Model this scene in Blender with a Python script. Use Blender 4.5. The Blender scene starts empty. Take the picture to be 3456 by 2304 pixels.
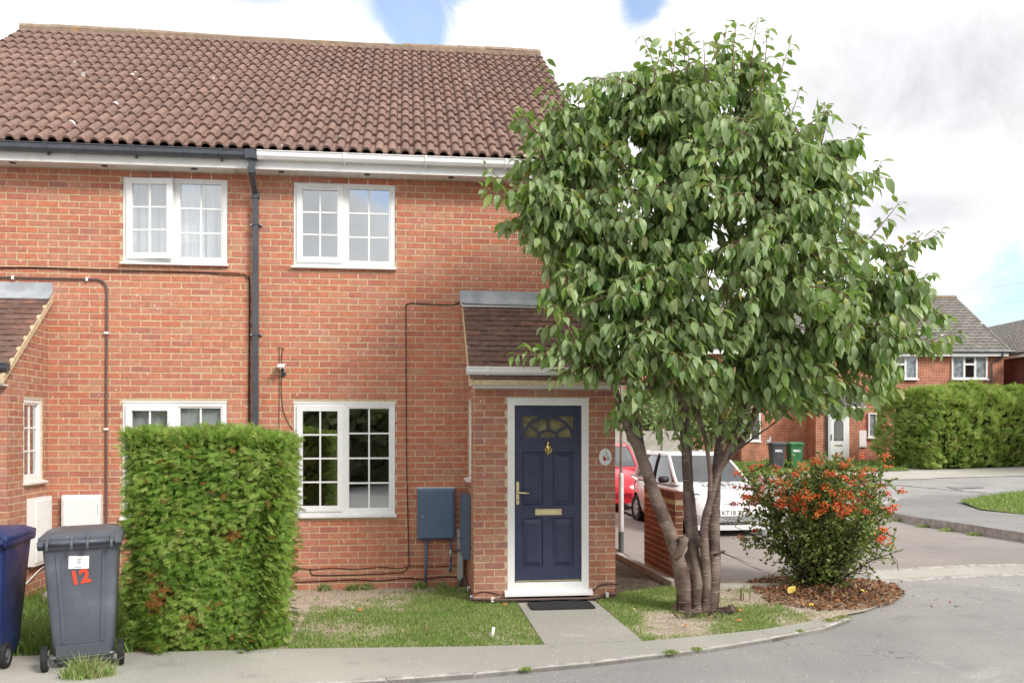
import bpy, bmesh, math, random
from mathutils import Vector, Matrix, noise as mnoise

R = random.Random(11)
SC = bpy.context.scene
COL = SC.collection
rad = math.radians

# ------------------------------------------------------------------ camera
PSI = math.atan(358 / 3000.0)
CS, SN = math.cos(PSI), math.sin(PSI)
CAM = Vector((0.0, -10.69, 1.89))
cam_d = bpy.data.cameras.new('camera'); cam = bpy.data.objects.new('camera', cam_d)
COL.objects.link(cam); SC.camera = cam
cam.location = CAM; cam.rotation_euler = (rad(90), 0, -PSI)
cam_d.sensor_width = 36; cam_d.lens = 31.25; cam_d.shift_y = 298 / 3456
cam_d.clip_start = 0.1; cam_d.clip_end = 3000

# ------------------------------------------------------------------ world / sun / exposure
SUN_DIR = Vector((0.60, -0.70, 0.66)).normalized()
SUN_EL = math.asin(SUN_DIR.z); SUN_AZ = math.atan2(SUN_DIR.x, SUN_DIR.y)
SKY_STRENGTH = 0.11; CLOUD = 0.75; SUN_POWER = 1.75; EXPOSURE = 1.12

SC.view_settings.view_transform = 'Standard'; SC.view_settings.look = 'None'
SC.view_settings.gamma = 1.0; SC.view_settings.use_curve_mapping = False
SC.view_settings.exposure = EXPOSURE

world = bpy.data.worlds.new('World'); SC.world = world; world.use_nodes = True
wt = world.node_tree; wt.nodes.clear()
class NT:
    """tiny node-building helper"""
    def __init__(s, tree): s.t = tree
    def n(s, typ, **kw):
        nd = s.t.nodes.new(typ)
        for k, v in kw.items():
            if k.startswith('i_'):
                key = k[2:]; nd.inputs[int(key) if key.isdigit() else key.replace('_', ' ')].default_value = v
            else: setattr(nd, k, v)
        return nd
    def link(s, a, b): s.t.links.new(a, b)
    def _in(s, sock, v):
        if hasattr(v, 'is_linked') or hasattr(v, 'links'): s.t.links.new(v, sock)
        else: sock.default_value = v
    def math(s, op, a, b=0.0, c=None, clamp=False):
        nd = s.t.nodes.new('ShaderNodeMath'); nd.operation = op; nd.use_clamp = clamp
        s._in(nd.inputs[0], a); s._in(nd.inputs[1], b)
        if c is not None: s._in(nd.inputs[2], c)
        return nd.outputs[0]
    def mix(s, f, a, b, typ='MIX'):
        nd = s.t.nodes.new('ShaderNodeMix'); nd.data_type = 'RGBA'; nd.blend_type = typ
        s._in(nd.inputs[0], f)
        for sock, v in ((nd.inputs[6], a), (nd.inputs[7], b)):
            if isinstance(v, tuple): v = (*v, 1) if len(v) == 3 else v
            s._in(sock, v)
        return nd.outputs[2]
    def noise(s, vec, scale, detail=3.0, rough=0.55, dist=0.0):
        nd = s.t.nodes.new('ShaderNodeTexNoise')
        nd.inputs['Scale'].default_value = scale; nd.inputs['Detail'].default_value = detail
        nd.inputs['Roughness'].default_value = rough; nd.inputs['Distortion'].default_value = dist
        if vec is not None: s.link(vec, nd.inputs['Vector'])
        return nd.outputs[0]
    def ramp(s, f, stops, interp='LINEAR'):
        nd = s.t.nodes.new('ShaderNodeValToRGB'); nd.color_ramp.interpolation = interp
        el = nd.color_ramp.elements
        while len(el) < len(stops): el.new(0.5)
        for e, (p, col) in zip(el, stops):
            e.position = p; e.color = (*col, 1) if len(col) == 3 else col
        s.link(f, nd.inputs[0]); return nd.outputs[0]
    def maprange(s, v, a, b, c=0.0, d=1.0, smooth=True):
        nd = s.t.nodes.new('ShaderNodeMapRange'); nd.clamp = True
        if smooth: nd.interpolation_type = 'SMOOTHSTEP'
        s._in(nd.inputs[0], v)
        for i, q in zip((1, 2, 3, 4), (a, b, c, d)): nd.inputs[i].default_value = q
        return nd.outputs[0]

W = NT(wt)
tc = W.n('ShaderNodeTexCoord'); dirv = tc.outputs['Generated']
sep = W.n('ShaderNodeSeparateXYZ'); W.link(dirv, sep.inputs[0])
az = W.math('MULTIPLY', W.math('ARCTAN2', sep.outputs[0], sep.outputs[1]), 180 / math.pi)
el = W.math('MULTIPLY', W.math('ARCSINE', sep.outputs[2]), 180 / math.pi)
wn = W.math('SUBTRACT', W.noise(dirv, 7.0, 9.0, 0.66, 0.5), 0.5)
wn2 = W.noise(dirv, 3.2, 5.0, 0.55, 0.3)
wn3 = W.noise(dirv, 1.7, 2.0, 0.5)
def blob(a0, e0, ra, re, soft=0.5):
    da = W.math('DIVIDE', W.math('SUBTRACT', az, a0), ra)
    de = W.math('DIVIDE', W.math('SUBTRACT', el, e0), re)
    r = W.math('SQRT', W.math('ADD', W.math('MULTIPLY', da, da), W.math('MULTIPLY', de, de)))
    return W.math('SUBTRACT', 1.0, r)
# gaps of blue between the clouds
holes = blob(0.6, 25.4, 3.6, 3.2)
for b in ((2.8, 26.6, 3.0, 2.0), (15.2, 25.6, 1.8, 2.0), (38.5, 7.2, 8.0, 4.2), (41, 3.0, 10, 4.6), (-9.5, 25.5, 2.6, 1.3), (-75, 22, 18, 6), (150, 24, 26, 5), (-171, 17.5, 20, 3.4), (210, 30, 25, 7), (95, 35, 20, 9)):
    holes = W.math('MAXIMUM', holes, blob(*b))
gap = W.maprange(W.math('ADD', holes, W.math('MULTIPLY', wn, 3.2)), -0.15, 0.75)
gap = W.math('MULTIPLY', gap, 0.80)
dark = blob(33, 19.5, 15, 7.5)
for b in ((30, 12.5, 12, 2.2), (-10, 28, 10, 5), (120, 40, 50, 16)):
    dark = W.math('MAXIMUM', dark, blob(*b))
dark = W.maprange(W.math('ADD', dark, W.math('MULTIPLY', W.math('SUBTRACT', wn2, 0.5), 2.2)), -0.1, 0.9)
shade = W.math('SUBTRACT', W.math('ADD', 0.78, W.math('ADD', W.math('MULTIPLY', W.math('SUBTRACT', wn2, 0.5), 0.75), W.math('MULTIPLY', wn, 0.55))), W.math('MULTIPLY', dark, 0.22))
cl = W.mix(dark, (1.0, 1.0, 1.0), (0.96, 0.965, 1.0))
cmul = W.n('ShaderNodeVectorMath', operation='SCALE'); W.link(cl, cmul.inputs[0])
W.link(W.math('MULTIPLY', shade, CLOUD), cmul.inputs['Scale'])
sky = W.n('ShaderNodeTexSky', sky_type='NISHITA'); sky.sun_disc = False
sky.sun_elevation = SUN_EL; sky.sun_rotation = SUN_AZ; sky.air_density = 1.0; sky.dust_density = 0.6
smul = W.n('ShaderNodeVectorMath', operation='SCALE'); W.link(sky.outputs[0], smul.inputs[0]); smul.inputs['Scale'].default_value = SKY_STRENGTH
skb = W.mix(1.0, smul.outputs[0], (0.80, 0.93, 1.06), 'MULTIPLY')
skc = W.mix(gap, cmul.outputs[0], skb)
bg = W.n('ShaderNodeBackground'); W.link(skc, bg.inputs[0]); bg.inputs[1].default_value = 1.0
wo = W.n('ShaderNodeOutputWorld'); W.link(bg.outputs[0], wo.inputs[0])

sun_d = bpy.data.lights.new('sun', 'SUN'); sun_d.energy = SUN_POWER; sun_d.angle = rad(17); sun_d.color = (1.0, 0.955, 0.88)
sun = bpy.data.objects.new('sun', sun_d); COL.objects.link(sun)
sun.rotation_euler = (-SUN_DIR).to_track_quat('-Z', 'Y').to_euler(); sun.location = (20, -20, 30)

# ------------------------------------------------------------------ mesh helpers
class MB:
    """collects geometry; build() links it as ONE mesh object"""
    def __init__(s): s.v = []; s.f = []; s.t = []; s.cur = 0.0; s.m = []; s.mi = 0
    def add(s, vs, fs):
        b = len(s.v); s.v.extend(vs)
        for f in fs: s.f.append(tuple(i + b for i in f)); s.t.append(s.cur); s.m.append(s.mi)
    def box(s, x0, x1, y0, y1, z0, z1):
        s.add([(x0, y0, z0), (x1, y0, z0), (x1, y1, z0), (x0, y1, z0), (x0, y0, z1), (x1, y0, z1), (x1, y1, z1), (x0, y1, z1)],
              [(0, 3, 2, 1), (4, 5, 6, 7), (0, 1, 5, 4), (1, 2, 6, 5), (2, 3, 7, 6), (3, 0, 4, 7)])
    def cbox(s, x0, x1, y0, y1, z0, z1, c=0.004):
        """box whose eight edges round its front (-y) and sides are chamfered"""
        r = []
        for (y, k) in ((y0, c), (y0 + c, 0), (y1, 0)):
            r += [(x0 + k, y, z0 + k), (x1 - k, y, z0 + k), (x1 - k, y, z1 - k), (x0 + k, y, z1 - k)]
        fs = [(0, 1, 2, 3)]
        for a in (0, 4):
            for i in range(4):
                j = (i + 1) % 4; fs.append((a + i, a + 4 + i, a + 4 + j, a + j))
        fs.append((8, 11, 10, 9)); s.add(r, fs)
    def tube(s, pts, rads, seg=6, cap=True):
        pts = [Vector(p) for p in pts]
        if not hasattr(rads, '__len__'): rads = [rads] * len(pts)
        b = len(s.v); n = None
        for i, p in enumerate(pts):
            d = (pts[min(i + 1, len(pts) - 1)] - pts[max(i - 1, 0)])
            if d.length < 1e-9: d = Vector((0, 0, 1))
            d.normalize()
            if n is None:
                n = d.orthogonal().normalized()
            else:
                n = (n - d * n.dot(d))
                n = n.normalized() if n.length > 1e-6 else d.orthogonal().normalized()
            m = d.cross(n)
            for k in range(seg):
                a = 2 * math.pi * k / seg
                s.v.append(tuple(p + (n * math.cos(a) + m * math.sin(a)) * rads[i]))
        for i in range(len(pts) - 1):
            for k in range(seg):
                k2 = (k + 1) % seg
                s.f.append((b + i * seg + k, b + i * seg + k2, b + (i + 1) * seg + k2, b + (i + 1) * seg + k)); s.t.append(s.cur); s.m.append(s.mi)
        if cap:
            s.f.append(tuple(b + k for k in reversed(range(seg)))); s.t.append(s.cur); s.m.append(s.mi)
            e = b + (len(pts) - 1) * seg
            s.f.append(tuple(e + k for k in range(seg))); s.t.append(s.cur); s.m.append(s.mi)
    def loft(s, rings, cap0=True, cap1=True):
        n = len(rings[0]); b = len(s.v)
        for r in rings: s.v.extend([tuple(p) for p in r])
        def F(f): s.f.append(f); s.t.append(s.cur); s.m.append(s.mi)
        for i in range(len(rings) - 1):
            for k in range(n):
                k2 = (k + 1) % n
                F((b + i * n + k, b + i * n + k2, b + (i + 1) * n + k2, b + (i + 1) * n + k))
        if cap0: F(tuple(b + k for k in reversed(range(n))))
        if cap1: F(tuple(b + (len(rings) - 1) * n + k for k in range(n)))
    def lathe(s, prof, seg=16, axis='z', center=(0, 0, 0), cap=True):
        rings = []
        for r, h in prof:
            ring = []
            for k in range(seg):
                a = 2 * math.pi * k / seg; x, y = r * math.cos(a), r * math.sin(a)
                p = (x, y, h) if axis == 'z' else ((h, x, y) if axis == 'x' else (y, h, x))
                ring.append(tuple(p[i] + center[i] for i in range(3)))
            rings.append(ring)
        s.loft(rings, cap, cap)
    def prism(s, poly, axis, a0, a1):
        """extrude a 2-D polygon along an axis ('x': poly is (y,z); 'y': (x,z); 'z': (x,y))"""
        def P(q, a): return (a, q[0], q[1]) if axis == 'x' else ((q[0], a, q[1]) if axis == 'y' else (q[0], q[1], a))
        n = len(poly)
        s.add([P(q, a0) for q in poly] + [P(q, a1) for q in poly],
              [tuple(range(n)), tuple(reversed(range(n, 2 * n)))] + [(i, i + n, (i + 1) % n + n, (i + 1) % n) for i in range(n)])
    def xf(s, M, start=0):
        for i in range(start, len(s.v)): s.v[i] = tuple(M @ Vector(s.v[i]))
    def mesh(s, name, mats, smooth=False, solo=False, fix=True):
        me = bpy.data.meshes.new(name); me.from_pydata(s.v, [], s.f)
        for m in (mats if isinstance(mats, (list, tuple)) else [mats]): me.materials.append(m)
        if any(s.m): me.polygons.foreach_set('material_index', s.m)
        if smooth: me.polygons.foreach_set('use_smooth', [True] * len(me.polygons))
        if any(s.t):
            a = me.attributes.new('tone', 'FLOAT', 'FACE'); a.data.foreach_set('value', s.t)
        if solo:
            a = me.attributes.new('solo', 'FLOAT', 'FACE'); a.data.foreach_set('value', [1.0] * len(me.polygons))
        if fix and len(s.f) < 60000:
            bm = bmesh.new(); bm.from_mesh(me); bmesh.ops.recalc_face_normals(bm, faces=bm.faces); bm.to_mesh(me); bm.free()
        me.update(); return me
    def build(s, name, mats, parent=None, smooth=False, origin=None, fix=True, auto=False):
        o0 = origin
        if o0 is None and parent is not None:
            o0 = ORG.get(root_of(parent).name, None)
        if o0 is not None:
            ox, oy, oz = o0; s.v = [(x - ox, y - oy, z - oz) for x, y, z in s.v]
        me = s.mesh(name, mats, smooth, fix=fix)
        if auto: me.set_sharp_from_angle(angle=rad(35))
        ob = bpy.data.objects.new(name, me); COL.objects.link(ob)
        if parent is not None: ob.parent = parent
        elif o0 is not None: ob.location = o0
        return ob
ORG = {}
def root_of(o):
    while o.parent is not None: o = o.parent
    return o
def tag(o, label=None, cat=None, group=None, kind=None):
    if label: o['label'] = label
    if cat: o['category'] = cat
    if group: o['group'] = group
    if kind: o['kind'] = kind
    return o
def thing(name, label, cat, loc=(0, 0, 0), rotz=0.0, group=None, local=False):
    """an Empty at the thing's base; parts are built in world space unless local"""
    o = bpy.data.objects.new(name, None); COL.objects.link(o); o.location = loc; o.rotation_euler = (0, 0, rotz)
    o.empty_display_size = 0.2
    ORG[o.name] = None if local else tuple(loc)
    return tag(o, label, cat, group)
def inst(name, me, parent, loc, rot=None, scale=None):
    ob = bpy.data.objects.new(name, me); COL.objects.link(ob); ob.parent = parent
    org = ORG.get(root_of(parent).name) or (0, 0, 0)
    ob.location = (loc[0] - org[0], loc[1] - org[1], loc[2] - org[2])
    if rot is not None: ob.rotation_euler = rot
    if scale is not None: ob.scale = scale
    return ob
def copy_tree(o, parent=None):
    c = o.copy(); COL.objects.link(c); c.parent = parent
    if o.name in ORG: ORG[c.name] = ORG[o.name]
    for ch in list(o.children): copy_tree(ch, c)
    return c
def text_mesh(body, size, extr=0.0, align='CENTER', bold=0.0):
    cu = bpy.data.curves.new('lettering', 'FONT'); cu.body = body; cu.size = size; cu.extrude = extr
    cu.align_x = align; cu.align_y = 'CENTER'; cu.offset = bold; cu.resolution_u = 3
    ob = bpy.data.objects.new('lettering', cu); COL.objects.link(ob)
    dg = bpy.context.evaluated_depsgraph_get()
    me = bpy.data.meshes.new_from_object(ob.evaluated_get(dg))
    bpy.data.objects.remove(ob); bpy.data.curves.remove(cu)
    return me

# ------------------------------------------------------------------ materials
def newmat(name):
    m = bpy.data.materials.new(name); m.use_nodes = True
    t = m.node_tree; t.nodes.clear(); return m, NT(t)
def finish(m, N, col, rough=0.6, spec=0.4, metal=0.0, bump=None, bstr=0.3, bdist=0.01, coat=0.0, trans=0.0, alpha=None):
    b = N.n('ShaderNodeBsdfPrincipled'); o = N.n('ShaderNodeOutputMaterial')
    if isinstance(col, tuple): b.inputs['Base Color'].default_value = (*col, 1)
    else: N.link(col, b.inputs['Base Color'])
    N._in(b.inputs['Roughness'], rough); b.inputs['Specular IOR Level'].default_value = spec
    b.inputs['Metallic'].default_value = metal; b.inputs['Coat Weight'].default_value = coat
    if bump is not None:
        bp = N.n('ShaderNodeBump'); bp.inputs['Strength'].default_value = bstr; bp.inputs['Distance'].default_value = bdist
        N.link(bump, bp.inputs['Height']); N.link(bp.outputs[0], b.inputs['Normal'])
    out = b.outputs[0]
    if trans > 0:
        tr = N.n('ShaderNodeBsdfTranslucent')
        if isinstance(col, tuple): tr.inputs[0].default_value = (*col, 1)
        else: N.link(N.mix(0.35, col, (0.35, 0.45, 0.05)), tr.inputs[0])
        mx = N.n('ShaderNodeMixShader'); mx.inputs[0].default_value = trans
        N.link(out, mx.inputs[1]); N.link(tr.outputs[0], mx.inputs[2]); out = mx.outputs[0]
    N.link(out, o.inputs[0]); return m
def objco(N): return N.n('ShaderNodeNewGeometry').outputs['Position']
def plain(name, c, rough=0.5, var=0.12, scale=8.0, spec=0.4, metal=0.0, bump=0.0, bscale=60.0, coat=0.0, dirt=None, dscale=2.5):
    m, N = newmat(name); p = objco(N)
    n1 = N.noise(p, scale, 4); f = N.maprange(n1, 0.3, 0.7, 1 - var, 1 + var)
    nd = N.n('ShaderNodeVectorMath', operation='SCALE'); nd.inputs[0].default_value = c; N.link(f, nd.inputs['Scale'])
    col = nd.outputs[0]
    if dirt: col = N.mix(N.maprange(N.noise(p, dscale, 6, 0.65), 0.5, 0.75, 0, 0.7), col, dirt)
    bp = N.noise(p, bscale, 3) if bump > 0 else None
    r = N.maprange(N.noise(p, scale * 2.2, 3), 0.3, 0.7, max(rough - 0.08, 0.02), min(rough + 0.1, 1))
    return finish(m, N, col, r, spec, metal, bp, bump, 0.01, coat)
def tone_of(N):
    t = N.n('ShaderNodeAttribute', attribute_name='tone').outputs['Fac']
    s = N.n('ShaderNodeAttribute', attribute_name='solo').outputs['Fac']
    r = N.n('ShaderNodeObjectInfo').outputs['Random']
    return N.math('ADD', t, N.math('MULTIPLY', s, r))
def toned(name, stops, rough=0.7, spec=0.3, var=0.15, scale=30.0, bump=0.0, bscale=120.0, trans=0.0, interp='LINEAR', spots=None, spec_spots=None, patch=None, bdist=0.006):
    m, N = newmat(name); p = objco(N)
    col = N.ramp(tone_of(N), stops, interp)
    f = N.maprange(N.noise(p, scale, 4, 0.6), 0.25, 0.75, 1 - var, 1 + var)
    nd = N.n('ShaderNodeVectorMath', operation='SCALE'); N.link(col, nd.inputs[0]); N.link(f, nd.inputs['Scale']); col = nd.outputs[0]
    if patch:
        for pc, psc, a, b, amt in patch: col = N.mix(N.maprange(N.noise(p, psc, 5, 0.62), a, b, 0, amt), col, pc)
    if spots:
        for pc, psc, thr in spots:
            vz = N.n('ShaderNodeTexVoronoi'); vz.inputs['Scale'].default_value = psc; N.link(p, vz.inputs['Vector'])
            rnd = N.n('ShaderNodeSeparateColor'); N.link(vz.outputs['Color'], rnd.inputs[0])
            size = N.maprange(rnd.outputs[0], 1 - thr, 1.0, 0.0, 0.30, False)
            hit = N.math('LESS_THAN', N.math('ADD', vz.outputs['Distance'], N.math('MULTIPLY', N.noise(p, psc * 3, 2), 0.10)), size)
            col = N.mix(hit, col, pc)
    bp = N.noise(p, bscale, 4) if bump > 0 else None
    return finish(m, N, col, rough, spec, bump=bp, bstr=bump, bdist=bdist, trans=trans)

M = {}
BRICK = [(0.0, (0.49, 0.176, 0.102)), (0.25, (0.50, 0.200, 0.125)), (0.5, (0.45, 0.170, 0.112)), (0.68, (0.49, 0.222, 0.155)), (0.84, (0.43, 0.155, 0.105)), (0.92, (0.39, 0.170, 0.135)), (0.96, (0.48, 0.25, 0.155)), (1.0, (0.54, 0.19, 0.11))]
M['brick'] = toned('brick', BRICK, 0.85, 0.2, 0.16, 16, 0.5, 140, spots=[((0.75, 0.66, 0.58), 26, 0.10)], patch=[((0.56, 0.30, 0.20), 2.2, 0.50, 0.72, 0.42), ((0.27, 0.10, 0.065), 7, 0.58, 0.78, 0.35), ((0.60, 0.42, 0.33), 0.9, 0.55, 0.75, 0.30), ((0.22, 0.10, 0.075), 1.1, 0.56, 0.72, 0.22)])
M['porch_brick'] = toned('porch_brick', [(p, (c[0] * 0.86, c[1] * 0.98, c[2] * 1.05)) for p, c in BRICK], 0.85, 0.2, 0.16, 16, 0.5, 140, spots=[((0.75, 0.66, 0.58), 26, 0.06)], patch=[((0.50, 0.27, 0.20), 3.0, 0.5, 0.74, 0.45), ((0.25, 0.10, 0.07), 6, 0.58, 0.78, 0.35)])
M['mortar'] = plain('mortar', (0.57, 0.45, 0.29), 0.95, 0.18, 30, 0.1, bump=0.5, bscale=160, dirt=(0.48, 0.38, 0.25), dscale=6)
M['tile'] = toned('roof_tile', [(0, (0.215, 0.138, 0.113)), (0.4, (0.25, 0.163, 0.134)), (0.75, (0.20, 0.135, 0.115)), (1.0, (0.28, 0.182, 0.148))], 0.93, 0.15, 0.14, 12, 0.4, 90, spots=[((0.80, 0.78, 0.76), 6.5, 0.10)], patch=[((0.15, 0.115, 0.095), 4.5, 0.58, 0.80, 0.5), ((0.36, 0.20, 0.15), 7, 0.55, 0.75, 0.35)])
M['ridge'] = toned('ridge_tile', [(0, (0.27, 0.20, 0.15)), (1, (0.33, 0.25, 0.19))], 0.95, 0.1, 0.25, 10, 0.6, 80, spots=[((0.78, 0.76, 0.70), 4.0, 0.25)], patch=[((0.42, 0.26, 0.05), 3.6, 0.56, 0.70, 0.55), ((0.20, 0.19, 0.12), 5, 0.5, 0.7, 0.5)])
M['plain_tile'] = toned('plain_tile', [(0, (0.15, 0.085, 0.065)), (0.5, (0.19, 0.115, 0.092)), (0.85, (0.145, 0.095, 0.08)), (1, (0.24, 0.125, 0.095))], 0.93, 0.15, 0.22, 14, 0.6, 90, spots=[((0.78, 0.76, 0.74), 6.5, 0.10)], patch=[((0.42, 0.27, 0.06), 7, 0.66, 0.76, 0.4)])
M['upvc'] = plain('white_upvc', (0.80, 0.80, 0.79), 0.32, 0.03, 4, 0.5)
M['upvc_dirty'] = plain('weathered_upvc', (0.76, 0.75, 0.72), 0.4, 0.05, 6, 0.4, dirt=(0.60, 0.56, 0.50), dscale=5)
M['black_pvc'] = plain('black_pvc', (0.062, 0.069, 0.082), 0.32, 0.15, 5, 0.5)
M['brown_pvc'] = plain('brown_conduit', (0.14, 0.085, 0.078), 0.4, 0.1, 6, 0.4)
M['cable'] = plain('black_cable', (0.018, 0.016, 0.016), 0.5, 0.1, 6, 0.3)
M['lead'] = plain('lead_flashing', (0.42, 0.44, 0.47), 0.55, 0.14, 5, 0.4, 0.2, 0.3, 14, dirt=(0.58, 0.60, 0.62))
M['navy'] = plain('navy_door_paint', (0.030, 0.036, 0.078), 0.34, 0.12, 3, 0.5, bump=0.08, bscale=40, dirt=(0.04, 0.052, 0.105), dscale=1.8)
M['blue_box'] = plain('blue_grey_paint', (0.10, 0.148, 0.235), 0.42, 0.08, 4, 0.45, dirt=(0.11, 0.16, 0.25), dscale=2.2)
M['brass'] = plain('polished_brass', (0.78, 0.58, 0.22), 0.25, 0.06, 12, 0.5, 1.0)
M['gold_anod'] = plain('gold_anodised', (0.72, 0.62, 0.36), 0.33, 0.05, 12, 0.5, 0.75)
M['grey_pvc'] = plain('grey_trunking', (0.46, 0.47, 0.48), 0.5, 0.06, 5, 0.4)
M['metal'] = plain('grey_metal', (0.50, 0.52, 0.53), 0.45, 0.08, 6, 0.5, 0.7)
M['chrome'] = plain('chrome', (0.75, 0.76, 0.78), 0.12, 0.02, 6, 0.5, 1.0)
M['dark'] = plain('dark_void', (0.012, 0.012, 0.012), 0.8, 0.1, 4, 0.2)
M['rubber'] = plain('black_rubber', (0.02, 0.02, 0.021), 0.75, 0.2, 20, 0.3, bump=0.3)
M['interior'] = plain('interior_paint', (0.66, 0.58, 0.47), 0.8, 0.06, 2, 0.2)
M['carpet'] = plain('interior_floor', (0.22, 0.17, 0.13), 0.95, 0.15, 12, 0.1)
M['concrete'] = plain('concrete', (0.40, 0.375, 0.335), 0.92, 0.16, 3.5, 0.2, bump=0.5, bscale=70, dirt=(0.27, 0.255, 0.22), dscale=1.6)
M['kerb'] = plain('kerb_concrete', (0.38, 0.355, 0.33), 0.92, 0.25, 9, 0.2, bump=0.6, bscale=70, dirt=(0.22, 0.205, 0.19), dscale=3)
M['terracotta'] = plain('terracotta', (0.5, 0.045, 0.03), 0.5, 0.1, 8)
M['cloth'] = plain('net_curtain', (0.78, 0.78, 0.80), 0.9, 0.04, 6, 0.1)
def glass_mat(name, tint=(0.93, 0.96, 0.96), base=0.16):
    m, N = newmat(name); o = N.n('ShaderNodeOutputMaterial')
    lw = N.n('ShaderNodeLayerWeight'); lw.inputs['Blend'].default_value = 0.5     # same on both faces of the pane
    f = N.math('ADD', N.math('MULTIPLY', N.math('POWER', lw.outputs['Facing'], 4.0), 0.7), base + 0.04, clamp=True)
    gl = N.n('ShaderNodeBsdfGlossy'); gl.inputs['Roughness'].default_value = 0.01; gl.inputs['Color'].default_value = (0.95, 0.97, 1.0, 1)
    bp = N.n('ShaderNodeBump'); bp.inputs['Strength'].default_value = 0.02; bp.inputs['Distance'].default_value = 0.05
    N.link(N.noise(objco(N), 1.6, 1), bp.inputs['Height']); N.link(bp.outputs[0], gl.inputs['Normal'])
    tr = N.n('ShaderNodeBsdfTransparent'); tr.inputs[0].default_value = (*tint, 1)
    mx = N.n('ShaderNodeMixShader'); N.link(f, mx.inputs[0]); N.link(tr.outputs[0], mx.inputs[1]); N.link(gl.outputs[0], mx.inputs[2])
    N.link(mx.outputs[0], o.inputs[0]); return m
M['glass'] = glass_mat('window_glass', (0.95, 0.97, 0.97), 0.25)
M['door_glass'] = plain('obscure_door_glass', (0.17, 0.15, 0.065), 0.22, 0.45, 14, 0.5, bump=0.5, bscale=60)
def brick_tex(name, c1, c2, mortar, sx=1.0):
    m, N = newmat(name); p = objco(N)
    sp = N.n('ShaderNodeSeparateXYZ'); N.link(p, sp.inputs[0])
    cb = N.n('ShaderNodeCombineXYZ'); N.link(N.math('ADD', sp.outputs[0], sp.outputs[1]), cb.inputs[0]); N.link(sp.outputs[2], cb.inputs[1])
    br = N.n('ShaderNodeTexBrick'); N.link(cb.outputs[0], br.inputs['Vector'])
    br.inputs['Scale'].default_value = 1.0; br.inputs['Brick Width'].default_value = 0.225 * sx; br.inputs['Row Height'].default_value = 0.075
    br.inputs['Mortar Size'].default_value = 0.007; br.inputs['Bias'].default_value = -0.1
    br.inputs['Color1'].default_value = (*c1, 1); br.inputs['Color2'].default_value = (*c2, 1); br.inputs['Mortar'].default_value = (*mortar, 1)
    f = N.maprange(N.noise(p, 2.5, 4), 0.3, 0.7, 0.82, 1.18)
    nd = N.n('ShaderNodeVectorMath', operation='SCALE'); N.link(br.outputs[0], nd.inputs[0]); N.link(f, nd.inputs['Scale'])
    return finish(m, N, nd.outputs[0], 0.9, 0.2, bump=br.outputs[1], bstr=-0.5, bdist=0.01)
M['brick_tex'] = brick_tex('brick_fabric', (0.46, 0.13, 0.07), (0.36, 0.10, 0.065), (0.5, 0.38, 0.23))
M['far_brick'] = brick_tex('far_brick', (0.44, 0.15, 0.085), (0.36, 0.105, 0.062), (0.56, 0.44, 0.33))
M['far_brick_shaded'] = brick_tex('far_brick_shaded', (0.20, 0.065, 0.045), (0.15, 0.05, 0.04), (0.27, 0.18, 0.13))  # far brick with the shade of a left-facing wall put into its colour
# ------------------------------------------------------------------ the two joined brick houses
COURSE = 0.075; BL = 0.225
RIDGE_Y, RIDGE_Z = 4.2, 8.2; EAVE_Y, EAVE_Z = -0.36, 5.05
PARTY = -1.875; XL, XR = -6.0, 2.30; DEPTH = 8.7

class Frame:
    """a wall face: x runs along the wall, -y is outwards, z up (turned by th about z)"""
    def __init__(s, p, th): s.p = Vector(p); s.th = th; s.M = Matrix.Translation(s.p) @ Matrix.Rotation(th, 4, 'Z')
def lay(ua, ub, va, vb, holes=(), vtop=None, off=0.0):
    """bricks of a stretcher-bond wall as (u0,u1,v0,v1), cut at openings"""
    out = []
    k0 = int(round(va / COURSE)); k1 = int(vb / COURSE + 0.001)
    for k in range(k0, k1):
        v0 = k * COURSE + 0.0055; v1 = v0 + 0.064; vc = (v0 + v1) / 2
        sh = off + (BL / 2 if k % 2 else 0)
        i = math.floor((ua - sh) / BL) - 1
        while True:
            a = i * BL + sh + 0.0055; b = a + BL - 0.011; i += 1
            if a >= ub: break
            segs = [(max(a, ua), min(b, ub))]
            for (h0, h1, z0, z1) in holes:
                if z0 < vc < z1:
                    ns = []
                    for (p, q) in segs:
                        if q <= h0 or p >= h1: ns.append((p, q)); continue
                        if p < h0: ns.append((p, h0))
                        if q > h1: ns.append((h1, q))
                    segs = ns
            for (p, q) in segs:
                if vtop is not None:
                    t0, t1 = vtop(p), vtop(q)
                    if max(t0, t1) < v1:
                        continue
                    if min(t0, t1) < v1:           # trim to the rake
                        for _ in range(12):
                            if min(vtop(p), vtop(q)) >= v1 or q - p < 0.03: break
                            if vtop(p) < vtop(q): p += 0.02
                            else: q -= 0.02
                if q - p > 0.025: out.append((p, q, v0, v1))
    return out
BRICK_MESH = {}
def brick_variants(mat):
    if mat.name not in BRICK_MESH:
        vs = []
        for i in range(8):
            b = MB(); j = lambda s: R.uniform(-s, s)
            b.cbox(-0.1075 + j(.002), 0.1075 + j(.002), j(.0015), 0.034, -0.0325 + j(.0015), 0.0325 + j(.0015), 0.0035)
            vs.append(b.mesh('brick', mat, solo=True))
        BRICK_MESH[mat.name] = vs
    return BRICK_MESH[mat.name]
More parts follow.
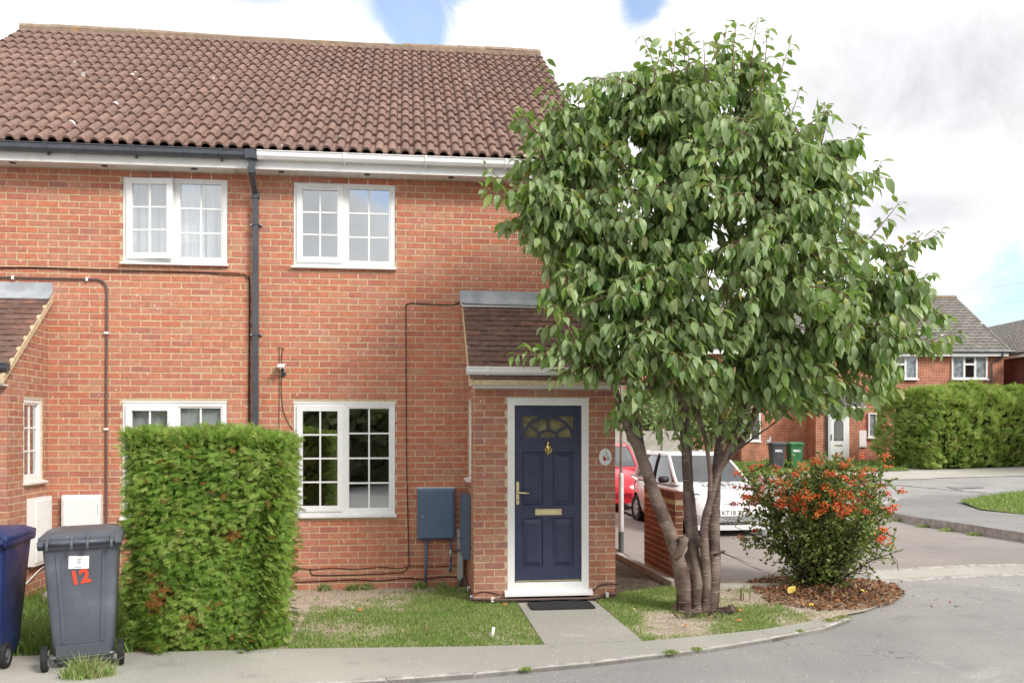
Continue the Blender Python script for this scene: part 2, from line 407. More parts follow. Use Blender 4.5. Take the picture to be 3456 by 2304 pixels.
def lay_bricks(parent, sets, mat, limit):
    """sets: (frame, rects). The whole bricks nearest the street are objects, the rest one stuff part"""
    full = []; rest = []
    for fr, rects in sets:
        for r in rects:
            c = fr.M @ Vector(((r[0] + r[1]) / 2, 0, (r[2] + r[3]) / 2))
            (full if (r[1] - r[0]) > 0.212 else rest).append((fr, r, c))
    full.sort(key=lambda q: (q[2] - CAM).length)
    vs = brick_variants(mat)
    for fr, r, c in full[:limit]:
        p = fr.M @ Vector(((r[0] + r[1]) / 2, -0.0035 + R.uniform(-.0015, .0015), (r[2] + r[3]) / 2 + R.uniform(-.0015, .0015)))
        inst('brick', R.choice(vs), parent, p, (R.uniform(-.006, .006), R.uniform(-.008, .008), fr.th))
    rest += full[limit:]
    if rest:
        mb = MB()
        for fr, r, c in rest:
            st = len(mb.v); mb.cur = R.uniform(0.001, 1.0); j = lambda s: R.uniform(-s, s)
            mb.cbox(r[0] + j(.0015), r[1] + j(.0015), -0.0035 + j(.0015), 0.028, r[2] + j(.0015), r[3] + j(.0015), 0.0035)
            mb.xf(fr.M, st)
        o = mb.build('bricks', mat, parent); tag(o, kind='stuff')
    return len(full), len(rest)
def backing(mb, fr, ua, ub, va, vb, holes, t=0.10, vtop=None, f=0.0):
    """the mortar core behind the bricks, left open where there are windows"""
    us = sorted({ua, ub, *[min(max(h[i], ua), ub) for h in holes for i in (0, 1)]})
    vs = sorted({va, vb, *[min(max(h[i], va), vb) for h in holes for i in (2, 3)]})
    st = len(mb.v)
    for i in range(len(us) - 1):
        for k in range(len(vs) - 1):
            uc, vc = (us[i] + us[i + 1]) / 2, (vs[k] + vs[k + 1]) / 2
            if us[i + 1] - us[i] < 1e-4 or vs[k + 1] - vs[k] < 1e-4: continue
            if any(h[0] < uc < h[1] and h[2] < vc < h[3] for h in holes): continue
            mb.box(us[i], us[i + 1], f, t, vs[k], vs[k + 1])
    mb.xf(fr.M, st)

def window(house, fr, u0, u1, v0, v1, rows, open_sash=None, sill=True, fy=0.012, split=True, vent=False, cols=2):
    """white casement window: left opening sash, right fixed light, bars in the glass"""
    def bld(mb, name, mat, par, smooth=False):
        mb.xf(fr.M); return mb.build(name, mat, par, smooth=smooth)
    F = 0.052; um = (u0 + u1) / 2
    b = MB(); y0, y1 = fy, fy + 0.065
    b.box(u0, u1, y0, y1, v1 - F, v1); b.box(u0, u1, y0, y1, v0, v0 + F)
    b.box(u0, u0 + F, y0, y1, v0 + F, v1 - F); b.box(u1 - F, u1, y0, y1, v0 + F, v1 - F)
    if split: b.box(um - 0.03, um + 0.03, y0, y1, v0 + F, v1 - F)
    b.box(u0 - 0.004, u1 + 0.004, y0 - 0.010, y0 + 0.02, v1 - 0.012, v1 + 0.010)
    w = bld(b, 'window', M['upvc'], house)
    lights = [(u0 + F, um - 0.03, True), (um + 0.03, u1 - F, False)] if split else [(u0 + F, u1 - F, False)]
    for (a, c, opens) in lights:
        za, zb = v0 + F, v1 - F
        S = 0.052 if opens else 0.020
        T = None; py = fy
        if opens and open_sash is not None:
            T = open_sash
        def bb(mb, name, mat):
            if T is not None: mb.xf(T)
            return bld(mb, name, mat, w)
        s = MB(); ys = py - (0.022 if opens else -0.012); ye = py + (0.018 if opens else 0.04)
        ov = 0.014 if opens else 0.0
        A, C_, ZA, ZB = a - ov, c + ov, za - ov, zb + ov
        s.box(A, C_, ys, ye, ZB - S - ov, ZB); s.box(A, C_, ys, ye, ZA, ZA + S + ov)
        s.box(A, A + S + ov, ys, ye, ZA + S + ov, ZB - S - ov); s.box(C_ - S - ov, C_, ys, ye, ZA + S + ov, ZB - S - ov)
        bb(s, 'sash' if opens else 'glazing_bead', M['upvc'])
        ga, gc, gz0, gz1 = A + S + ov, C_ - S - ov, ZA + S + ov, ZB - S - ov
        gy = ys + 0.016
        B = 0.0095
        us = [ga + (gc - ga) * i / cols for i in range(cols + 1)]; zs = [gz0 + (gz1 - gz0) * i / rows for i in range(rows + 1)]
        for i in range(1, cols):
            q = MB(); q.box(us[i] - B, us[i] + B, gy - 0.004, gy + 0.012, gz0, gz1); bb(q, 'glazing_bar', M['upvc'])
        for k in range(1, rows):
            for i in range(cols):
                q = MB(); q.box(us[i] + (B if i else 0), us[i + 1] - (B if i < cols - 1 else 0), gy - 0.003, gy + 0.012, zs[k] - B, zs[k] + B); bb(q, 'glazing_bar', M['upvc'])
        for i in range(cols):
            for k in range(rows):
                q = MB(); q.box(us[i] + (B if i else 0), us[i + 1] - (B if i < cols - 1 else 0), gy + 0.004, gy + 0.008, zs[k] + (B if k else 0), zs[k + 1] - (B if k < rows - 1 else 0)); bb(q, 'pane', M['glass'])
        if vent and opens:
            q = MB(); q.box(ga + 0.05, gc - 0.05, ys - 0.012, ys + 0.002, zb - 0.026, zb - 0.010); bb(q, 'trickle_vent', M['upvc_dirty'])
    if sill:
        q = MB(); q.prism([(-0.055, v0 - 0.034), (-0.055, v0 - 0.012), (fy + 0.02, v0 + 0.002), (fy + 0.07, v0 + 0.002), (fy + 0.07, v0 - 0.034)], 'x', u0 - 0.02, u1 + 0.02)
        bld(q, 'sill', M['upvc_dirty'], w)
    return w

# --- roof tile shapes -------------------------------------------------------
TW = (2.26 - (-6.03)) / 28; GAUGE = 0.345; TLEN = 0.42
SLOPE = math.atan2(RIDGE_Z - EAVE_Z, RIDGE_Y - EAVE_Y); SLEN = math.hypot(RIDGE_Z - EAVE_Z, RIDGE_Y - EAVE_Y)
def roll_profile(x):
    t = (x / (TW / 2)) % 1.0
    if t < 0.34: return 0.0
    return 0.050 * math.sqrt(max(0.0, 1 - ((t - 0.67) / 0.33) ** 2))
def make_tile(var):
    b = MB(); ts = []
    for h in (0, 1):
        for t in (0.0, 0.335, 0.36, 0.43, 0.54, 0.67, 0.80, 0.91, 0.98): ts.append((h + t) * TW / 2)
    ts.append(TW)
    n = len(ts); vs = []
    for y, lift in ((0.0, 0.042), (TLEN, 0.006)):
        for x in ts:
            h = roll_profile(min(x, TW - 1e-4)) if x < TW else 0
            vs.append((x, y + (R.uniform(-.003, .003) if y == 0 else 0) * var, h + lift))
    for x in ts:
        h = roll_profile(min(x, TW - 1e-4)) if x < TW else 0
        vs.append((x, 0.004, h + 0.042 - 0.028))
    fs = []
    for i in range(n - 1):
        fs.append((i, i + 1, n + i + 1, n + i)); fs.append((2 * n + i, 2 * n + i + 1, i + 1, i))
    fs.append((0, n, 2 * n)); b.add(vs, fs)
    me = b.mesh('roof_tile', M['tile'], smooth=True, solo=True, fix=False); me.set_sharp_from_angle(angle=rad(38)); return me
TILES = [make_tile(1) for _ in range(5)]

HOUSES = {}
def make_house(label, x0, x1, wins, gutter_mat, side):
    root = thing('terraced_house', label, 'house', ((x0 + x1) / 2, 0, 0))
    HOUSES[side] = root
    fr = Frame((0, 0, 0), 0)
    holes = [(w[0] - 0.004, w[1] + 0.004, w[2] - 0.034, w[3] + 0.010) for w in wins]
    porch_hole = (0.80, 2.40, -0.1, 3.40) if side == 'right' else (-5.60, -4.08, -0.1, 3.40)
    top = 4.95
    m = MB(); backing(m, fr, x0, x1, -0.15, top, holes)
    wall = m.build('wall', M['mortar'], root)
    # hidden sides: gable, rear and party walls
    gx = x1 if side == 'right' else x0; s = -1 if side == 'right' else 1
    g = MB(); g.prism([(0.101, -0.15), (DEPTH, -0.15), (DEPTH, 4.95), (RIDGE_Y, RIDGE_Z - 0.25), (0.101, 5.05)], 'x', gx, gx + s * 0.25); g.build('gable_wall', M['brick_tex'], root)
    ra, rb = x0 + (0.0 if side == 'right' else 0.25), x1 - (0.25 if side == 'right' else 0.0); rc = (ra + rb) / 2
    g = MB(); backing(g, Frame((0, DEPTH - 0.25, 0), 0), ra, rb, -0.15, 4.95, [(rc - 1.1, rc + 1.1, 0.1, 2.2), (rc - 1.2, rc + 1.2, 3.5, 4.7)], t=0.248); g.build('rear_wall', M['brick_tex'], root)  # rear openings added to let light into the rooms
    g = MB(); px = PARTY + (0.002 if side == 'right' else -0.10); g.box(px, px + 0.098, 0.101, DEPTH - 0.26, -0.1, 7.4 - 2.6); g.build('party_wall', M['interior'], root)
    a, c = x0 + 0.26, x1 - 0.26
    g = MB(); g.box(a, c, 0.12, DEPTH - 0.3, 0.05, 0.10); g.build('floor', M['carpet'], root)
    g = MB(); g.box(a, c, 0.12, DEPTH - 0.3, 2.50, 2.72); g.build('upper_floor', M['interior'], root)
    g = MB(); g.box(a, c, 0.12, DEPTH - 0.3, 4.90, 4.93); g.build('ceiling', M['interior'], root)
    g = MB(); backing(g, Frame((0, 3.8, 0), 0), a, c, 0.10, 4.90, [(rc + 0.55, rc + 1.35, 0.1, 2.1), (rc + .5, rc + 1.2, 2.72, 4.7), (a, c, 2.499, 2.721)]); g.build('partition_wall', M['interior'], root)  # doorways added out of sight to pass the rear light forward
    rects = lay(x0, x1, 0, 4.875, holes + [porch_hole])
    sets = [(fr, rects)]
    # roof --------------------------------------------------------------
    r = MB(); e = 0.05
    r.add([(x0 - (0.03 if side == 'left' else 0), EAVE_Y + 0.03, EAVE_Z - 0.03), (x1 - (0.04 if side == 'right' else 0), EAVE_Y + 0.03, EAVE_Z - 0.03), (x1 - (0.04 if side == 'right' else 0), RIDGE_Y, RIDGE_Z - 0.02), (x0 - (0.03 if side == 'left' else 0), RIDGE_Y, RIDGE_Z - 0.02),
           (x0, DEPTH + 0.3, EAVE_Z - 0.03), (x1, DEPTH + 0.3, EAVE_Z - 0.03), (x1, DEPTH + 0.3, EAVE_Z - 0.1), (x0, DEPTH + 0.3, EAVE_Z - 0.1)],
          [(0, 1, 2, 3), (3, 2, 5, 4), (4, 5, 6, 7)])
    roof = r.build('roof', M['tile'], root)
    n0 = 0 if side == 'left' else 14
    for row in range(16):
        for i in range(14):
            sl = row * GAUGE - 0.02
            x = -6.03 + (n0 + i) * TW
            p = (x + R.uniform(-.002, .002), EAVE_Y + sl * math.cos(SLOPE), EAVE_Z + sl * math.sin(SLOPE) + R.uniform(-.003, .003))
            inst('roof_tile', R.choice(TILES), roof, p, (SLOPE + R.uniform(-.006, .006), R.uniform(-.006, .006), R.uniform(-.005, .005)))
    rm = MB()
    for k in range(9):
        a = math.pi * (k / 8); rm.v.append((0, math.cos(a) * 0.125, math.sin(a) * 0.085 + 0.0))
    for k in range(9): rm.v.append((0.455, rm.v[k][1] * 0.96, rm.v[k][2] * 0.96))
    for k in range(9): rm.v.append((0, rm.v[k][1] * 0.86, rm.v[k][2] * 0.80))
    for k in range(8): rm.f += [(k, k + 1, 10 + k, 9 + k), (k, 18 + k, 19 + k, k + 1)]
    rm.t = [0.0] * len(rm.f); rm.m = [0] * len(rm.f)
    rme = rm.mesh('ridge_tile', M['ridge'], smooth=True, solo=True, fix=False); rme.set_sharp_from_angle(angle=rad(40))
    span = (2.24 - (-6.03)) / 18
    for i in range(9):
        x = -6.03 + (i + (0 if side == 'left' else 9)) * span
        inst('ridge_tile', rme, roof, (x, RIDGE_Y, RIDGE_Z + 0.015 + 0.02 * math.sin(x * 0.9) + R.uniform(-.006, .006)), (R.uniform(-.03, .03), R.uniform(-.012, .012), R.uniform(-.01, .01)), (span / 0.455 * 1.02, 1, 1))
    q = MB(); q.box(x0 if side == 'right' else x0 - 0.02, x1 - (0.05 if side == 'right' else 0), RIDGE_Y - 0.14, RIDGE_Y + 0.14, RIDGE_Z - 0.07, RIDGE_Z + 0.022); q.build('ridge_mortar', M['ridge'], roof)
    # eaves --------------------------------------------------------------
    q = MB(); q.box(x0 - (0.02 if side == 'left' else 0), x1, -0.285, -0.268, 4.862, 5.03); q.build('fascia_board', M['upvc_dirty'] if side == 'left' else M['upvc'], root)
    sof = MB(); sof.box(x0, x1, -0.266, -0.001, 4.892, 4.900); so = sof.build('soffit', M['upvc_dirty'], root)
    bme = MB(); bme.box(0.002, 0.098, 0, 0.262, 0, 0.012); bme = bme.mesh('soffit_board', M['upvc_dirty'])
    x = x0 + 0.01
    while x < x1 - 0.10:
        inst('soffit_board', bme, so, (x, -0.265, 4.879 + R.uniform(-.001, .001))); x += 0.1005
    x = math.ceil(x0 / 0.98) * 0.98 - 0.45
    while x < x1:
        if x > x0 + .1:
            q = MB(); q.lathe([(0.036, 4.872), (0.036, 4.8785)], 14, center=(x, -0.15, 0)); q.lathe([(0.03, 4.8705), (0.03, 4.872)], 14, center=(x, -0.15, 0)); q.build('soffit_vent', M['black_pvc'], so)
        x += 0.98
    # gutter
    ga, gb = (x0 - 0.12, -1.755) if side == 'left' else (-1.70, x1 + 0.06)
    gp = [(-0.287, 5.035), (-0.287, 4.975), (-0.31, 4.955), (-0.37, 4.955), (-0.395, 4.985), (-0.398, 5.03), (-0.408, 5.036), (-0.408, 5.045), (-0.388, 5.045), (-0.386, 4.990), (-0.366, 4.966), (-0.314, 4.966), (-0.297, 4.982), (-0.297, 5.035)]
    q = MB(); q.prism(gp, 'x', ga, gb); gut = q.build('gutter', gutter_mat, root)
    x = ga + (0.33 if side == 'left' else 1.0)
    while x < gb - 0.1:
        q = MB(); q.prism([(-0.29, 4.93), (-0.30, 4.93), (-0.375, 4.948), (-0.403, 4.98), (-0.413, 5.047), (-0.395, 5.052), (-0.391, 4.985), (-0.367, 4.955), (-0.29, 4.955)], 'x', x - 0.012, x + 0.012); q.build('gutter_bracket', gutter_mat, gut); x += 0.93
    if side == 'right':
        q = MB(); q.prism([(p[0] - (0.004 if p[0] < -0.3 else 0), p[1] - (0.004 if p[1] < 4.97 else -0.002)) for p in gp[:8]] + [(-0.30, 5.05)], 'x', ga + 0.0, ga + 0.09); q.build('gutter_union', gutter_mat, gut)
    return root, wall, sets

WIN_L = [(-3.235, -2.070, 3.825, 4.822), (-3.240, -2.075, 0.89, 2.215)]
WIN_R = [(-1.312, -0.130, 3.825, 4.822), (-1.312, -0.130, 0.89, 2.215)]
hl, wall_l, sets_l = make_house('red brick terraced house with black gutter and lean-to porch behind the wheelie bins', XL, PARTY, WIN_L, M['black_pvc'], 'left')
hr, wall_r, sets_r = make_house('red brick end terraced house with navy front door and white gutter', PARTY, XR, WIN_R, M['upvc'], 'right')
F0 = Frame((0, 0, 0), 0)
# the neighbour's upper casement stands slightly ajar: hinged on its left edge
hx = WIN_L[0][0] + 0.04
OPEN = Matrix.Translation((hx, 0.0, 0)) @ Matrix.Rotation(rad(-6.5), 4, 'Z') @ Matrix.Translation((-hx, 0.0, 0))
OPEN = Matrix.Translation((0.004, -0.004, 0)) @ OPEN
window(hl, F0, *WIN_L[0], 3, open_sash=OPEN)
window(hl, F0, *WIN_L[1], 4)
window(hr, F0, *WIN_R[0], 3, vent=True)
window(hr, F0, *WIN_R[1], 4)

# --- porches ---------------------------------------------------------------
def make_porch(house, x0, x1, vis, door, gutter_mat, box_mat):
    """lean-to porch; vis = -1: the side wall seen is at x0 (faces -x), +1: at x1"""
    D = 1.06; Z1 = 2.40
    zr = lambda y: 3.40 + y * (0.93 / 1.18)          # underside of the rafters
    sets = []; core = MB()
    ff = Frame((0, -D, 0), 0)
    dh = (door[0], door[1], -0.2, 2.236)
    backing(core, ff, x0, x1, -0.15, Z1, [dh])
    sets.append((ff, lay(x0, x1, 0, 2.41, [dh], off=x0 % BL)))
    xs = x0 if vis < 0 else x1
    fs = Frame((xs, 0, 0), rad(-90) if vis < 0 else rad(90))
    wy = (0.16, 0.66, 1.335, 2.235)                   # side window: distance from the house wall, height
    if vis < 0: hole = (wy[0], wy[1], wy[2] - 0.034, wy[3]); u0, u1 = 0.0, D
    else: hole = (-wy[1], -wy[0], wy[2] - 0.034, wy[3]); u0, u1 = -D, 0.0
    top = (lambda u: zr(-u) - 0.02) if vis < 0 else (lambda u: zr(u) - 0.02)
    sets.append((fs, [(a + (0.003 if vis > 0 else 0), b - (0.003 if vis < 0 else 0), c, d) for a, b, c, d in lay(u0, u1, 0, 3.4, [hole], vtop=top)]))
    st = len(core.v)
    core.xf(Matrix.Identity(4))
    backing(core, fs, u0 if vis < 0 else u0 + 0.1, u1 - 0.1 if vis < 0 else u1, -0.15, Z1, [hole])
    # raking top of the side walls
    sx = (xs, xs + 0.1) if vis < 0 else (xs - 0.1, xs)
    core.prism([(-D, Z1 + .001), (-0.001, Z1 + .001), (-0.001, zr(0)), (-D, zr(-D) + 0.0)], 'x', *sx)
    ox = (x1 - 0.1, x1) if vis < 0 else (x0, x0 + 0.1)
    core.prism([(-D + 0.101, -0.15), (-0.001, -0.15), (-0.001, zr(0)), (-D + 0.101, zr(-D))], 'x', *ox)
    pw = core.build('porch_wall', M['mortar'], house)
    # narrow side window
    if vis < 0: window(house, fs, wy[0], wy[1], wy[2], wy[3], 3, split=False, fy=0.014)
    else: window(house, fs, -wy[1], -wy[0], wy[2], wy[3], 3, split=False, fy=0.014, cols=2)
    # roof
    a, b = x0 - 0.06, x1 + 0.05
    ang = math.atan2(0.93, 1.18)
    rr = MB(); y1 = -1.27
    rr.add([(a, -0.0015, zr(0) + .02), (b, -0.0015, zr(0) + .02), (b, y1, zr(y1) + .02), (a, y1, zr(y1) + .02), (a, -0.0015, zr(0) - .03), (b, -0.0015, zr(0) - .03), (b, y1, zr(y1) - .03), (a, y1, zr(y1) - .03)],
           [(0, 1, 2, 3), (7, 6, 5, 4), (0, 4, 5, 1), (1, 5, 6, 2), (2, 6, 7, 3), (3, 7, 4, 0)])
    roof = rr.build('porch_roof', M['mortar'], house)
    tv = []
    for i in range(5):
        t = MB(); j = lambda s: R.uniform(-s, s); w = 0.1625
        t.add([(0, j(.003), 0.020 + j(.002)), (w / 2, j(.003), 0.023 + j(.002)), (w, j(.003), 0.020 + j(.002)), (w, 0.165, 0.006), (w / 2, 0.165, 0.008), (0, 0.165, 0.006), (0, 0.002, 0.005), (w / 2, 0.002, 0.007), (w, 0.002, 0.005)],
              [(0, 1, 4, 5), (1, 2, 3, 4), (6, 7, 1, 0), (7, 8, 2, 1), (0, 5, 6), (2, 8, 3)])
        tv.append(t.mesh('plain_tile', M['plain_tile'], solo=True, fix=False))
    L = 1.27 / math.cos(ang); rows = 15; gz = (L - 0.01) / rows; W_ = b - a
    for k in range(rows):
        cur = a - (0.0825 if k % 2 else 0)
        while cur < b - 0.02:
            lo = max(cur, a); hi = min(cur + 0.165, b)
            if hi - lo > 0.03:
                sl = k * gz; y = y1 + sl * math.cos(ang); z = zr(y1) + 0.022 + sl * math.sin(ang)
                inst('plain_tile', R.choice(tv), roof, (lo + .001, y + R.uniform(-.004, .004), z + R.uniform(-.002, .003)), (ang + R.uniform(-.012, .012), R.uniform(-.012, .012), R.uniform(-.006, .006)), ((hi - lo - .002) / 0.1625, 1, 1))
            cur += 0.165
    vx = (a - 0.012, a + 0.03) if vis < 0 else (b - 0.03, b + 0.012)
    q = MB(); q.prism([(-0.002, zr(0) - .045), (y1 - .005, zr(y1) - .045), (y1 - .005, zr(y1) + .03), (-0.002, zr(0) + .03)], 'x', *vx); q.build('verge_mortar', M['mortar'], roof)
    # lead flashing
    q = MB(); q.prism([(-0.008, 3.565), (-0.001, 3.565), (-0.001, 3.44), (-0.12, 3.36), (-0.125, 3.372), (-0.008, 3.465)], 'x', a - 0.03, b); q.build('flashing', M['lead'], roof)
    if vis < 0:
        q = MB(); q.prism([(-0.009, 3.445), (-0.135, 3.35), (-0.140, 3.359), (-0.009, 3.458)], 'x', a - 0.01, b); q.build('flashing_edge', M['upvc_dirty'], roof)
    # fascia, soffit, gutter
    q = MB(); q.box(x0 - 0.02, x1 + 0.02, -1.185, -1.165, 2.335, 2.50); q.build('porch_fascia', M['upvc'], house)
    q = MB(); q.box(x0 - 0.02, x1 + 0.02, -1.164, -1.072, 2.338, 2.350); q.build('porch_soffit', M['upvc'], house)
    gp = [(-1.187, 2.545), (-1.187, 2.49), (-1.21, 2.475), (-1.25, 2.475), (-1.277, 2.505), (-1.282, 2.545), (-1.292, 2.552), (-1.288, 2.562), (-1.268, 2.56), (-1.264, 2.515), (-1.245, 2.487), (-1.213, 2.487), (-1.197, 2.50), (-1.197, 2.545)]
    q = MB(); q.prism(gp, 'x', a - 0.03, b + 0.03); gut = q.build('porch_gutter', gutter_mat, house)
    q = MB(); q.prism(gp[:8] + [(-1.19, 2.56)], 'x', a - 0.037, a - 0.0305); q.prism(gp[:8] + [(-1.19, 2.56)], 'x', b + 0.0305, b + 0.037); q.build('stop_end', gutter_mat, gut)
    for x in ((a + 0.19, b - 0.3)):
        q = MB(); q.prism([(-1.19, 2.445), (-1.2, 2.445), (-1.255, 2.47), (-1.285, 2.50), (-1.297, 2.563), (-1.285, 2.566), (-1.279, 2.51), (-1.25, 2.475), (-1.19, 2.475)], 'x', x - 0.012, x + 0.012); q.build('gutter_bracket', gutter_mat, gut)
    # meter cabinet let into the side wall
    bx = thing('meter_cabinet', 'narrow white meter cabinet on the side wall of the lean-to porch' if vis > 0 else 'blue grey meter cabinet on the porch side wall by the navy door', 'meter cabinet', (xs, -0.36, 0.42), group=None)
    s = vis
    q = MB(); q.box(*sorted((xs + s * 0.0075, xs + s * 0.085)), -0.60, -0.12, 0.42, 1.15); q.build('cabinet_body', box_mat, bx)
    q = MB(); q.box(*sorted((xs + s * 0.086, xs + s * 0.098)), -0.565, -0.155, 0.455, 1.115); q.build('cabinet_door', box_mat, bx)
    return pw, sets

pw_r, ps_r = make_porch(hr, 0.735, 2.30, -1, (1.10, 2.00), M['upvc'], M['blue_box'])
pw_l, ps_l = make_porch(hl, -5.62, -4.05, 1, (-5.25, -4.35), M['black_pvc'], M['upvc'])
n1 = lay_bricks(pw_r, ps_r, M['porch_brick'], 150)
n2 = lay_bricks(wall_r, sets_r, M['brick'], 150)
n3 = lay_bricks(pw_l, ps_l, M['porch_brick'], 60)
n4 = lay_bricks(wall_l, sets_l, M['brick'], 240)

# --- front door -------------------------------------------------------------
def front_door(house, x0, x1, full=True):
    y = -1.06
    q = MB(); T = 0.078
    q.box(x0, x1, y - 0.004, y + 0.07, 2.236 - T, 2.235); q.box(x0, x0 + T, y - 0.004, y + 0.07, 0.10, 2.236 - T); q.box(x1 - T, x1, y - 0.004, y + 0.07, 0.10, 2.236 - T)
    q.box(x0 + T, x1 - T, y - 0.004, y + 0.07, 0.135, 0.225)
    q.box(x0 + T - 0.012, x1 - T + 0.012, y + 0.012, y + 0.05, 0.22, 2.236 - T + 0.01) if False else None
    q.box(x0 - 0.004, x1 + 0.004, y - 0.016, y + 0.01, 2.222, 2.240)
    fr = q.build('door_frame', M['upvc'], house)
    q = MB(); q.prism([(y - 0.075, 0.085), (y - 0.075, 0.118), (y - 0.003, 0.142), (y + 0.03, 0.142), (y + 0.03, 0.085)], 'x', x0 - 0.035, x1 + 0.035); q.build('threshold', M['upvc'], fr)
    dx0, dx1, dz0, dz1 = x0 + T + 0.003, x1 - T - 0.003, 0.232, 2.236 - T - 0.004
    yd = y + 0.018
    W_ = dx1 - dx0
    # leaf with four sunk panels and a glazed fan opening
    cx = (dx0 + dx1) / 2
    pan = [(dx0 + 0.085, cx - 0.055, 0.385, 0.925), (cx + 0.055, dx1 - 0.085, 0.385, 0.925), (dx0 + 0.085, cx - 0.055, 1.07, 1.65), (cx + 0.055, dx1 - 0.085, 1.07, 1.65)]
    fan = (dx0 + 0.085, dx1 - 0.085, 1.80, 2.045)
    q = MB(); fr_ = Frame((0, yd, 0), 0)
    backing(q, fr_, dx0, dx1, dz0, dz1, pan + [fan], t=0.045)
    door = q.build('door', M['navy'], house)
    for (a, b, c, d) in pan:
        q = MB(); k = 0.045
        r0 = [(a, yd + 0.001, c), (b, yd + 0.001, c), (b, yd + 0.001, d), (a, yd + 0.001, d)]
        def ring(i, yy): return [(a + i, yy, c + i), (b - i, yy, c + i), (b - i, yy, d - i), (a + i, yy, d - i)]
        q.loft([ring(0, yd + 0.001), ring(0.010, yd + 0.015), ring(0.020, yd + 0.015), ring(k + 0.012, yd + 0.002)], cap0=False, cap1=True)
        q.build('door_panel', M['navy'], door)
    # fanlight: frame, arch, spokes and panes
    a, b, c, d = fan
    q = MB(); q.box(a, b, yd + 0.012, yd + 0.020, c, d); gl = q.build('fanlight', M['door_glass'], door)
    q = MB(); w = 0.018
    for (X0, X1, Z0, Z1) in ((a - 0.028, b + 0.028, c - 0.028, c + 0.006), (a - 0.028, b + 0.028, d - 0.004, d + 0.028), (a - 0.028, a + 0.004, c, d), (b - 0.004, b + 0.028, c, d)):
        q.box(X0, X1, yd - 0.009, yd + 0.0115, Z0, Z1)
    q.build('fanlight_frame', M['navy'], door)
    def arch(rx, rz, w, y0, y1, n=22):
        q = MB(); z0 = c + 0.006
        outer = [(cx + rx * math.cos(t), z0 + rz * math.sin(t)) for t in [math.pi * i / n for i in range(n + 1)]]
        inner = [(cx + (rx - w) * math.cos(t), z0 + (rz - w) * math.sin(t)) for t in [math.pi * i / n for i in range(n + 1)]]
        for i in range(n):
            o1, o2, i1, i2 = outer[i], outer[i + 1], inner[i], inner[i + 1]
            q.add([(p[0], yy, p[1]) for yy in (y0, y1) for p in (o1, o2, i2, i1)], [(0, 1, 2, 3), (4, 7, 6, 5), (0, 4, 5, 1), (3, 2, 6, 7)])
        return q
    arch((b - a) / 2 + 0.004, d - c - 0.008, 0.030, yd - 0.012, yd + 0.0115).build('fanlight_arch', M['navy'], door)
    arch((b - a) * 0.20, (d - c) * 0.36, 0.018, yd - 0.008, yd + 0.0115).build('fanlight_hub', M['navy'], door)
    for t in (rad(38), rad(90), rad(142)):
        q = MB(); rx, rz = (b - a) / 2, d - c - 0.01
        p0 = Vector((cx + (b - a) * 0.17 * math.cos(t), 0, c + (d - c) * 0.31 * math.sin(t))); p1 = Vector((cx + rx * 0.93 * math.cos(t), 0, c + rz * 0.93 * math.sin(t)))
        n = (p1 - p0).normalized(); s = Vector((n.z, 0, -n.x)) * 0.009
        q.add([tuple(p + k + Vector((0, yy, 0))) for yy in (yd - 0.006, yd + 0.0115) for p, k in ((p0, s), (p1, s), (p1, -s), (p0, -s))], [(0, 1, 2, 3), (4, 7, 6, 5), (0, 4, 5, 1), (1, 5, 6, 2), (2, 6, 7, 3), (3, 7, 4, 0)])
        q.build('fanlight_spoke', M['navy'], door)
    if not full: return
    # letter plate
    q = MB(); q.cbox(cx - 0.148 + 0.005, cx + 0.148 + 0.005, yd - 0.008, yd, 0.955, 1.025, 0.004); lp = q.build('letter_plate', M['gold_anod'], door)
    q = MB(); q.cbox(cx - 0.128 + 0.005, cx + 0.128 + 0.005, yd - 0.012, yd - 0.0075, 0.968, 1.012, 0.003); q.build('letter_flap', M['gold_anod'], lp)
    # lever handle on its back plate
    hx = dx0 + 0.032
    q = MB(); pl = []
    for i in range(12):
        t = math.pi * i / 11; pl.append((hx + 0.016 * math.cos(t), 1.31 + 0.016 * math.sin(t)))
    for i in range(12):
        t = math.pi + math.pi * i / 11; pl.append((hx + 0.016 * math.cos(t), 1.09 + 0.016 * math.sin(t)))
    q.prism(pl, 'y', yd - 0.010, yd); hd = q.build('door_handle', M['gold_anod'], door)
    q = MB(); q.tube([(hx, yd - 0.008, 1.205), (hx, yd - 0.045, 1.205), (hx + 0.02, yd - 0.052, 1.205), (hx + 0.07, yd - 0.05, 1.203), (hx + 0.125, yd - 0.046, 1.199)], [0.009, 0.009, 0.011, 0.012, 0.009], 10); q.build('lever', M['gold_anod'], hd, smooth=True)
    q = MB(); q.lathe([(0.007, yd - 0.0115), (0.007, yd - 0.0095)], 10, 'y', (hx, 0, 1.128)); q.box(hx - 0.003, hx + 0.003, yd - 0.0115, yd - 0.0095, 1.112, 1.126); q.build('keyhole', M['dark'], hd)
    # urn-shaped brass knocker
    kz = 1.70; q = MB()
    q.lathe([(0.004, 0.065), (0.009, 0.055), (0.006, 0.047), (0.012, 0.040), (0.008, 0.030), (0.026, 0.018), (0.031, 0.004), (0.030, -0.012), (0.022, -0.035), (0.008, -0.052), (0.006, -0.060), (0.010, -0.066), (0.003, -0.088)], 14, 'z', (cx, yd - 0.012, kz)); kn = q.build('knocker', M['brass'], door, smooth=True)
    q = MB(); q.tube([(cx + 0.038 * math.cos(t), yd - 0.024, kz - 0.012 + (0.052 if math.sin(t) < 0 else 0.022) * math.sin(t)) for t in [math.pi * (0.05 + 0.9 * 1) + math.pi * 1.1 * i / 14 for i in range(15)]], 0.005, 8); q.build('knocker_ring', M['brass'], kn, smooth=True)
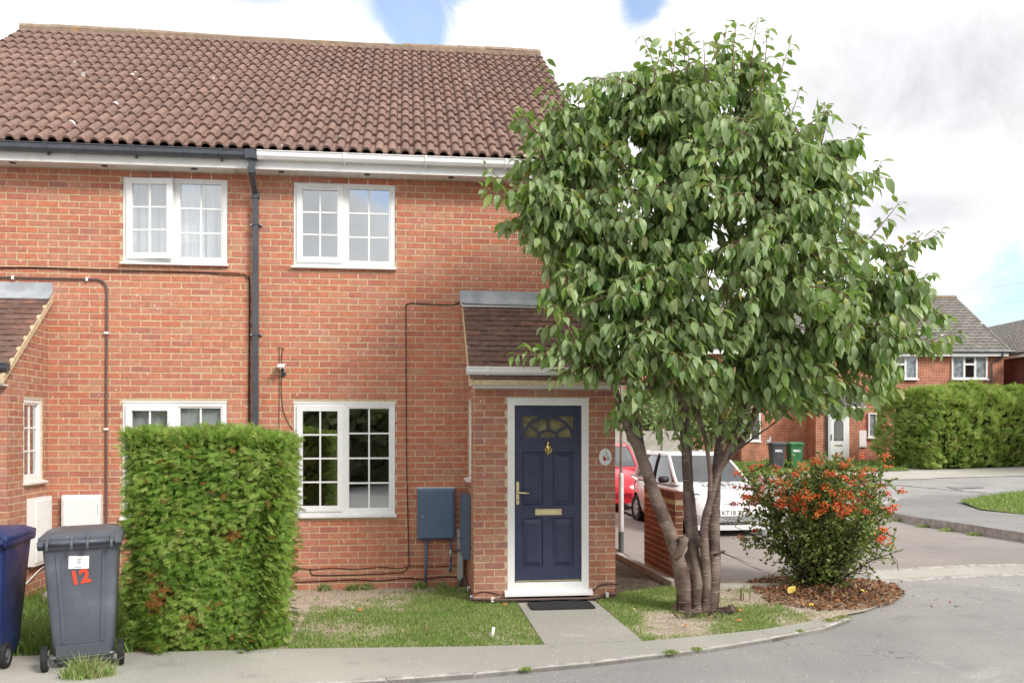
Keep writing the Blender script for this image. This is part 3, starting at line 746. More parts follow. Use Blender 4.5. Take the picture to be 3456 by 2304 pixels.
    q = MB(); q.box(dx0 + 0.01, dx1 - 0.01, yd - 0.010, yd + 0.001, 0.234, 0.244); q.build('weather_bar', M['gold_anod'], door)
front_door(hr, 1.10, 2.00)
front_door(hl, -5.25, -4.35, False)
# ------------------------------------------------------------------ ground, road, pavements, lawns
def gz(y): return 0.0 if y < 6 else 0.018 * (min(y, 40) - 6)
def asphalt(name, c, c2, patch, speck=0.5):
    m, N = newmat(name); p = objco(N)
    base = N.mix(N.maprange(N.noise(p, 0.55, 5, 0.6), 0.35, 0.68), c, c2)
    base = N.mix(N.maprange(N.noise(p, 0.16, 4, 0.6), 0.46, 0.62, 0, 0.9), base, patch)
    base = N.mix(N.maprange(N.noise(p, 1.7, 6, 0.7), 0.56, 0.70, 0, 0.55), base, tuple(v * 0.8 for v in patch))
    base = N.mix(N.maprange(N.noise(p, 0.9, 6, 0.7, 0.6), 0.60, 0.72, 0, 0.5), base, tuple(v * 1.2 for v in c2))
    fine = N.noise(p, 95, 3, 0.7)
    f = N.maprange(fine, 0.3, 0.72, 1 - speck * 0.45, 1 + speck * 0.45)
    nd = N.n('ShaderNodeVectorMath', operation='SCALE'); N.link(base, nd.inputs[0]); N.link(f, nd.inputs['Scale']); col = nd.outputs[0]
    vz = N.n('ShaderNodeTexVoronoi'); vz.inputs['Scale'].default_value = 34; N.link(p, vz.inputs['Vector'])
    sc = N.n('ShaderNodeSeparateColor'); N.link(vz.outputs['Color'], sc.inputs[0])
    col = N.mix(N.math('MULTIPLY', N.math('LESS_THAN', vz.outputs['Distance'], 0.22), N.math('GREATER_THAN', sc.outputs[0], 0.93)), col, (0.62, 0.60, 0.56))
    col = N.mix(N.math('MULTIPLY', N.math('LESS_THAN', vz.outputs['Distance'], 0.2), N.math('LESS_THAN', sc.outputs[0], 0.03)), col, (0.06, 0.055, 0.05))
    # hairline cracks
    v2 = N.n('ShaderNodeTexVoronoi', feature='DISTANCE_TO_EDGE'); v2.inputs['Scale'].default_value = 0.42
    wob = N.n('ShaderNodeVectorMath', operation='ADD'); N.link(p, wob.inputs[0])
    nz = N.n('ShaderNodeTexNoise'); nz.inputs['Scale'].default_value = 1.6; nz.inputs['Detail'].default_value = 5; N.link(p, nz.inputs['Vector'])
    N.link(nz.outputs['Color'], wob.inputs[1]); N.link(wob.outputs[0], v2.inputs['Vector'])
    col = N.mix(N.math('MULTIPLY', N.math('LESS_THAN', v2.outputs['Distance'], 0.0022), N.maprange(N.noise(p, 0.4, 2), 0.5, 0.6, 0, 0.55)), col, (0.07, 0.065, 0.06))
    return finish(m, N, col, 0.9, 0.25, bump=fine, bstr=0.55, bdist=0.008)
M['asphalt'] = asphalt('worn_asphalt', (0.31, 0.30, 0.288), (0.355, 0.34, 0.325), (0.255, 0.247, 0.24))
M['asphalt2'] = asphalt('footway_asphalt', (0.25, 0.243, 0.238), (0.285, 0.276, 0.268), (0.22, 0.214, 0.209))
M['drive'] = asphalt('pinkish_asphalt', (0.285, 0.256, 0.238), (0.315, 0.285, 0.262), (0.24, 0.222, 0.212))
M['pave'] = asphalt('pavement_concrete', (0.42, 0.40, 0.355), (0.47, 0.45, 0.40), (0.335, 0.322, 0.288), 0.45)
def soil_mat(name, a, b, c, sc=26):
    m, N = newmat(name); p = objco(N)
    vz = N.n('ShaderNodeTexVoronoi'); vz.inputs['Scale'].default_value = sc; N.link(p, vz.inputs['Vector'])
    s = N.n('ShaderNodeSeparateColor'); N.link(vz.outputs['Color'], s.inputs[0])
    col = N.ramp(s.outputs[0], [(0, a), (0.5, b), (1, c)])
    col = N.mix(N.maprange(N.noise(p, 3, 5), 0.45, 0.7, 0, 0.6), col, a)
    return finish(m, N, col, 0.95, 0.1, bump=vz.outputs['Distance'], bstr=0.7, bdist=0.01)
M['gravel'] = soil_mat('dry_gravel_soil', (0.30, 0.235, 0.17), (0.46, 0.38, 0.30), (0.60, 0.51, 0.43), 62)
M['soil'] = soil_mat('dark_soil', (0.07, 0.055, 0.04), (0.12, 0.095, 0.075), (0.17, 0.14, 0.11), 40)
M['turf'] = soil_mat('turf_soil', (0.085, 0.12, 0.03), (0.12, 0.17, 0.04), (0.16, 0.19, 0.07), 60)

def sheet(name, poly, z, mat, thick=0.0, kind='structure', parent=None, drape=True):
    q = MB(); n = len(poly)
    top = [(x, y, z + (gz(y) if drape else 0)) for x, y in poly]
    if thick: q.add(top + [(x, y, zz - thick) for x, y, zz in top], [tuple(range(n))] + [(i, i + n, (i + 1) % n + n, (i + 1) % n) for i in range(n)])
    else: q.add(top, [tuple(range(n))])
    o = q.build(name, mat, parent)
    bm = bmesh.new(); bm.from_mesh(o.data); bmesh.ops.triangulate(bm, faces=[f for f in bm.faces if len(f.verts) > 4]); bmesh.ops.recalc_face_normals(bm, faces=bm.faces)
    bm.to_mesh(o.data); bm.free()
    for f in o.data.polygons:
        if f.normal.z < -0.5: f.flip()
    if kind and parent is None: o['kind'] = kind
    return o
# one terrain sheet to the horizon: the cul-de-sac's asphalt
q = MB(); xs = [-900, -120, -30, -10, 0, 10, 20, 30, 60, 140, 900]; ys = [-900, -80, -30, -12, 0, 3, 6, 10, 16, 24, 32, 40, 80, 300, 1500]
q.v = [(x, y, gz(y) - 0.012) for y in ys for x in xs]; n = len(xs)
q.f = [(j * n + i, j * n + i + 1, (j + 1) * n + i + 1, (j + 1) * n + i) for j in range(len(ys) - 1) for i in range(n - 1)]; q.t = [0.0] * len(q.f); q.m = [0] * len(q.f)
tag(q.build('road', M['asphalt']), kind='structure')

BACK = [(-9.0, -2.88), (-1.08, -2.91), (0.58, -3.02), (1.22, -3.03), (2.10, -3.01), (2.73, -2.86), (3.30, -2.70), (3.75, -2.50), (4.15, -2.26)]
FRONT = [(-9.0, -4.15), (-1.5, -4.09), (-0.15, -3.99), (0.52, -3.90), (1.48, -3.68), (2.56, -3.35), (3.25, -3.05), (3.93, -2.71), (4.36, -2.36)]
sheet('pavement', BACK + FRONT[::-1], 0.022, M['pave'], 0.06, drape=False)
# thin kerb edging set in lengths along the front of the pavement
def struct_root(name):
    o = bpy.data.objects.new(name, None); COL.objects.link(o); o.empty_display_size = 0.2
    return tag(o, kind='structure')
kb = struct_root('edging_kerb')
def blocks(parent, path, w, h0, h1, name, mat, L=0.9, gap=0.008):
    pts = [Vector((x, y, 0)) for x, y in path]; acc = []
    for a, b in zip(pts, pts[1:]):
        n = max(1, round((b - a).length / L))
        for i in range(n): acc.append((a.lerp(b, i / n), a.lerp(b, (i + 1) / n)))
    for a, b in acc:
        d = (b - a); l = d.length - gap; d.normalize(); n = Vector((-d.y, d.x, 0)) * w
        z = gz((a.y + b.y) / 2)
        q = MB(); j = R.uniform(-.004, .004); c = min(0.012, w * 0.25)
        a2 = a + d * gap
        sec = [(0, h0), (0, h1 - c), (c / w, h1), (1, h1), (1, h0)]
        q.loft([[tuple(p + n * s + Vector((0, 0, z + hh + j))) for s, hh in sec] for p in (a2, b)])
        q.build(name, mat, parent)
blocks(kb, FRONT, 0.05, -0.06, 0.030, 'kerb_stone', M['kerb'])
PATH = [(1.20, -1.15), (1.20, -3.02), (2.08, -3.00), (2.05, -1.15)]
sheet('garden_path', PATH, 0.026, M['pave'], 0.05, drape=False)
sheet('lawn', [(-6.5, -2.885), (-1.08, -2.915), (0.58, -3.025), (1.20, -3.03), (1.20, -1.0), (0.8, 0.0), (-6.5, 0.0)], 0.008, M['gravel'], drape=False)
RL = [(2.08, -3.0), (2.73, -2.86), (3.30, -2.70), (3.75, -2.50), (4.15, -2.26), (4.75, -1.95), (5.45, -1.35), (5.85, -0.7), (5.75, -0.15), (4.6, 0.1), (3.35, -0.2), (2.5, -0.6), (2.06, -1.1)]
sheet('side_lawn', RL, 0.010, M['gravel'], drape=False)
sheet('passage_ground', [(2.06, -1.02), (3.30, -0.45), (3.28, 4.5), (2.06, 4.5)], 0.004, M['soil'], drape=False)
kb2 = struct_root('concrete_edging')
blocks(kb2, [(3.26, -0.35), (3.17, 2.2)], 0.10, -0.05, 0.075, 'edging_block', M['kerb'], 0.9)
blocks(kb2, [(4.55, -0.42), (3.62, -0.42)], 0.16, -0.05, 0.055, 'edging_block', M['concrete'], 0.46)
sheet('driveway', [(3.3, -0.25), (4.758, -0.1), (4.748, 9), (3.3, 9)], -0.004, M['drive'])
sheet('driveway_apron', [(4.798, -0.1), (5.7, 0.45), (6.12, 0.62), (7.75, 0.92), (9.4, 0.9), (10.2, 3.2), (9.9, 5.7), (10.1, 7.7), (11.2, 9.6), (12.0, 10.8), (15.0, 16.2), (13.0, 19.0), (4.798, 17.0)], -0.005, M['drive'])
kb3 = struct_root('dropped_kerb')
for pth in ([(5.55, 0.30), (6.12, 0.50), (7.75, 0.80), (8.55, 0.76), (16, 0.5)], [(5.30, -0.42), (5.85, -0.28), (6.9, -0.07), (8.02, 0.05), (16, 0.2)]):
    blocks(kb3, pth, 0.11, -0.06, 0.0085, 'kerb_stone', M['kerb'], 0.9)
blocks(kb3, [(4.80, -0.1), (4.78, 9.0)], 0.05, -0.05, 0.010, 'edging_block', M['kerb'], 0.9)
sheet('gutter_channel', [(5.7, -0.28), (6.9, -0.0), (8.02, 0.12), (16, 0.28), (16, 0.47), (8.55, 0.74), (7.75, 0.78), (6.15, 0.48)], -0.003, M['pave'], drape=False)
# the raised footway corner opposite, with its kerb and grass
IK = [(12.6, 10.95), (11.41, 9.58), (10.62, 8.5), (10.38, 7.77), (10.15, 6.8), (10.12, 5.73), (10.21, 4.99), (10.36, 3.18), (10.75, 0.6), (11.6, -3.0), (13.5, -7.0)]
IB = [(30, -7.0), (30, 19.0), (17.66, 13.2), (15.14, 11.75), (14.04, 11.95)]
q = MB(); poly = IK + IB; n = len(poly)
hts = [0.02, 0.03, 0.08, 0.10, 0.115, 0.12, 0.12, 0.12, 0.12, 0.12, 0.12, 0.12, 0.06, 0.03, 0.02, 0.02]
q.add([(x, y, gz(y) + h) for (x, y), h in zip(poly, hts)], [tuple(range(n))]); o = q.build('footway', M['asphalt2']); tag(o, kind='structure')
bm = bmesh.new(); bm.from_mesh(o.data); bmesh.ops.triangulate(bm, faces=bm.faces); bm.to_mesh(o.data); bm.free()
for f in o.data.polygons:
    if f.normal.z < 0: f.flip()
kb4 = struct_root('kerb')
for (p, q_), h in zip(zip(IK, IK[1:]), hts): 
    blocks(kb4, [q_, p], -0.12, -0.08, h + 0.006, 'kerb_stone', M['kerb'], 0.9)
IG = [(12.55, 7.5), (13.28, 9.33), (14.6, 10.4), (16.24, 11.5), (20.0, 13.0), (26, 15.5), (26, 3.0), (14.5, 4.2), (12.9, 6.2)]
sheet('verge', IG, 0.118, M['turf'])
sheet('far_pavement', [(13.5, 17.3), (17.4, 17.7), (18.7, 18.3), (22.03, 18.9), (45, 24), (45, 33), (25.94, 24.05), (19.6, 21.9), (16.5, 21.3), (12.5, 19.8)], 0.006, M['pave'])
kb5 = struct_root('flush_kerb')
blocks(kb5, [(16.3, 12.4), (15.19, 15.67), (14.2, 18.0)], 0.10, -0.06, 0.012, 'kerb_stone', M['kerb'], 0.9)
sheet('manhole_cover', [(16.2, 13.9), (17.4, 14.3), (17.5, 15.0), (16.3, 14.6)], 0.006, M['asphalt2'])
sheet('far_lawn', [(4, 21.5), (12.5, 19.9), (16.5, 21.4), (19.6, 22.0), (22.5, 29.0), (4, 33)], 0.010, M['turf'])

# ------------------------------------------------------------------ grass blades
def inside(p, poly):
    c = False; x, y = p
    for i in range(len(poly)):
        (x1, y1), (x2, y2) = poly[i - 1], poly[i]
        if (y1 > y) != (y2 > y) and x < (x2 - x1) * (y - y1) / (y2 - y1) + x1: c = not c
    return c
GRASS = [(0, (0.13, 0.23, 0.045)), (0.35, (0.19, 0.305, 0.07)), (0.7, (0.27, 0.375, 0.11)), (0.86, (0.37, 0.43, 0.17)), (1.0, (0.56, 0.49, 0.30))]
M['grass'] = toned('grass_blade', GRASS, 0.55, 0.3, 0.12, 6, trans=0.35)
def blades(name, poly, n, h, label, seed, dens=None, zf=None, w=0.0032, dry=0.0, lean=0.6, kind='stuff', lift=0.0):
    rr = random.Random(seed); xs_ = [p[0] for p in poly]; ys_ = [p[1] for p in poly]
    V = []; Fs = []; T = []; made = 0; tries = 0
    while made < n and tries < n * 8:
        tries += 1
        x, y = rr.uniform(min(xs_), max(xs_)), rr.uniform(min(ys_), max(ys_))
        if not inside((x, y), poly): continue
        d = dens(x, y) if dens else 1.0
        if rr.random() > d: continue
        made += 1
        z = (zf(x, y) if zf else gz(y)) 
        hh = h * rr.uniform(0.45, 1.25) * (0.55 + 0.45 * d); a = rr.uniform(0, 2 * math.pi); ca, sa = math.cos(a), math.sin(a)
        ln = hh * rr.uniform(0.1, lean); b = rr.uniform(0, 2 * math.pi); lx, ly = math.cos(b) * ln, math.sin(b) * ln; ww = w * rr.uniform(0.7, 1.5)
        i = len(V)
        V += [(x - ca * ww, y - sa * ww, z), (x + ca * ww, y + sa * ww, z), (x + lx * 0.4 + ca * ww * .8, y + ly * .4 + sa * ww * .8, z + hh * 0.62), (x + lx * .4 - ca * ww * .8, y + ly * .4 - sa * ww * .8, z + hh * 0.62), (x + lx, y + ly, z + hh)]
        Fs += [(i, i + 1, i + 2, i + 3), (i + 3, i + 2, i + 4)]
        t = rr.uniform(0.001, 0.86) if rr.random() > dry else rr.uniform(0.86, 1.0)
        t = min(1, max(0.001, t * 0.75 + 0.25 * (0.5 + mnoise.noise((x * 1.3, y * 1.3, seed))))) if t < 0.86 else t
        t = min(1, t + lift); T += [t, t]
    mb = MB(); mb.v = V; mb.f = Fs; mb.t = T; mb.m = [0] * len(Fs)
    o = mb.build(name, M['grass'], fix=False); tag(o, label, 'grass', kind=kind); return o
def nz(x, y, s, k): return mnoise.fractal((x * s, y * s, k), 1.0, 2.0, 4)
def dens_mid(x, y):
    v = 0.58 + 0.95 * nz(x, y, 0.95, 3.1) + 0.25 * nz(x, y, 4, 7)
    v += 0.30 * (x + 0.3) - 0.22 * (y + 1.2) - (0.35 if y > -0.25 else 0)
    if x < -1.0: v -= 0.45
    return max(0.03, min(1, v))
def dens_right(x, y):
    v = 0.58 + 0.95 * nz(x, y, 1.0, 9.1) + 0.25 * nz(x, y, 4, 2) + 0.30 * (2.8 - x) - 0.12 * (y + 2)
    if x > 4.0: v -= 0.5
    return max(0.02, min(1, v))
blades('lawn_grass', [(-1.25, -2.90), (0.58, -3.01), (1.19, -3.02), (1.19, -1.05), (0.72, -0.03), (-1.35, -0.03)], 30000, 0.034, 'patchy short grass on the front lawn beside the concrete path', 5, dens_mid, lambda x, y: 0.008, dry=0.12)
blades('lawn_grass', RL, 20000, 0.038, 'patchy grass round the foot of the cherry tree', 6, dens_right, lambda x, y: 0.010, dry=0.16)
blades('long_grass', [(-4.0, -2.86), (-2.3, -2.86), (-2.3, -0.05), (-4.0, -0.05)], 12000, 0.15, 'long green grass between the bins and the neighbouring porch', 7, None, lambda x, y: 0.008, w=0.006, dry=0.04, lean=1.0)
blades('verge_grass', IG, 16000, 0.07, 'mown grass on the far footway corner', 8, lambda x, y: 1 if x < 18 else 0.4, lambda x, y: 0.118 + gz(y), w=0.009, dry=0.1)
blades('far_lawn_grass', [(4, 21.5), (12.5, 19.9), (16.5, 21.4), (19.6, 22.0), (22.5, 29.0), (12, 31)], 12000, 0.09, 'lawn grass in front of the far brick house', 9, None, lambda x, y: 0.01 + gz(y), w=0.014, dry=0.1)
# tufts and weeds in the joints
def tuft(x, y, r, n, h, label, seed, name='grass_tuft', dry=0.15, z=0.0, w=0.0035, lean=1.1, group=None):
    ring = [(x + r * math.cos(a), y + r * 0.7 * math.sin(a)) for a in [i * math.pi / 5 for i in range(10)]]
    o = blades(name, ring, n, h, label, seed, lambda a, b: max(0.1, 1 - math.hypot(a - x, (b - y) / .7) / r), lambda a, b: z, w=w, dry=dry, lean=lean, kind='stuff', lift=0.3 if dry < .2 else 0)
    if group: o['group'] = group
    return o
tuft(-2.40, -3.60, 0.22, 520, 0.17, 'grass tuft with straw stalks at the foot of the grey bin', 21, dry=0.38, z=0.02)
for i, (x, y, r) in enumerate([(0.93, -3.83, 0.06), (2.2, -3.46, 0.11), (2.45, -3.37, 0.08), (4.15, -2.42, 0.16), (4.32, -2.3, 0.14), (3.62, -2.84, 0.06)]):
    tuft(x, y, r * .75, int(110 * r / 0.1), 0.035, 'small weed growing in the joint of the pavement kerb', 30 + i, 'weed', 0.1, 0.02, 0.006, 1.4, 'weeds along the pavement kerb')
for i, (x, y) in enumerate([(-0.62, -0.10), (-0.45, -0.07), (0.16, -0.08), (-0.95, -0.08), (0.42, -0.1)]):
    tuft(x, y, 0.09, 180, 0.09, 'weed sprouting at the foot of the brick wall', 50 + i, 'weed', 0.02, 0.008, 0.007, 1.0, 'weeds at the house wall')
for i, (x, y) in enumerate([(10.2, 6.6), (10.06, 5.6), (10.1, 4.9), (10.2, 4.2)]):
    tuft(x - 0.04, y, 0.16, 160, 0.06, 'weed at the foot of the far raised kerb', 70 + i, 'weed', 0.3, gz(y), 0.009, 1.2, 'weeds along the far kerb')
# ------------------------------------------------------------------ pipes, cables and small things on the house
def pipe_sq(mb, pts, w, d):
    """square pipe through points (x,y,z) in a plane of constant x"""
    rings = []
    for i, p in enumerate(pts):
        p = Vector(p); a = Vector(pts[max(i - 1, 0)]); b = Vector(pts[min(i + 1, len(pts) - 1)])
        t = (b - a).normalized(); n = Vector((0, t.z, -t.y))
        rings.append([tuple(p + Vector((sx * w, 0, 0)) + n * sy * d) for sx, sy in ((-1, -1), (1, -1), (1, 1), (-1, 1))])
    mb.loft(rings)
q = MB(); pipe_sq(q, [(-1.735, -0.345, 4.955), (-1.735, -0.345, 4.82), (-1.735, -0.335, 4.79), (-1.735, -0.085, 4.64), (-1.735, -0.072, 4.60), (-1.735, -0.072, 0.05)], 0.030, 0.031)
dp = q.build('downpipe', M['black_pvc'], hl)
q = MB(); q.box(-1.80, -1.67, -0.412, -0.29, 4.95, 5.05); q.build('gutter_outlet', M['black_pvc'], dp)
for z in (4.83, 4.62): 
    q = MB(); q.box(-1.775, -1.695, -0.386 if z > 4.7 else -0.113, -0.305 if z > 4.7 else -0.031, z - 0.04, z + 0.035); q.build('pipe_socket', M['black_pvc'], dp)
for z in (4.28, 3.0, 1.7):
    q = MB(); q.box(-1.772, -1.698, -0.11, -0.007, z - 0.012, z + 0.012); q.box(-1.80, -1.67, -0.03, -0.007, z - 0.01, z + 0.01); b = q.build('pipe_clip', M['black_pvc'], dp)
    for s in (-1, 1):
        q = MB(); q.lathe([(0.008, -0.045), (0.008, -0.03)], 8, 'y', (-1.735 + s * 0.056, 0, z)); q.build('screw', M['chrome'], dp)

def wire(name, pts, r, mat, parent, seg=6, sub=6, jit=0.0):
    P = [Vector(p) for p in pts]; out = []
    for i in range(len(P) - 1):
        p0, p1, p2, p3 = P[max(i - 1, 0)], P[i], P[i + 1], P[min(i + 2, len(P) - 1)]
        for k in range(sub):
            t = k / sub
            v = 0.5 * ((2 * p1) + (-p0 + p2) * t + (2 * p0 - 5 * p1 + 4 * p2 - p3) * t * t + (-p0 + 3 * p1 - 3 * p2 + p3) * t ** 3)
            out.append(v + Vector((0, 0, R.uniform(-jit, jit))))
    out.append(P[-1]); q = MB(); q.tube(out, r, seg); return q.build(name, mat, parent, smooth=True)
WY = -0.012
for dz, yy in ((0.0, WY), (-0.022, WY - 0.003)):
    sag = [(-6.0, yy, 3.72 + dz), (-5.0, yy, 3.72 + dz), (-4.2, yy, 3.735 + dz * .4), (-3.6, yy, 3.728 + dz), (-3.0, yy, 3.722 + dz * .7), (-2.4, yy, 3.72 + dz * .3), (-2.1, yy, 3.716 + dz), (-1.92, yy, 3.712 + dz), (-1.84, yy, 3.68 + dz), (-1.812 + dz * .4, yy, 3.60), (-1.812 + dz * .4, yy, 2.9), (-1.815 + dz * .5, yy, 2.2), (-1.81 + dz * .4, yy, 0.3)]
    wire('cable', sag, 0.0042, M['cable'], hl)
cond = wire('conduit', [(-6.0, -0.02, 3.615), (-4.6, -0.02, 3.615), (-3.6, -0.02, 3.612), (-3.50, -0.02, 3.605), (-3.43, -0.02, 3.57), (-3.405, -0.02, 3.49), (-3.405, -0.02, 3.3), (-3.41, -0.02, 2.0), (-3.412, -0.02, 0.25)], 0.0125, M['brown_pvc'], hl, 8)
for (x, z, v) in ((-4.42, 3.615, 0), (-3.62, 3.612, 0), (-3.407, 3.0, 1), (-3.411, 1.9, 1)):
    q = MB()
    if v: q.box(x - 0.024, x + 0.024, -0.038, -0.007, z - 0.012, z + 0.012)
    else: q.box(x - 0.012, x + 0.012, -0.038, -0.007, z - 0.022, z + 0.022)
    q.build('conduit_clip', M['upvc'], cond)
wire('cable', [(2.2, -0.145, 3.372), (1.4, -0.144, 3.376), (0.75, -0.142, 3.385), (0.66, -0.03, 3.42), (0.60, WY, 3.40), (0.52, WY, 3.385), (0.30, WY, 3.39), (0.06, WY, 3.40), (0.005, WY, 3.37), (0.0, WY, 3.30), (0.002, WY, 2.5), (0.008, WY, 1.5), (0.022, WY, 0.9), (0.035, WY, 0.40), (0.03, WY, 0.27), (-0.03, WY, 0.20), (-0.2, WY, 0.185), (-0.6, WY, 0.175), (-1.05, WY, 0.178), (-1.11, WY, 0.21), (-1.12, WY, 0.26)], 0.0055, M['cable'], hr)
wire('cable', [(-1.35, WY, 0.18), (-1.24, WY, 0.26), (-1.1, WY, 0.245), (-0.85, WY, 0.262), (-0.6, WY, 0.24), (-0.3, WY, 0.262), (-0.1, WY, 0.24), (0.05, WY, 0.265), (0.3, WY, 0.255), (0.55, WY, 0.26), (0.60, WY, 0.27)], 0.0045, M['cable'], hr)
wire('cable', [(-1.4, WY, 0.10), (-1.0, WY, 0.108), (-0.6, WY, 0.118), (-0.3, WY, 0.10), (0.0, WY, 0.122), (0.2, WY, 0.108), (0.45, WY, 0.135), (0.60, WY, 0.125), (0.68, -0.05, 0.11)], 0.0065, M['cable'], hr)
# brown conduit that runs round the porch just above the ground
cd2 = wire('conduit', [(0.545, -0.03, 0.45), (0.62, -0.045, 0.45), (0.665, -0.045, 0.45), (0.685, -0.045, 0.42), (0.69, -0.045, 0.18), (0.70, -0.07, 0.12), (0.712, -0.4, 0.085), (0.712, -0.9, 0.065), (0.712, -1.06, 0.06), (0.735, -1.085, 0.058), (0.80, -1.088, 0.058), (1.05, -1.14, 0.055), (1.6, -1.145, 0.055), (2.04, -1.14, 0.055), (2.15, -1.09, 0.075), (2.27, -1.088, 0.08), (2.315, -1.07, 0.085), (2.318, -0.9, 0.22)], 0.0125, M['brown_pvc'], hr, 8)
for (x, y, z) in ((0.712, -0.55, 0.078), (0.712, -1.0, 0.062), (0.93, -1.11, 0.057), (2.2, -1.09, 0.077)):
    q = MB(); q.box(x - 0.016, x + 0.016, y - 0.022, y + 0.02, z - 0.024, z + 0.024); q.build('conduit_clip', M['upvc'], cd2)
wire('cable', [(0.715, -1.1, 0.02), (0.9, -1.12, 0.035), (1.15, -1.16, 0.03), (1.4, -1.18, 0.05), (1.7, -1.17, 0.028), (2.0, -1.12, 0.05), (2.1, -1.1, 0.06)], 0.006, M['cable'], hr)
wire('cable', [(2.03, -1.10, 0.10), (2.10, -1.09, 0.17), (2.2, -1.085, 0.195), (2.3, -1.085, 0.19), (2.36, -0.95, 0.17), (2.40, -0.7, 0.12), (2.36, -0.6, 0.06)], 0.006, M['cable'], hr)
wire('cable', [(0.74, -1.085, 0.115), (0.82, -1.075, 0.135), (0.92, -1.075, 0.125), (1.02, -1.09, 0.10)], 0.005, M['cable'], hr)

# electricity cabinet with its pipes, and grey trunking
mc = thing('meter_cabinet', 'blue grey meter cabinet on the brick wall under the cable', 'meter cabinet', (0.355, 0, 0.58))
q = MB(); q.prism([(-0.007, 0.582), (-0.055, 0.582), (-0.075, 0.600), (-0.075, 1.165), (-0.05, 1.195), (-0.007, 1.195)], 'x', 0.135, 0.578); q.build('cabinet_body', M['blue_box'], mc)
q = MB(); q.cbox(0.160, 0.560, -0.092, -0.0755, 0.605, 1.155, 0.006); cdoor = q.build('cabinet_door', M['blue_box'], mc)
q = MB(); q.lathe([(0.009, -0.096), (0.009, -0.092)], 10, 'y', (0.195, 0, 0.865)); q.build('lock', M['metal'], cdoor)
for z in (0.66, 1.09):
    q = MB(); q.tube([(0.566, -0.088, z - 0.03), (0.566, -0.088, z + 0.03)], 0.006, 8); q.build('hinge', M['blue_box'], cdoor)
q = MB(); q.box(0.125, 0.588, -0.05, -0.0065, 1.1955, 1.206); q.build('mortar_fillet', M['upvc_dirty'], mc)
q = MB(); q.tube([(0.24, -0.035, 0.58), (0.235, -0.035, 0.30), (0.232, -0.035, 0.0)], 0.018, 12); q.build('supply_pipe', M['blue_box'], mc, smooth=True)
q = MB(); q.tube([(0.53, -0.03, 0.58), (0.53, -0.03, 0.47), (0.528, -0.03, 0.25), (0.528, -0.022, 0.21), (0.528, -0.005, 0.20)], 0.0125, 10); q.build('earth_pipe', M['blue_box'], mc, smooth=True)
q = MB(); q.tube([(0.53, -0.03, 0.46), (0.529, -0.03, 0.34)], 0.0145, 10); q.build('pipe_joint', M['metal'], mc, smooth=True)
tk = thing('cable_trunking', 'grey plastic cable trunking beside the porch corner', 'trunking', (0.645, 0, 0.02))
q = MB(); q.box(0.612, 0.678, -0.040, -0.007, 0.10, 0.60); q.box(0.610, 0.680, -0.030, -0.0068, 0.10, 0.60) if False else None; q.build('trunking_cover', M['grey_pvc'], tk)
q = MB(); q.prism([(-0.007, 0.605), (-0.052, 0.605), (-0.045, 0.69), (-0.007, 0.70)], 'x', 0.607, 0.683); q.build('trunking_head', M['grey_pvc'], tk)
for (x, z) in ((0.618, 0.5), (0.672, 0.5), (0.618, 0.28), (0.672, 0.28)):
    q = MB(); q.lathe([(0.004, -0.042), (0.004, -0.039)], 8, 'y', (x, 0, z)); q.build('screw', M['dark'], tk)
q = MB(); q.tube([(0.645, -0.03, 0.10), (0.645, -0.03, -0.02)], 0.028, 12); q.build('trunking_tail', M['black_pvc'], tk, smooth=True)
wm = thing('meter_cabinet', 'square white gas meter cabinet on the brick wall behind the grey bin', 'meter cabinet', (-3.66, 0, 0.5))
q = MB(); q.prism([(-0.007, 0.50), (-0.065, 0.50), (-0.085, 0.52), (-0.085, 1.125), (-0.06, 1.15), (-0.007, 1.15)], 'x', -3.875, -3.452); q.build('cabinet_body', M['upvc'], wm)
q = MB(); q.cbox(-3.855, -3.49, -0.100, -0.0855, 0.53, 1.11, 0.005); dd = q.build('cabinet_door', M['upvc'], wm)
q = MB(); q.lathe([(0.009, -0.104), (0.009, -0.1)], 10, 'y', (-3.832, 0, 0.80)); q.build('lock', M['dark'], dd)
q = MB(); q.tube([(-3.476, -0.093, 0.94), (-3.476, -0.093, 1.05)], 0.006, 8); q.build('hinge', M['upvc'], dd)
# white overflow box under the neighbour's window, seen past the hedge
wb = MB(); wb.box(-3.17, -3.02, -0.07, -0.007, 0.88 - 0.10, 0.88 - 0.02); tag(wb.build('vent_box', M['upvc_dirty']), 'small white plastic vent box low on the wall behind the clipped hedge', 'vent box')

# security camera and its leads
cm = thing('security_camera', 'small white bullet security camera on the brick wall', 'security camera', (-1.43, 0, 2.58))
q = MB(); q.lathe([(0.03, -0.02), (0.03, -0.006)], 14, 'y', (-1.425, 0, 2.545)); q.tube([(-1.425, -0.015, 2.545), (-1.425, -0.05, 2.545), (-1.427, -0.07, 2.57)], 0.012, 8); q.build('bracket', M['black_pvc'], cm, smooth=False)
q = MB(); q.tube([(-1.455, -0.03, 2.63), (-1.42, -0.15, 2.585)], 0.026, 14); q.build('camera_body', M['upvc'], cm, smooth=False)
q = MB(); q.tube([(-1.4205, -0.151, 2.5845), (-1.419, -0.156, 2.5825)], 0.021, 14); q.build('lens', M['dark'], cm)
q = MB(); q.box(-1.485, -1.40, -0.165, -0.02, 2.638, 2.643); q.xf(Matrix.Translation((-1.44, -0.09, 2.62)) @ Matrix.Rotation(rad(18), 4, 'X') @ Matrix.Translation((1.44, 0.09, -2.62))); q.build('sunshield', M['upvc'], cm)
wire('cable', [(-1.475, WY, 2.86), (-1.475, WY, 2.4), (-1.478, WY, 1.7), (-1.478, WY, 1.0)], 0.003, M['cable'], hr)
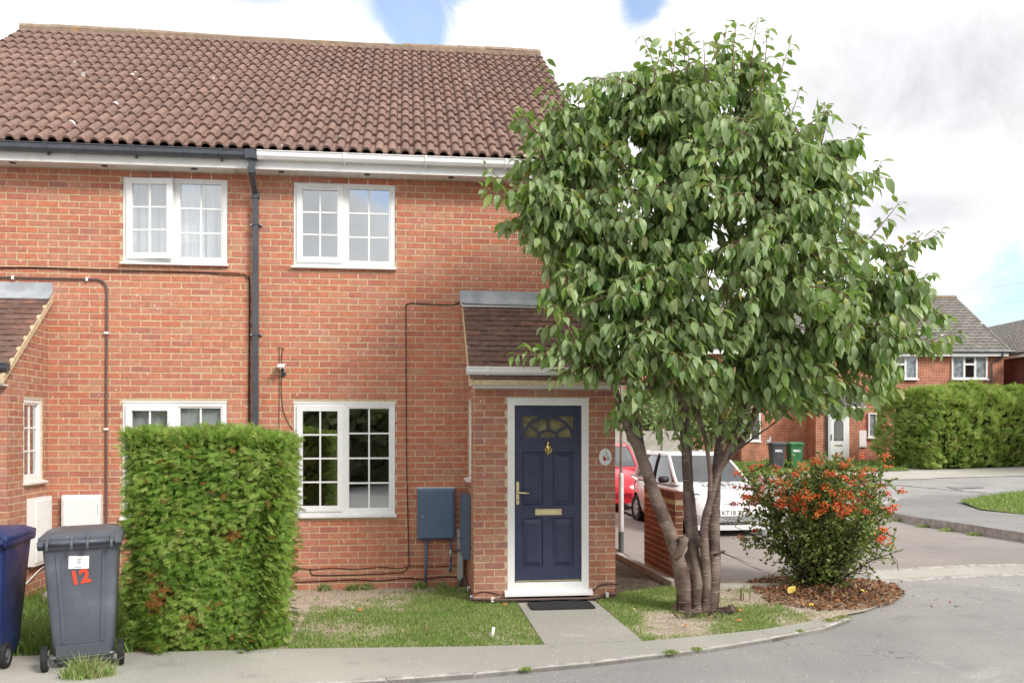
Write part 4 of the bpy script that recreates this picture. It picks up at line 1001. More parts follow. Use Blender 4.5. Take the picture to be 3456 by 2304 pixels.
wire('cable', [(-1.425, -0.015, 2.85), (-1.445, WY, 2.78), (-1.45, WY, 2.55), (-1.45, WY, 2.3), (-1.425, WY, 2.1), (-1.36, WY, 1.95), (-1.322, WY, 1.90)], 0.0035, M['cable'], hr)
wire('cable', [(-1.50, WY, 2.845), (-1.475, WY, 2.85), (-1.42, WY, 2.84)], 0.003, M['cable'], hr)

# number plaque
pl = thing('house_number_plaque', 'white oval plaque with the number 10 and a red flower', 'sign', (2.185, -1.066, 1.50))
ov = lambda rx, rz, n=28: [(2.185 + rx * math.cos(2 * math.pi * i / n), 1.592 + rz * math.sin(2 * math.pi * i / n)) for i in range(n)]
q = MB(); q.loft([[(x, y, z) for x, z in ov(a, b)] for y, a, b in ((-1.066, .068, .09), (-1.074, .071, .094), (-1.078, .066, .089))]); plate = q.build('plate', plain('plaque_enamel', (0.80, 0.81, 0.82), 0.3, 0.02), pl)
def put_text(me, name, mat, parent, M4):
    me.materials.clear(); me.materials.append(mat); me.transform(M4)
    org = ORG.get(root_of(parent).name)
    if org: me.transform(Matrix.Translation(-Vector(org)))
    me.name = name; o = bpy.data.objects.new(name, me); COL.objects.link(o); o.parent = parent; return o
FACE = Matrix.Rotation(rad(90), 4, 'X')        # lettering upright, reading from -y
M['ink'] = plain('black_ink', (0.03, 0.03, 0.035), 0.5, 0.05)
put_text(text_mesh('1', 0.062, 0.0006), 'digit', M['ink'], pl, Matrix.Translation((2.198, -1.0792, 1.622)) @ FACE)
put_text(text_mesh('0', 0.062, 0.0006), 'digit', M['ink'], pl, Matrix.Translation((2.216, -1.0792, 1.572)) @ FACE)
q = MB()
for (x, z, r) in ((2.168, 1.572, 0.013), (2.182, 1.562, 0.012), (2.172, 1.556, 0.011), (2.186, 1.575, 0.010), (2.176, 1.585, 0.010)): q.lathe([(r, -1.0786), (r * 0.6, -1.0802)], 9, 'y', (x, 0, z))
q.build('flower_motif', plain('flower_red', (0.45, 0.05, 0.03), 0.5), pl)
q = MB()
for (x, z, r) in ((2.158, 1.59, 0.008), (2.164, 1.602, 0.007), (2.178, 1.60, 0.006)): q.lathe([(r, -1.0785), (r * 0.6, -1.0797)], 8, 'y', (x, 0, z))
q.build('leaf_motif', plain('leaf_ochre', (0.45, 0.28, 0.08), 0.5), pl)
for z in (1.665, 1.52):
    q = MB(); q.lathe([(0.004, -1.0785), (0.003, -1.081)], 8, 'y', (2.185, 0, z)); q.build('screw', M['dark'], pl)

# doormat
q = MB(); q.cbox(0, 0, 0, 0, 0, 0) if False else None
mat_pts = []
for (cx_, cy_, a0) in ((1.93, -1.26, 0), (1.33, -1.26, 90), (1.33, -1.56, 180), (1.93, -1.56, 270)):
    for k in range(4): a = rad(a0 + k * 30); mat_pts.append((cx_ + 0.04 * math.cos(a), cy_ + 0.04 * math.sin(a)))
q.prism(mat_pts, 'z', 0.027, 0.040); dm = q.build('doormat', M['rubber']); tag(dm, 'black rubber doormat on the path below the navy door', 'doormat')
# white marker stake in the lawn
q = MB(); q.tube([(0.775, -2.66, 0.0), (0.78, -2.665, 0.05), (0.79, -2.67, 0.105)], [0.012, 0.016, 0.013], 8); tag(q.build('lawn_marker', M['upvc'], smooth=True), 'short white plastic marker standing in the front lawn', 'marker')
# curtains and blind
def curtain(name, x0, x1, z0, z1, label, mat, y=0.17, amp=0.018, wl=0.075):
    q = MB(); n = int((x1 - x0) / 0.012); rows = [z0, (z0 + z1) / 2, z1]
    for k, z in enumerate(rows):
        for i in range(n + 1):
            x = x0 + (x1 - x0) * i / n; q.v.append((x, y + amp * math.sin(x * 2 * math.pi / wl + math.sin(x * 9) * 1.5) * (1 - 0.25 * k / 2), z))
    for k in range(len(rows) - 1):
        for i in range(n): q.f.append((k * (n + 1) + i, k * (n + 1) + i + 1, (k + 1) * (n + 1) + i + 1, (k + 1) * (n + 1) + i))
    q.t = [0.0] * len(q.f); q.m = [0] * len(q.f)
    return tag(q.build(name, mat, smooth=True), label, 'curtain')
curtain('net_curtain', -3.17, -2.36, 3.84, 4.80, 'white net curtain across the neighbour’s upper casement', M['cloth'])
curtain('net_curtain', -2.35, -2.12, 3.84, 4.80, 'narrow white curtain bunched at the window edge by the downpipe', M['cloth'], 0.20)
for i, (x, z0) in enumerate(((-4.19, 0),)):
    pass
bl = thing('window_blind', 'pale slatted blind in the window behind the clipped hedge', 'blind', (-2.66, 0.14, 1.0))
sm = MB(); sm.add([(0, -0.014, -0.006), (1.05, -0.014, -0.006), (1.05, 0.014, 0.006), (0, 0.014, 0.006)], [(0, 1, 2, 3)]); sm = sm.mesh('slat', M['upvc'], fix=False)
for k in range(46): inst('slat', sm, bl, (-3.185, 0.095, 2.15 - k * 0.026), (rad(62), 0, 0))
# ------------------------------------------------------------------ wheelie bins and little things by the neighbour's door
def rrect(hx, hy, r, z, cx=0.0, cy=0.0, n=4):
    pts = []
    for (sx, sy, a0) in ((1, 1, 0), (-1, 1, 90), (-1, -1, 180), (1, -1, 270)):
        for k in range(n + 1):
            a = rad(a0 + 90 * k / n); pts.append((cx + sx * (hx - r) + r * math.cos(a), cy + sy * (hy - r) + r * math.sin(a), z))
    return pts
def bin_mats(name, c):
    return plain(name, c, 0.42, 0.10, 3, 0.45, bump=0.15, bscale=55, dirt=(c[0] * 1.6 + .02, c[1] * 1.6 + .02, c[2] * 1.5 + .02), dscale=3.2)
def make_bin(label, loc, rotz, mat, group, lean=0.0, sticker=None, number=None, front_mark=None):
    """240-litre bin; its hinge, handle and wheels are on -y"""
    t = thing('wheelie_bin', label, 'wheelie bin', loc, rotz, group, local=True)
    t.rotation_euler = (0, lean, rotz)
    q = MB()   # tapered tub: the hinge side is nearly upright, the front slopes
    def ring(z, k): return rrect(0.215 + 0.058 * k, 0.245 + 0.085 * k, 0.045, z, 0, 0.03 + 0.035 * k)
    q.loft([ring(0.05, -0.05), ring(0.09, 0.0), ring(0.50, 0.45), ring(0.93, 0.92), ring(0.97, 1.0)], True, True)
    body = q.build('body', mat, t, smooth=True, auto=True)
    q = MB()   # recess panels' raised ribs on the back wall
    for sx in (-1, 1):
        pts = []
        for z, k in ((0.20, 0.12), (0.90, 0.88)):
            y = 0.03 + 0.035 * k - (0.245 + 0.085 * k); x = sx * (0.13 + 0.04 * k)
            pts.append((x, y, z))
        (xa, ya, za), (xb, yb, zb) = pts; w = 0.02
        q.add([(xa - w, ya + .004, za), (xa + w, ya + .004, za), (xb + w, yb + .004, zb), (xb - w, yb + .004, zb), (xa - w * .6, ya - .008, za), (xa + w * .6, ya - .008, za), (xb + w * .6, yb - .008, zb), (xb - w * .6, yb - .008, zb)], [(4, 5, 6, 7), (0, 1, 5, 4), (1, 2, 6, 5), (2, 3, 7, 6), (3, 0, 4, 7)])
    q.build('rib', mat, body)
    q = MB(); q.loft([rrect(0.29, 0.355, 0.05, 0.945, 0, 0.065), rrect(0.298, 0.365, 0.05, 0.965, 0, 0.065), rrect(0.298, 0.365, 0.05, 1.0, 0, 0.065), rrect(0.285, 0.35, 0.05, 1.005, 0, 0.065)]); q.build('rim', mat, t, smooth=True, auto=True)
    q = MB(); q.loft([rrect(0.302, 0.345, 0.05, 1.006, 0, 0.085), rrect(0.300, 0.343, 0.05, 1.030, 0, 0.085), rrect(0.24, 0.285, 0.06, 1.060, 0, 0.085), rrect(0.225, 0.265, 0.06, 1.066, 0, 0.085), rrect(0.10, 0.12, 0.06, 1.078, 0, 0.085)]); lid = q.build('lid', mat, t, smooth=True, auto=True)
    for x in (-0.225, -0.055, 0.055, 0.225):      # hinge arms reaching over the handle bar
        q = MB(); q.prism([(-0.23, 1.055), (-0.29, 1.030), (-0.36, 1.012), (-0.385, 0.985), (-0.38, 0.955), (-0.365, 0.945), (-0.357, 0.975), (-0.33, 0.995), (-0.24, 1.006)], 'x', x - 0.009, x + 0.009); q.build('hinge_arm', mat, lid)
    q = MB(); q.tube([(-0.27, -0.335, 1.0), (0.27, -0.335, 1.0)], 0.016, 10); q.build('handle', mat, t, smooth=True)
    for x in (-0.272, 0.272):
        q = MB(); q.prism([(-0.29, 1.004), (-0.355, 1.02), (-0.36, 0.985), (-0.29, 0.945)], 'x', x - 0.022, x + 0.022); q.build('handle_bracket', mat, t)
    q = MB(); q.prism([(-0.18, 0.03), (-0.255, 0.105), (-0.262, 0.185), (-0.238, 0.19), (-0.2, 0.06)], 'x', -0.19, 0.19); q.build('axle_housing', mat, t)
    q = MB(); q.tube([(-0.29, -0.235, 0.10), (0.29, -0.235, 0.10)], 0.0125, 10); q.build('axle', M['metal'], t, smooth=True)
    for s in (-1, 1):
        c = (0, -0.235, 0.10)
        q = MB(); q.lathe([(0.064, s * 0.245), (0.094, s * 0.247), (0.1, s * 0.256), (0.1, s * 0.284), (0.094, s * 0.293), (0.064, s * 0.293)], 28, 'x', c, cap=False); w = q.build('wheel', M['rubber'], t, smooth=True, auto=True)
        q = MB(); q.lathe([(0.066, s * 0.25), (0.066, s * 0.287)], 24, 'x', c, cap=False)
        q.lathe([(0.022, s * 0.250), (0.022, s * 0.291), (0.01, s * 0.293)], 14, 'x', c)
        for k in range(8):
            a = 2 * math.pi * k / 8; ca, sa = math.cos(a), math.sin(a); st = len(q.v)
            q.box(s * 0.258 - 0.006, s * 0.258 + 0.020, 0.018, 0.066, -0.006, 0.006)
            q.xf(Matrix.Translation(c) @ Matrix.Rotation(a, 4, 'X'), st)
        q.build('hub', M['grey_dark'], w)
    slope = math.atan2(0.05, 0.9)
    def on_back(x, z): 
        k = max(0, min(1, (z - 0.09) / 0.88)); return (x, 0.03 + 0.035 * k - (0.245 + 0.085 * k) - 0.004, z)
    if sticker:
        x, z, w, h = sticker; p = on_back(x, z)
        Mx = Matrix.Translation(p) @ Matrix.Rotation(slope, 4, 'X') @ Matrix.Rotation(rad(3), 4, 'Y')
        q = MB(); q.box(-w, w, -0.0012, 0.002, -h, h); q.xf(Mx); q.build('sticker', M['upvc'], t)
        for k in range(5):
            ww = (0.03, 0.024, 0.028, 0.020, 0.05)[k]; x0 = -0.01 if k < 4 else -0.03; zz = (0.025, 0.012, 0.002, -0.008, -0.038)[k]
            q = MB(); q.box(x0, x0 + ww, -0.0022, -0.001, zz - 0.0022, zz + 0.0022); q.xf(Mx); q.build('print_line', M['grey_dark'], t)
    if number:
        x, z, size = number; p = on_back(x, z)
        me = text_mesh('12', size, 0.0008, bold=0.006)
        put_text(me, 'number', M['red_vinyl'], t, Matrix.Translation(p) @ Matrix.Rotation(slope, 4, 'X') @ Matrix.Rotation(rad(-8), 4, 'Y') @ FACE)
    if front_mark:
        me = text_mesh(front_mark, 0.13, 0.0008, bold=0.006)
        put_text(me, 'marking', M['upvc'], t, Matrix.Translation((0, 0.03 + 0.025 + 0.245 + 0.067, 0.72)) @ Matrix.Rotation(rad(180), 4, 'Z') @ Matrix.Rotation(rad(-5), 4, 'X') @ FACE)
    return t
M['grey_dark'] = plain('grey_plastic', (0.13, 0.135, 0.145), 0.45, 0.08)
M['red_vinyl'] = plain('red_vinyl', (0.72, 0.07, 0.03), 0.45, 0.05)
M['bin_grey'] = bin_mats('bin_slate_plastic', (0.088, 0.097, 0.118))
M['bin_blue'] = bin_mats('bin_blue_plastic', (0.016, 0.030, 0.115))
M['bin_black'] = bin_mats('bin_charcoal_plastic', (0.07, 0.07, 0.085))
M['bin_green'] = bin_mats('bin_green_plastic', (0.035, 0.16, 0.06))
make_bin('slate grey wheelie bin with a white sticker and red number 12', (-2.575, -3.13, 0.022), rad(15), M['bin_grey'], 'wheelie bins by the clipped hedge', rad(-1.2), (-0.015, 0.835, 0.072, 0.05), (-0.01, 0.715, 0.145))
make_bin('dark blue wheelie bin on the pavement beside the grey one', (-3.41, -3.07, 0.022), rad(4), M['bin_blue'], 'wheelie bins by the clipped hedge')
# painted rock, flower pot and hose by the neighbour's porch
rk = MB()
for i in range(7):
    zz = i / 6
    rr_ = 0.10 * math.sqrt(max(0.02, 1 - (zz * 0.98) ** 2.2))
    rk.v += [((-3.80) + rr_ * math.cos(a) * (1 + 0.16 * mnoise.noise((math.cos(a) * 2, math.sin(a) * 2, zz * 3))), -0.62 + 0.8 * rr_ * math.sin(a), 0.17 * zz + 0.0) for a in [2 * math.pi * k / 14 for k in range(14)]]
for i in range(6):
    for k in range(14): rk.f.append((i * 14 + k, i * 14 + (k + 1) % 14, (i + 1) * 14 + (k + 1) % 14, (i + 1) * 14 + k))
rk.f.append(tuple(6 * 14 + k for k in range(14))); rk.t = [0.0] * len(rk.f); rk.m = [0] * len(rk.f)
tag(rk.build('garden_rock', plain('pale_rock', (0.50, 0.46, 0.42), 0.9, 0.3, 14, 0.2, bump=0.8, bscale=22, dirt=(0.26, 0.23, 0.21), dscale=12)), 'pale rounded rock in the long grass by the porch wall', 'rock')
fp = thing('flower_pot', 'small red flower pot with a leafy plant behind the grey bin', 'flower pot', (-3.50, -0.75, 0))
q = MB(); q.lathe([(0.05, 0.0), (0.068, 0.12), (0.078, 0.12), (0.08, 0.15), (0.07, 0.15), (0.066, 0.125)], 18, 'z', (-3.50, -0.75, 0.01)); q.build('pot', M['terracotta'], fp, smooth=True, auto=True)
LEAFG = toned('pot_leaf', [(0, (0.10, 0.20, 0.03)), (1, (0.22, 0.33, 0.07))], 0.5, 0.3, 0.1, 20, trans=0.3)
q = MB()
for i in range(46):
    a = R.uniform(0, 6.28); r = R.uniform(0.0, 0.11); z = R.uniform(0.16, 0.34); p = Vector((-3.52 + r * math.cos(a), -0.76 + r * math.sin(a), z)); q.cur = R.uniform(.01, 1)
    u = Vector((math.cos(a), math.sin(a), R.uniform(-.3, .4))).normalized() * 0.028; w = Vector((-math.sin(a), math.cos(a), R.uniform(-.4, .4))).normalized() * 0.026
    q.add([tuple(p - u * .6), tuple(p + w), tuple(p + u + w * .4), tuple(p + u - w * .4), tuple(p - w)], [(0, 1, 2, 3, 4)])
q.build('foliage', LEAFG, fp, fix=False)
wire('white_hose', [(-4.03, -1.05, 0.13), (-4.02, -0.8, 0.22), (-4.02, -0.5, 0.30), (-4.02, -0.25, 0.36), (-4.0, -0.04, 0.38)], 0.009, M['upvc'], None)
tag(bpy.data.objects['white_hose'], 'thin white hose along the foot of the porch side wall', 'hose')
# ------------------------------------------------------------------ conifer hedges
CON = [(0, (0.05, 0.12, 0.022)), (0.3, (0.11, 0.215, 0.034)), (0.6, (0.20, 0.335, 0.052)), (0.82, (0.30, 0.425, 0.088)), (0.94, (0.38, 0.48, 0.14)), (0.965, (0.22, 0.11, 0.035)), (1.0, (0.36, 0.15, 0.045))]
M['conifer'] = toned('conifer_spray', CON, 0.6, 0.3, 0.1, 12, trans=0.40)
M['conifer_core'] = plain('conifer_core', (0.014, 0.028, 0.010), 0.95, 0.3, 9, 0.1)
def spray(V, Fs, T, p, d, up, L, tone, rr, nb=5):
    """flat feathery conifer spray: a stem with paired narrow leaflets"""
    s = d.cross(up)
    s = s.normalized() if s.length > 1e-4 else Vector((1, 0, 0))
    nrm = s.cross(d)
    i = len(V); tip = p + d * L + nrm * (-0.10 * L)
    w = L * 0.05
    V += [tuple(p - s * w), tuple(p + s * w), tuple(tip)]
    Fs.append((i, i + 1, i + 2)); T.append(tone)
    for k in range(nb):
        t = 0.06 + 0.70 * k / nb; b = p + d * (L * t) - nrm * (0.10 * L * t * t)
        ll = L * (0.46 - 0.26 * t) * rr.uniform(0.75, 1.25)
        for sg in (-1, 1):
            a = (d * 0.85 + s * sg * 0.55 - nrm * rr.uniform(0.0, 0.4)).normalized(); e = b + a * ll
            w = a.cross(nrm); w = w.normalized() * (ll * 0.09) if w.length > 1e-4 else s * (ll * 0.09)
            c = b + a * (ll * 0.58)
            i = len(V); V += [tuple(b), tuple(c + w), tuple(e), tuple(c - w)]
            Fs.append((i, i + 1, i + 2, i + 3)); T.append(min(1, max(0.001, tone + rr.uniform(-.08, .08) if tone < 0.94 else tone)))
def hedge_box(label, x0, x1, y0, y1, h, n, L, seed, rot=0.0, pivot=(0, 0), zb=0.0, tall=None, faces='fblrt', bump=0.055, name='conifer_hedge', dead=0.02, droop=0.2, tonebias=0.0, rnd=0.0, taper=0.0):
    rr = random.Random(seed)
    Rm = Matrix.Translation((pivot[0], pivot[1], zb)) @ Matrix.Rotation(rot, 4, 'Z')
    base = Rm @ Vector(((x0 + x1) / 2, (y0 + y1) / 2, 0))
    t = thing(name, label, 'hedge', tuple(base))
    def hgt(x): return h + (tall(x) if tall else 0)
    def surf(face):
        if face == 'f': a, b = rr.uniform(x0, x1), rr.random(); return Vector((a, y0, b * hgt(a))), Vector((0, -1, 0))
        if face == 'b': a, b = rr.uniform(x0, x1), rr.random(); return Vector((a, y1, b * hgt(a))), Vector((0, 1, 0))
        if face == 'l': a, b = rr.uniform(y0, y1), rr.random(); return Vector((x0, a, b * hgt(x0))), Vector((-1, 0, 0))
        if face == 'r': a, b = rr.uniform(y0, y1), rr.random(); return Vector((x1, a, b * hgt(x1))), Vector((1, 0, 0))
        a, b = rr.uniform(x0, x1), rr.uniform(y0, y1); return Vector((a, b, hgt(a))), Vector((0, 0, 1))
    W_, D_ = x1 - x0, y1 - y0
    area = {'f': W_ * h, 'b': W_ * h * 0.4, 'l': D_ * h, 'r': D_ * h, 't': W_ * D_ * 1.2}
    tot = sum(area[f] for f in faces); V = []; Fs = []; T = []
    cx, cy = (x0 + x1) / 2, (y0 + y1) / 2
    for f in faces:
        for _ in range(int(n * area[f] / tot)):
            p, nn = surf(f)
            # round the box, ruffle it, and leave a few hollows
            k = mnoise.fractal((p.x * 1.7, p.y * 1.7 + seed, p.z * 1.7), 1, 2, 3)
            k2 = mnoise.noise((p.x * 5, p.y * 5, p.z * 5 + seed))
            ed = 1.0
            zt = p.z / hgt(p.x)
            out = bump * (k * 0.9 + k2 * 0.45) - 0.06 * max(0, zt - 0.90) / 0.10 * (1 + L * 4 if nn.z < .5 else 0) - (0.16 * max(0, 0.16 - zt) / 0.16 * 0.6 if nn.z < .5 else 0)
            ex = min(abs(p.x - x0), abs(p.x - x1)) if abs(nn.y) > .5 or nn.z > .5 else 9
            ey = min(abs(p.y - y0), abs(p.y - y1)) if abs(nn.x) > .5 or nn.z > .5 else 9
            e = min(ex, ey)
            if e < 0.12 + L: out -= (0.12 + L - e) * ((0.18 if not rnd else 0.35) + L)
            if nn.z > .5: out *= 0.5
            if rnd:
                if nn.z < .5: out -= rnd * max(0, (zt - .5) / .5) ** 2 * 0.8; out -= rnd * .25 * max(0, 1 - zt / .3)
                else: p.z -= rnd * 0.55 * max(0, 1 - min(ey, ex) / 1.4) ** 2
                ex2 = min(p.x - x0, 2.0)
                if abs(nn.y) > .5: p.y += rnd * 0.9 * (1 - ex2 / 2.0) ** 2
            if taper and nn.z < .5: out -= taper * max(0, 1 - zt) ** 1.5
            p = p + nn * (out - rr.uniform(0, 0.09) * (1 + L))
            side = nn.cross(Vector((0, 0, 1)))
            if side.length < .1: side = Vector((1, 0, 0))
            if nn.z < .5:
                d = (nn * rr.uniform(0.25, 0.8) + side * rr.gauss(0.25, 0.6) + Vector((0, 0, rr.gauss(-droop, 0.30)))).normalized()
                up = (nn * 0.7 + Vector((0, 0, rr.uniform(.4, 1.1))) + Vector((rr.gauss(0, .25), rr.gauss(0, .25), 0))).normalized()
            else:
                d = (Vector((rr.gauss(0, .7), rr.gauss(0, .7), rr.uniform(.25, 1.0)))).normalized()
                up = Vector((rr.gauss(0, .6), rr.gauss(0, .6), 1)).normalized()
            tn = min(0.94, max(0.002, rr.gauss(0.68 + tonebias + 0.20 * k, 0.19)))
            dk = mnoise.noise((p.x * 2.6 + 40, p.y * 2.6, p.z * 2.6))
            if rr.random() < dead + (0.30 if dk > 0.55 and zt < 0.55 else 0): tn = rr.uniform(0.965, 1.0)
            if not rnd and nn.y < -.5:
                for (dx_, dz_, dr_) in ((-2.15, .66, .09), (-2.02, .52, .10), (-2.12, .42, .07), (-1.42, 1.02, .06), (-1.75, .30, .07)):
                    if math.hypot(p.x - dx_, p.z - dz_) < dr_ and rr.random() < .7: tn = rr.uniform(.97, 1.0)
            if p.z < 0.015: p.z = 0.015 + rr.random() * 0.05
            spray(V, Fs, T, p, d, up, L * rr.uniform(0.6, 1.3), tn, rr)
    if tall is not None:
        pass
    mb = MB(); mb.v = [tuple(Rm @ Vector(v)) for v in V]; mb.f = Fs; mb.t = T; mb.m = [0] * len(Fs)
    o = mb.build('foliage', M['conifer'], t, fix=False); tag(o, kind='stuff')
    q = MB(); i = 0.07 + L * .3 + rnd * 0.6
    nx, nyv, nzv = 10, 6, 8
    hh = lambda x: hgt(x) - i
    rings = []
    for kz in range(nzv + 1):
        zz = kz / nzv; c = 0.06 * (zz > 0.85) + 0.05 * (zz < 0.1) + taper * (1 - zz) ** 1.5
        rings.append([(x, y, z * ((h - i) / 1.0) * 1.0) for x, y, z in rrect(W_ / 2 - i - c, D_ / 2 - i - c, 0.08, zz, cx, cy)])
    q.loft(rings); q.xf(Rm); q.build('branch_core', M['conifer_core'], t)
    for k in range(max(2, int(W_ / 0.5))):
        q = MB(); x = x0 + 0.3 + k * (W_ - 0.6) / max(1, max(2, int(W_ / 0.5)) - 1)
        q.tube([(x, cy, 0), (x + .03, cy, h * .5)], [0.035, 0.02], 7); q.xf(Rm); q.build('stem', M['bark'], t)
    return t
M['bark'] = plain('grey_bark', (0.16, 0.12, 0.10), 0.85, 0.25, 14, 0.2, bump=0.6, bscale=45)
hedge_box('clipped box-shaped green conifer hedge between the grey bin and the window', -2.32, -1.02, -3.04, -1.95, 1.87, 30000, 0.098, 3, tall=lambda x: 0.02 * math.sin(x * 7) - 0.03 * (x + 1.7), taper=0.13, dead=0.014)

# ------------------------------------------------------------------ flowering cherry
def bark_mat():
    m, N = newmat('cherry_bark'); p = objco(N)
    mp = N.n('ShaderNodeMapping'); mp.inputs['Scale'].default_value = (9, 9, 75); N.link(p, mp.inputs['Vector'])
    lent = N.noise(mp.outputs[0], 1.0, 3, 0.6, 0.3)
    big = N.noise(p, 5, 4)
    col = N.mix(N.maprange(big, 0.35, 0.65), (0.080, 0.047, 0.038), (0.195, 0.14, 0.115))
    col = N.mix(N.maprange(lent, 0.60, 0.68, 0, 0.75), col, (0.45, 0.38, 0.32))
    col = N.mix(N.maprange(lent, 0.30, 0.38, 0.7, 0), col, (0.07, 0.05, 0.043))
    col = N.mix(N.maprange(N.noise(p, 9, 5), 0.62, 0.72, 0, .6), col, (0.27, 0.26, 0.19))
    return finish(m, N, col, 0.6, 0.4, bump=lent, bstr=0.7, bdist=0.012)
M['cherry_bark'] = bark_mat()
M['twig'] = plain('reddish_twig', (0.19, 0.10, 0.07), 0.6, 0.2, 20, 0.3)
LEAF = [(0, (0.058, 0.145, 0.036)), (0.25, (0.110, 0.228, 0.048)), (0.5, (0.180, 0.312, 0.066)), (0.75, (0.265, 0.395, 0.105)), (0.93, (0.37, 0.475, 0.165)), (0.965, (0.33, 0.38, 0.08)), (1.0, (0.42, 0.33, 0.06))]
def leaf_mat():
    m, N = newmat('cherry_leaf'); p = objco(N)
    col = N.ramp(tone_of(N), LEAF)
    gm = N.n('ShaderNodeNewGeometry')
    under = N.mix(0.5, col, (0.38, 0.46, 0.26))          # the underside of a cherry leaf is paler and matt
    col = N.mix(gm.outputs['Backfacing'], col, under)
    f = N.maprange(N.noise(p, 60, 3), 0.3, 0.7, 0.88, 1.12)
    nd = N.n('ShaderNodeVectorMath', operation='SCALE'); N.link(col, nd.inputs[0]); N.link(f, nd.inputs['Scale'])
    return finish(m, N, nd.outputs[0], 0.40, 0.5, trans=0.40)
M['leaf'] = leaf_mat()
def W3(o, d, z): return Vector((o * CS + d * SN, d * CS - o * SN + CAM.y, z))       # the tree's own frame: across, away, up
TO = -0.02
T0 = W3(1.93 + TO, 9.25, 0)
tree = thing('cherry_tree', 'multi-stemmed cherry tree with drooping green leaves beside the porch', 'tree', tuple(T0))
tr = random.Random(4)
def curve(pts, n=5):
    P = [Vector(p) for p in pts]; out = []
    for i in range(len(P) - 1):
        p0, p1, p2, p3 = P[max(i - 1, 0)], P[i], P[i + 1], P[min(i + 2, len(P) - 1)]
        for k in range(n):
            t = k / n
            out.append(0.5 * ((2 * p1) + (-p0 + p2) * t + (2 * p0 - 5 * p1 + 4 * p2 - p3) * t * t + (-p0 + 3 * p1 - 3 * p2 + p3) * t ** 3))
    out.append(P[-1]); return out
def limb(mb, pts, r0, r1, seg=10, wob=0.22, n=8):
    c = curve(pts, n); m = len(c); rs = []
    for i, p in enumerate(c):
        t = i / (m - 1); rs.append((r0 + (r1 - r0) * t) * (1 + wob * (0.6 * mnoise.noise((p.x * 6, p.y * 6, p.z * 5)) + 0.6 * mnoise.noise((p.x * 15, p.y * 15, p.z * 13)))))
    mb.tube(c, rs, seg); return c
wood = MB(); LIMBS = []
def stem(pts, r0, r1, **k):
    c = limb(wood, [W3(p[0] + TO + (0.022 * math.sin(p[2] * 6 + p[0] * 9) if p[2] > .15 else 0), p[1] + (0.02 * math.cos(p[2] * 5) if p[2] > .15 else 0), p[2]) for p in pts], r0 * 0.74, r1 * 0.78, **k); LIMBS.append((c, r0, r1)); return c
# flared root bole, then the stems as they rise
def in_porch0(p): return p.x < 2.45 and p.y > -1.35 and p.z < 3.6
bole = []
for z, rx, ry in ((-0.05, .25, .23), (0.03, .20, .18), (0.12, .155, .14), (0.26, .135, .125), (0.42, .13, .12), (0.56, .11, .10), (0.66, .06, .06)):
    ring = []
    for k in range(18):
        a = 2 * math.pi * k / 18; w = 1 + 0.20 * math.sin(a * 5 + z * 2) * (1 if z < 0.3 else 0.6) + 0.22 * mnoise.noise((math.cos(a) * 2, math.sin(a) * 2, z * 5))
        ring.append(tuple(W3(1.93 + TO + rx * w * math.cos(a) - 0.02, 9.25 + ry * w * math.sin(a), z)))
    bole.append(ring)
wood.loft(bole, True, True)
stem([(1.86, 9.20, -0.04), (1.83, 9.17, 0.06), (1.80, 9.17, 0.32), (1.68, 9.15, 0.70), (1.47, 9.08, 1.20), (1.33, 9.05, 1.62), (1.20, 9.02, 1.95)], 0.125, 0.068)
stem([(1.33, 9.05, 1.60), (1.15, 8.98, 2.05), (1.02, 8.9, 2.5), (0.86, 8.85, 3.1), (0.72, 8.85, 3.7), (0.62, 8.9, 4.3)], 0.062, 0.018)
stem([(1.36, 9.08, 1.50), (1.33, 9.2, 2.0), (1.22, 9.3, 2.6), (1.13, 9.4, 3.4), (1.05, 9.5, 4.3), (0.95, 9.55, 5.2)], 0.062, 0.014)
stem([(1.93, 9.12, -0.04), (1.92, 9.11, 0.1), (1.91, 9.14, 0.4), (1.85, 9.16, 0.95), (1.79, 9.12, 1.6), (1.76, 9.1, 2.3), (1.66, 9.05, 3.2), (1.58, 9.0, 4.2), (1.53, 9.0, 5.2)], 0.095, 0.014)
stem([(1.95, 9.35, 0.4), (1.94, 9.45, 1.1), (1.90, 9.55, 1.9), (1.94, 9.65, 2.9), (2.00, 9.75, 4.0), (2.08, 9.8, 5.2)], 0.085, 0.016)
stem([(2.02, 9.10, -0.04), (2.0, 9.08, 0.1), (1.99, 9.10, 0.4), (1.99, 9.05, 0.85), (2.02, 8.98, 1.15), (2.10, 8.93, 1.5), (2.27, 8.85, 1.98), (2.36, 8.75, 2.4), (2.50, 8.6, 2.95), (2.58, 8.5, 3.6), (2.62, 8.45, 4.3)], 0.075, 0.013)
stem([(2.02, 8.98, 1.15), (1.98, 8.9, 1.5), (1.90, 8.8, 1.95), (1.72, 8.7, 2.30), (1.55, 8.6, 2.6), (1.35, 8.5, 2.85)], 0.036, 0.012)
stem([(2.07, 9.20, -0.04), (2.08, 9.19, 0.08), (2.09, 9.2, 0.35), (2.13, 9.25, 0.95), (2.18, 9.25, 1.6), (2.24, 9.3, 2.3), (2.28, 9.35, 3.2), (2.34, 9.4, 4.3), (2.40, 9.4, 5.4)], 0.115, 0.014)
stem([(2.18, 9.25, 1.55), (2.38, 9.2, 1.78), (2.52, 9.15, 2.05), (2.62, 9.1, 2.5), (2.85, 9.05, 3.2), (3.02, 9.0, 3.9), (3.1, 9.0, 4.5)], 0.065, 0.014)
stem([(2.62, 9.1, 2.5), (3.0, 9.0, 2.85), (3.4, 8.95, 3.05), (3.8, 8.9, 3.15)], 0.04, 0.010)
stem([(2.36, 8.75, 2.4), (2.75, 8.6, 2.72), (3.05, 8.5, 2.68), (3.4, 8.45, 2.60)], 0.032, 0.010)
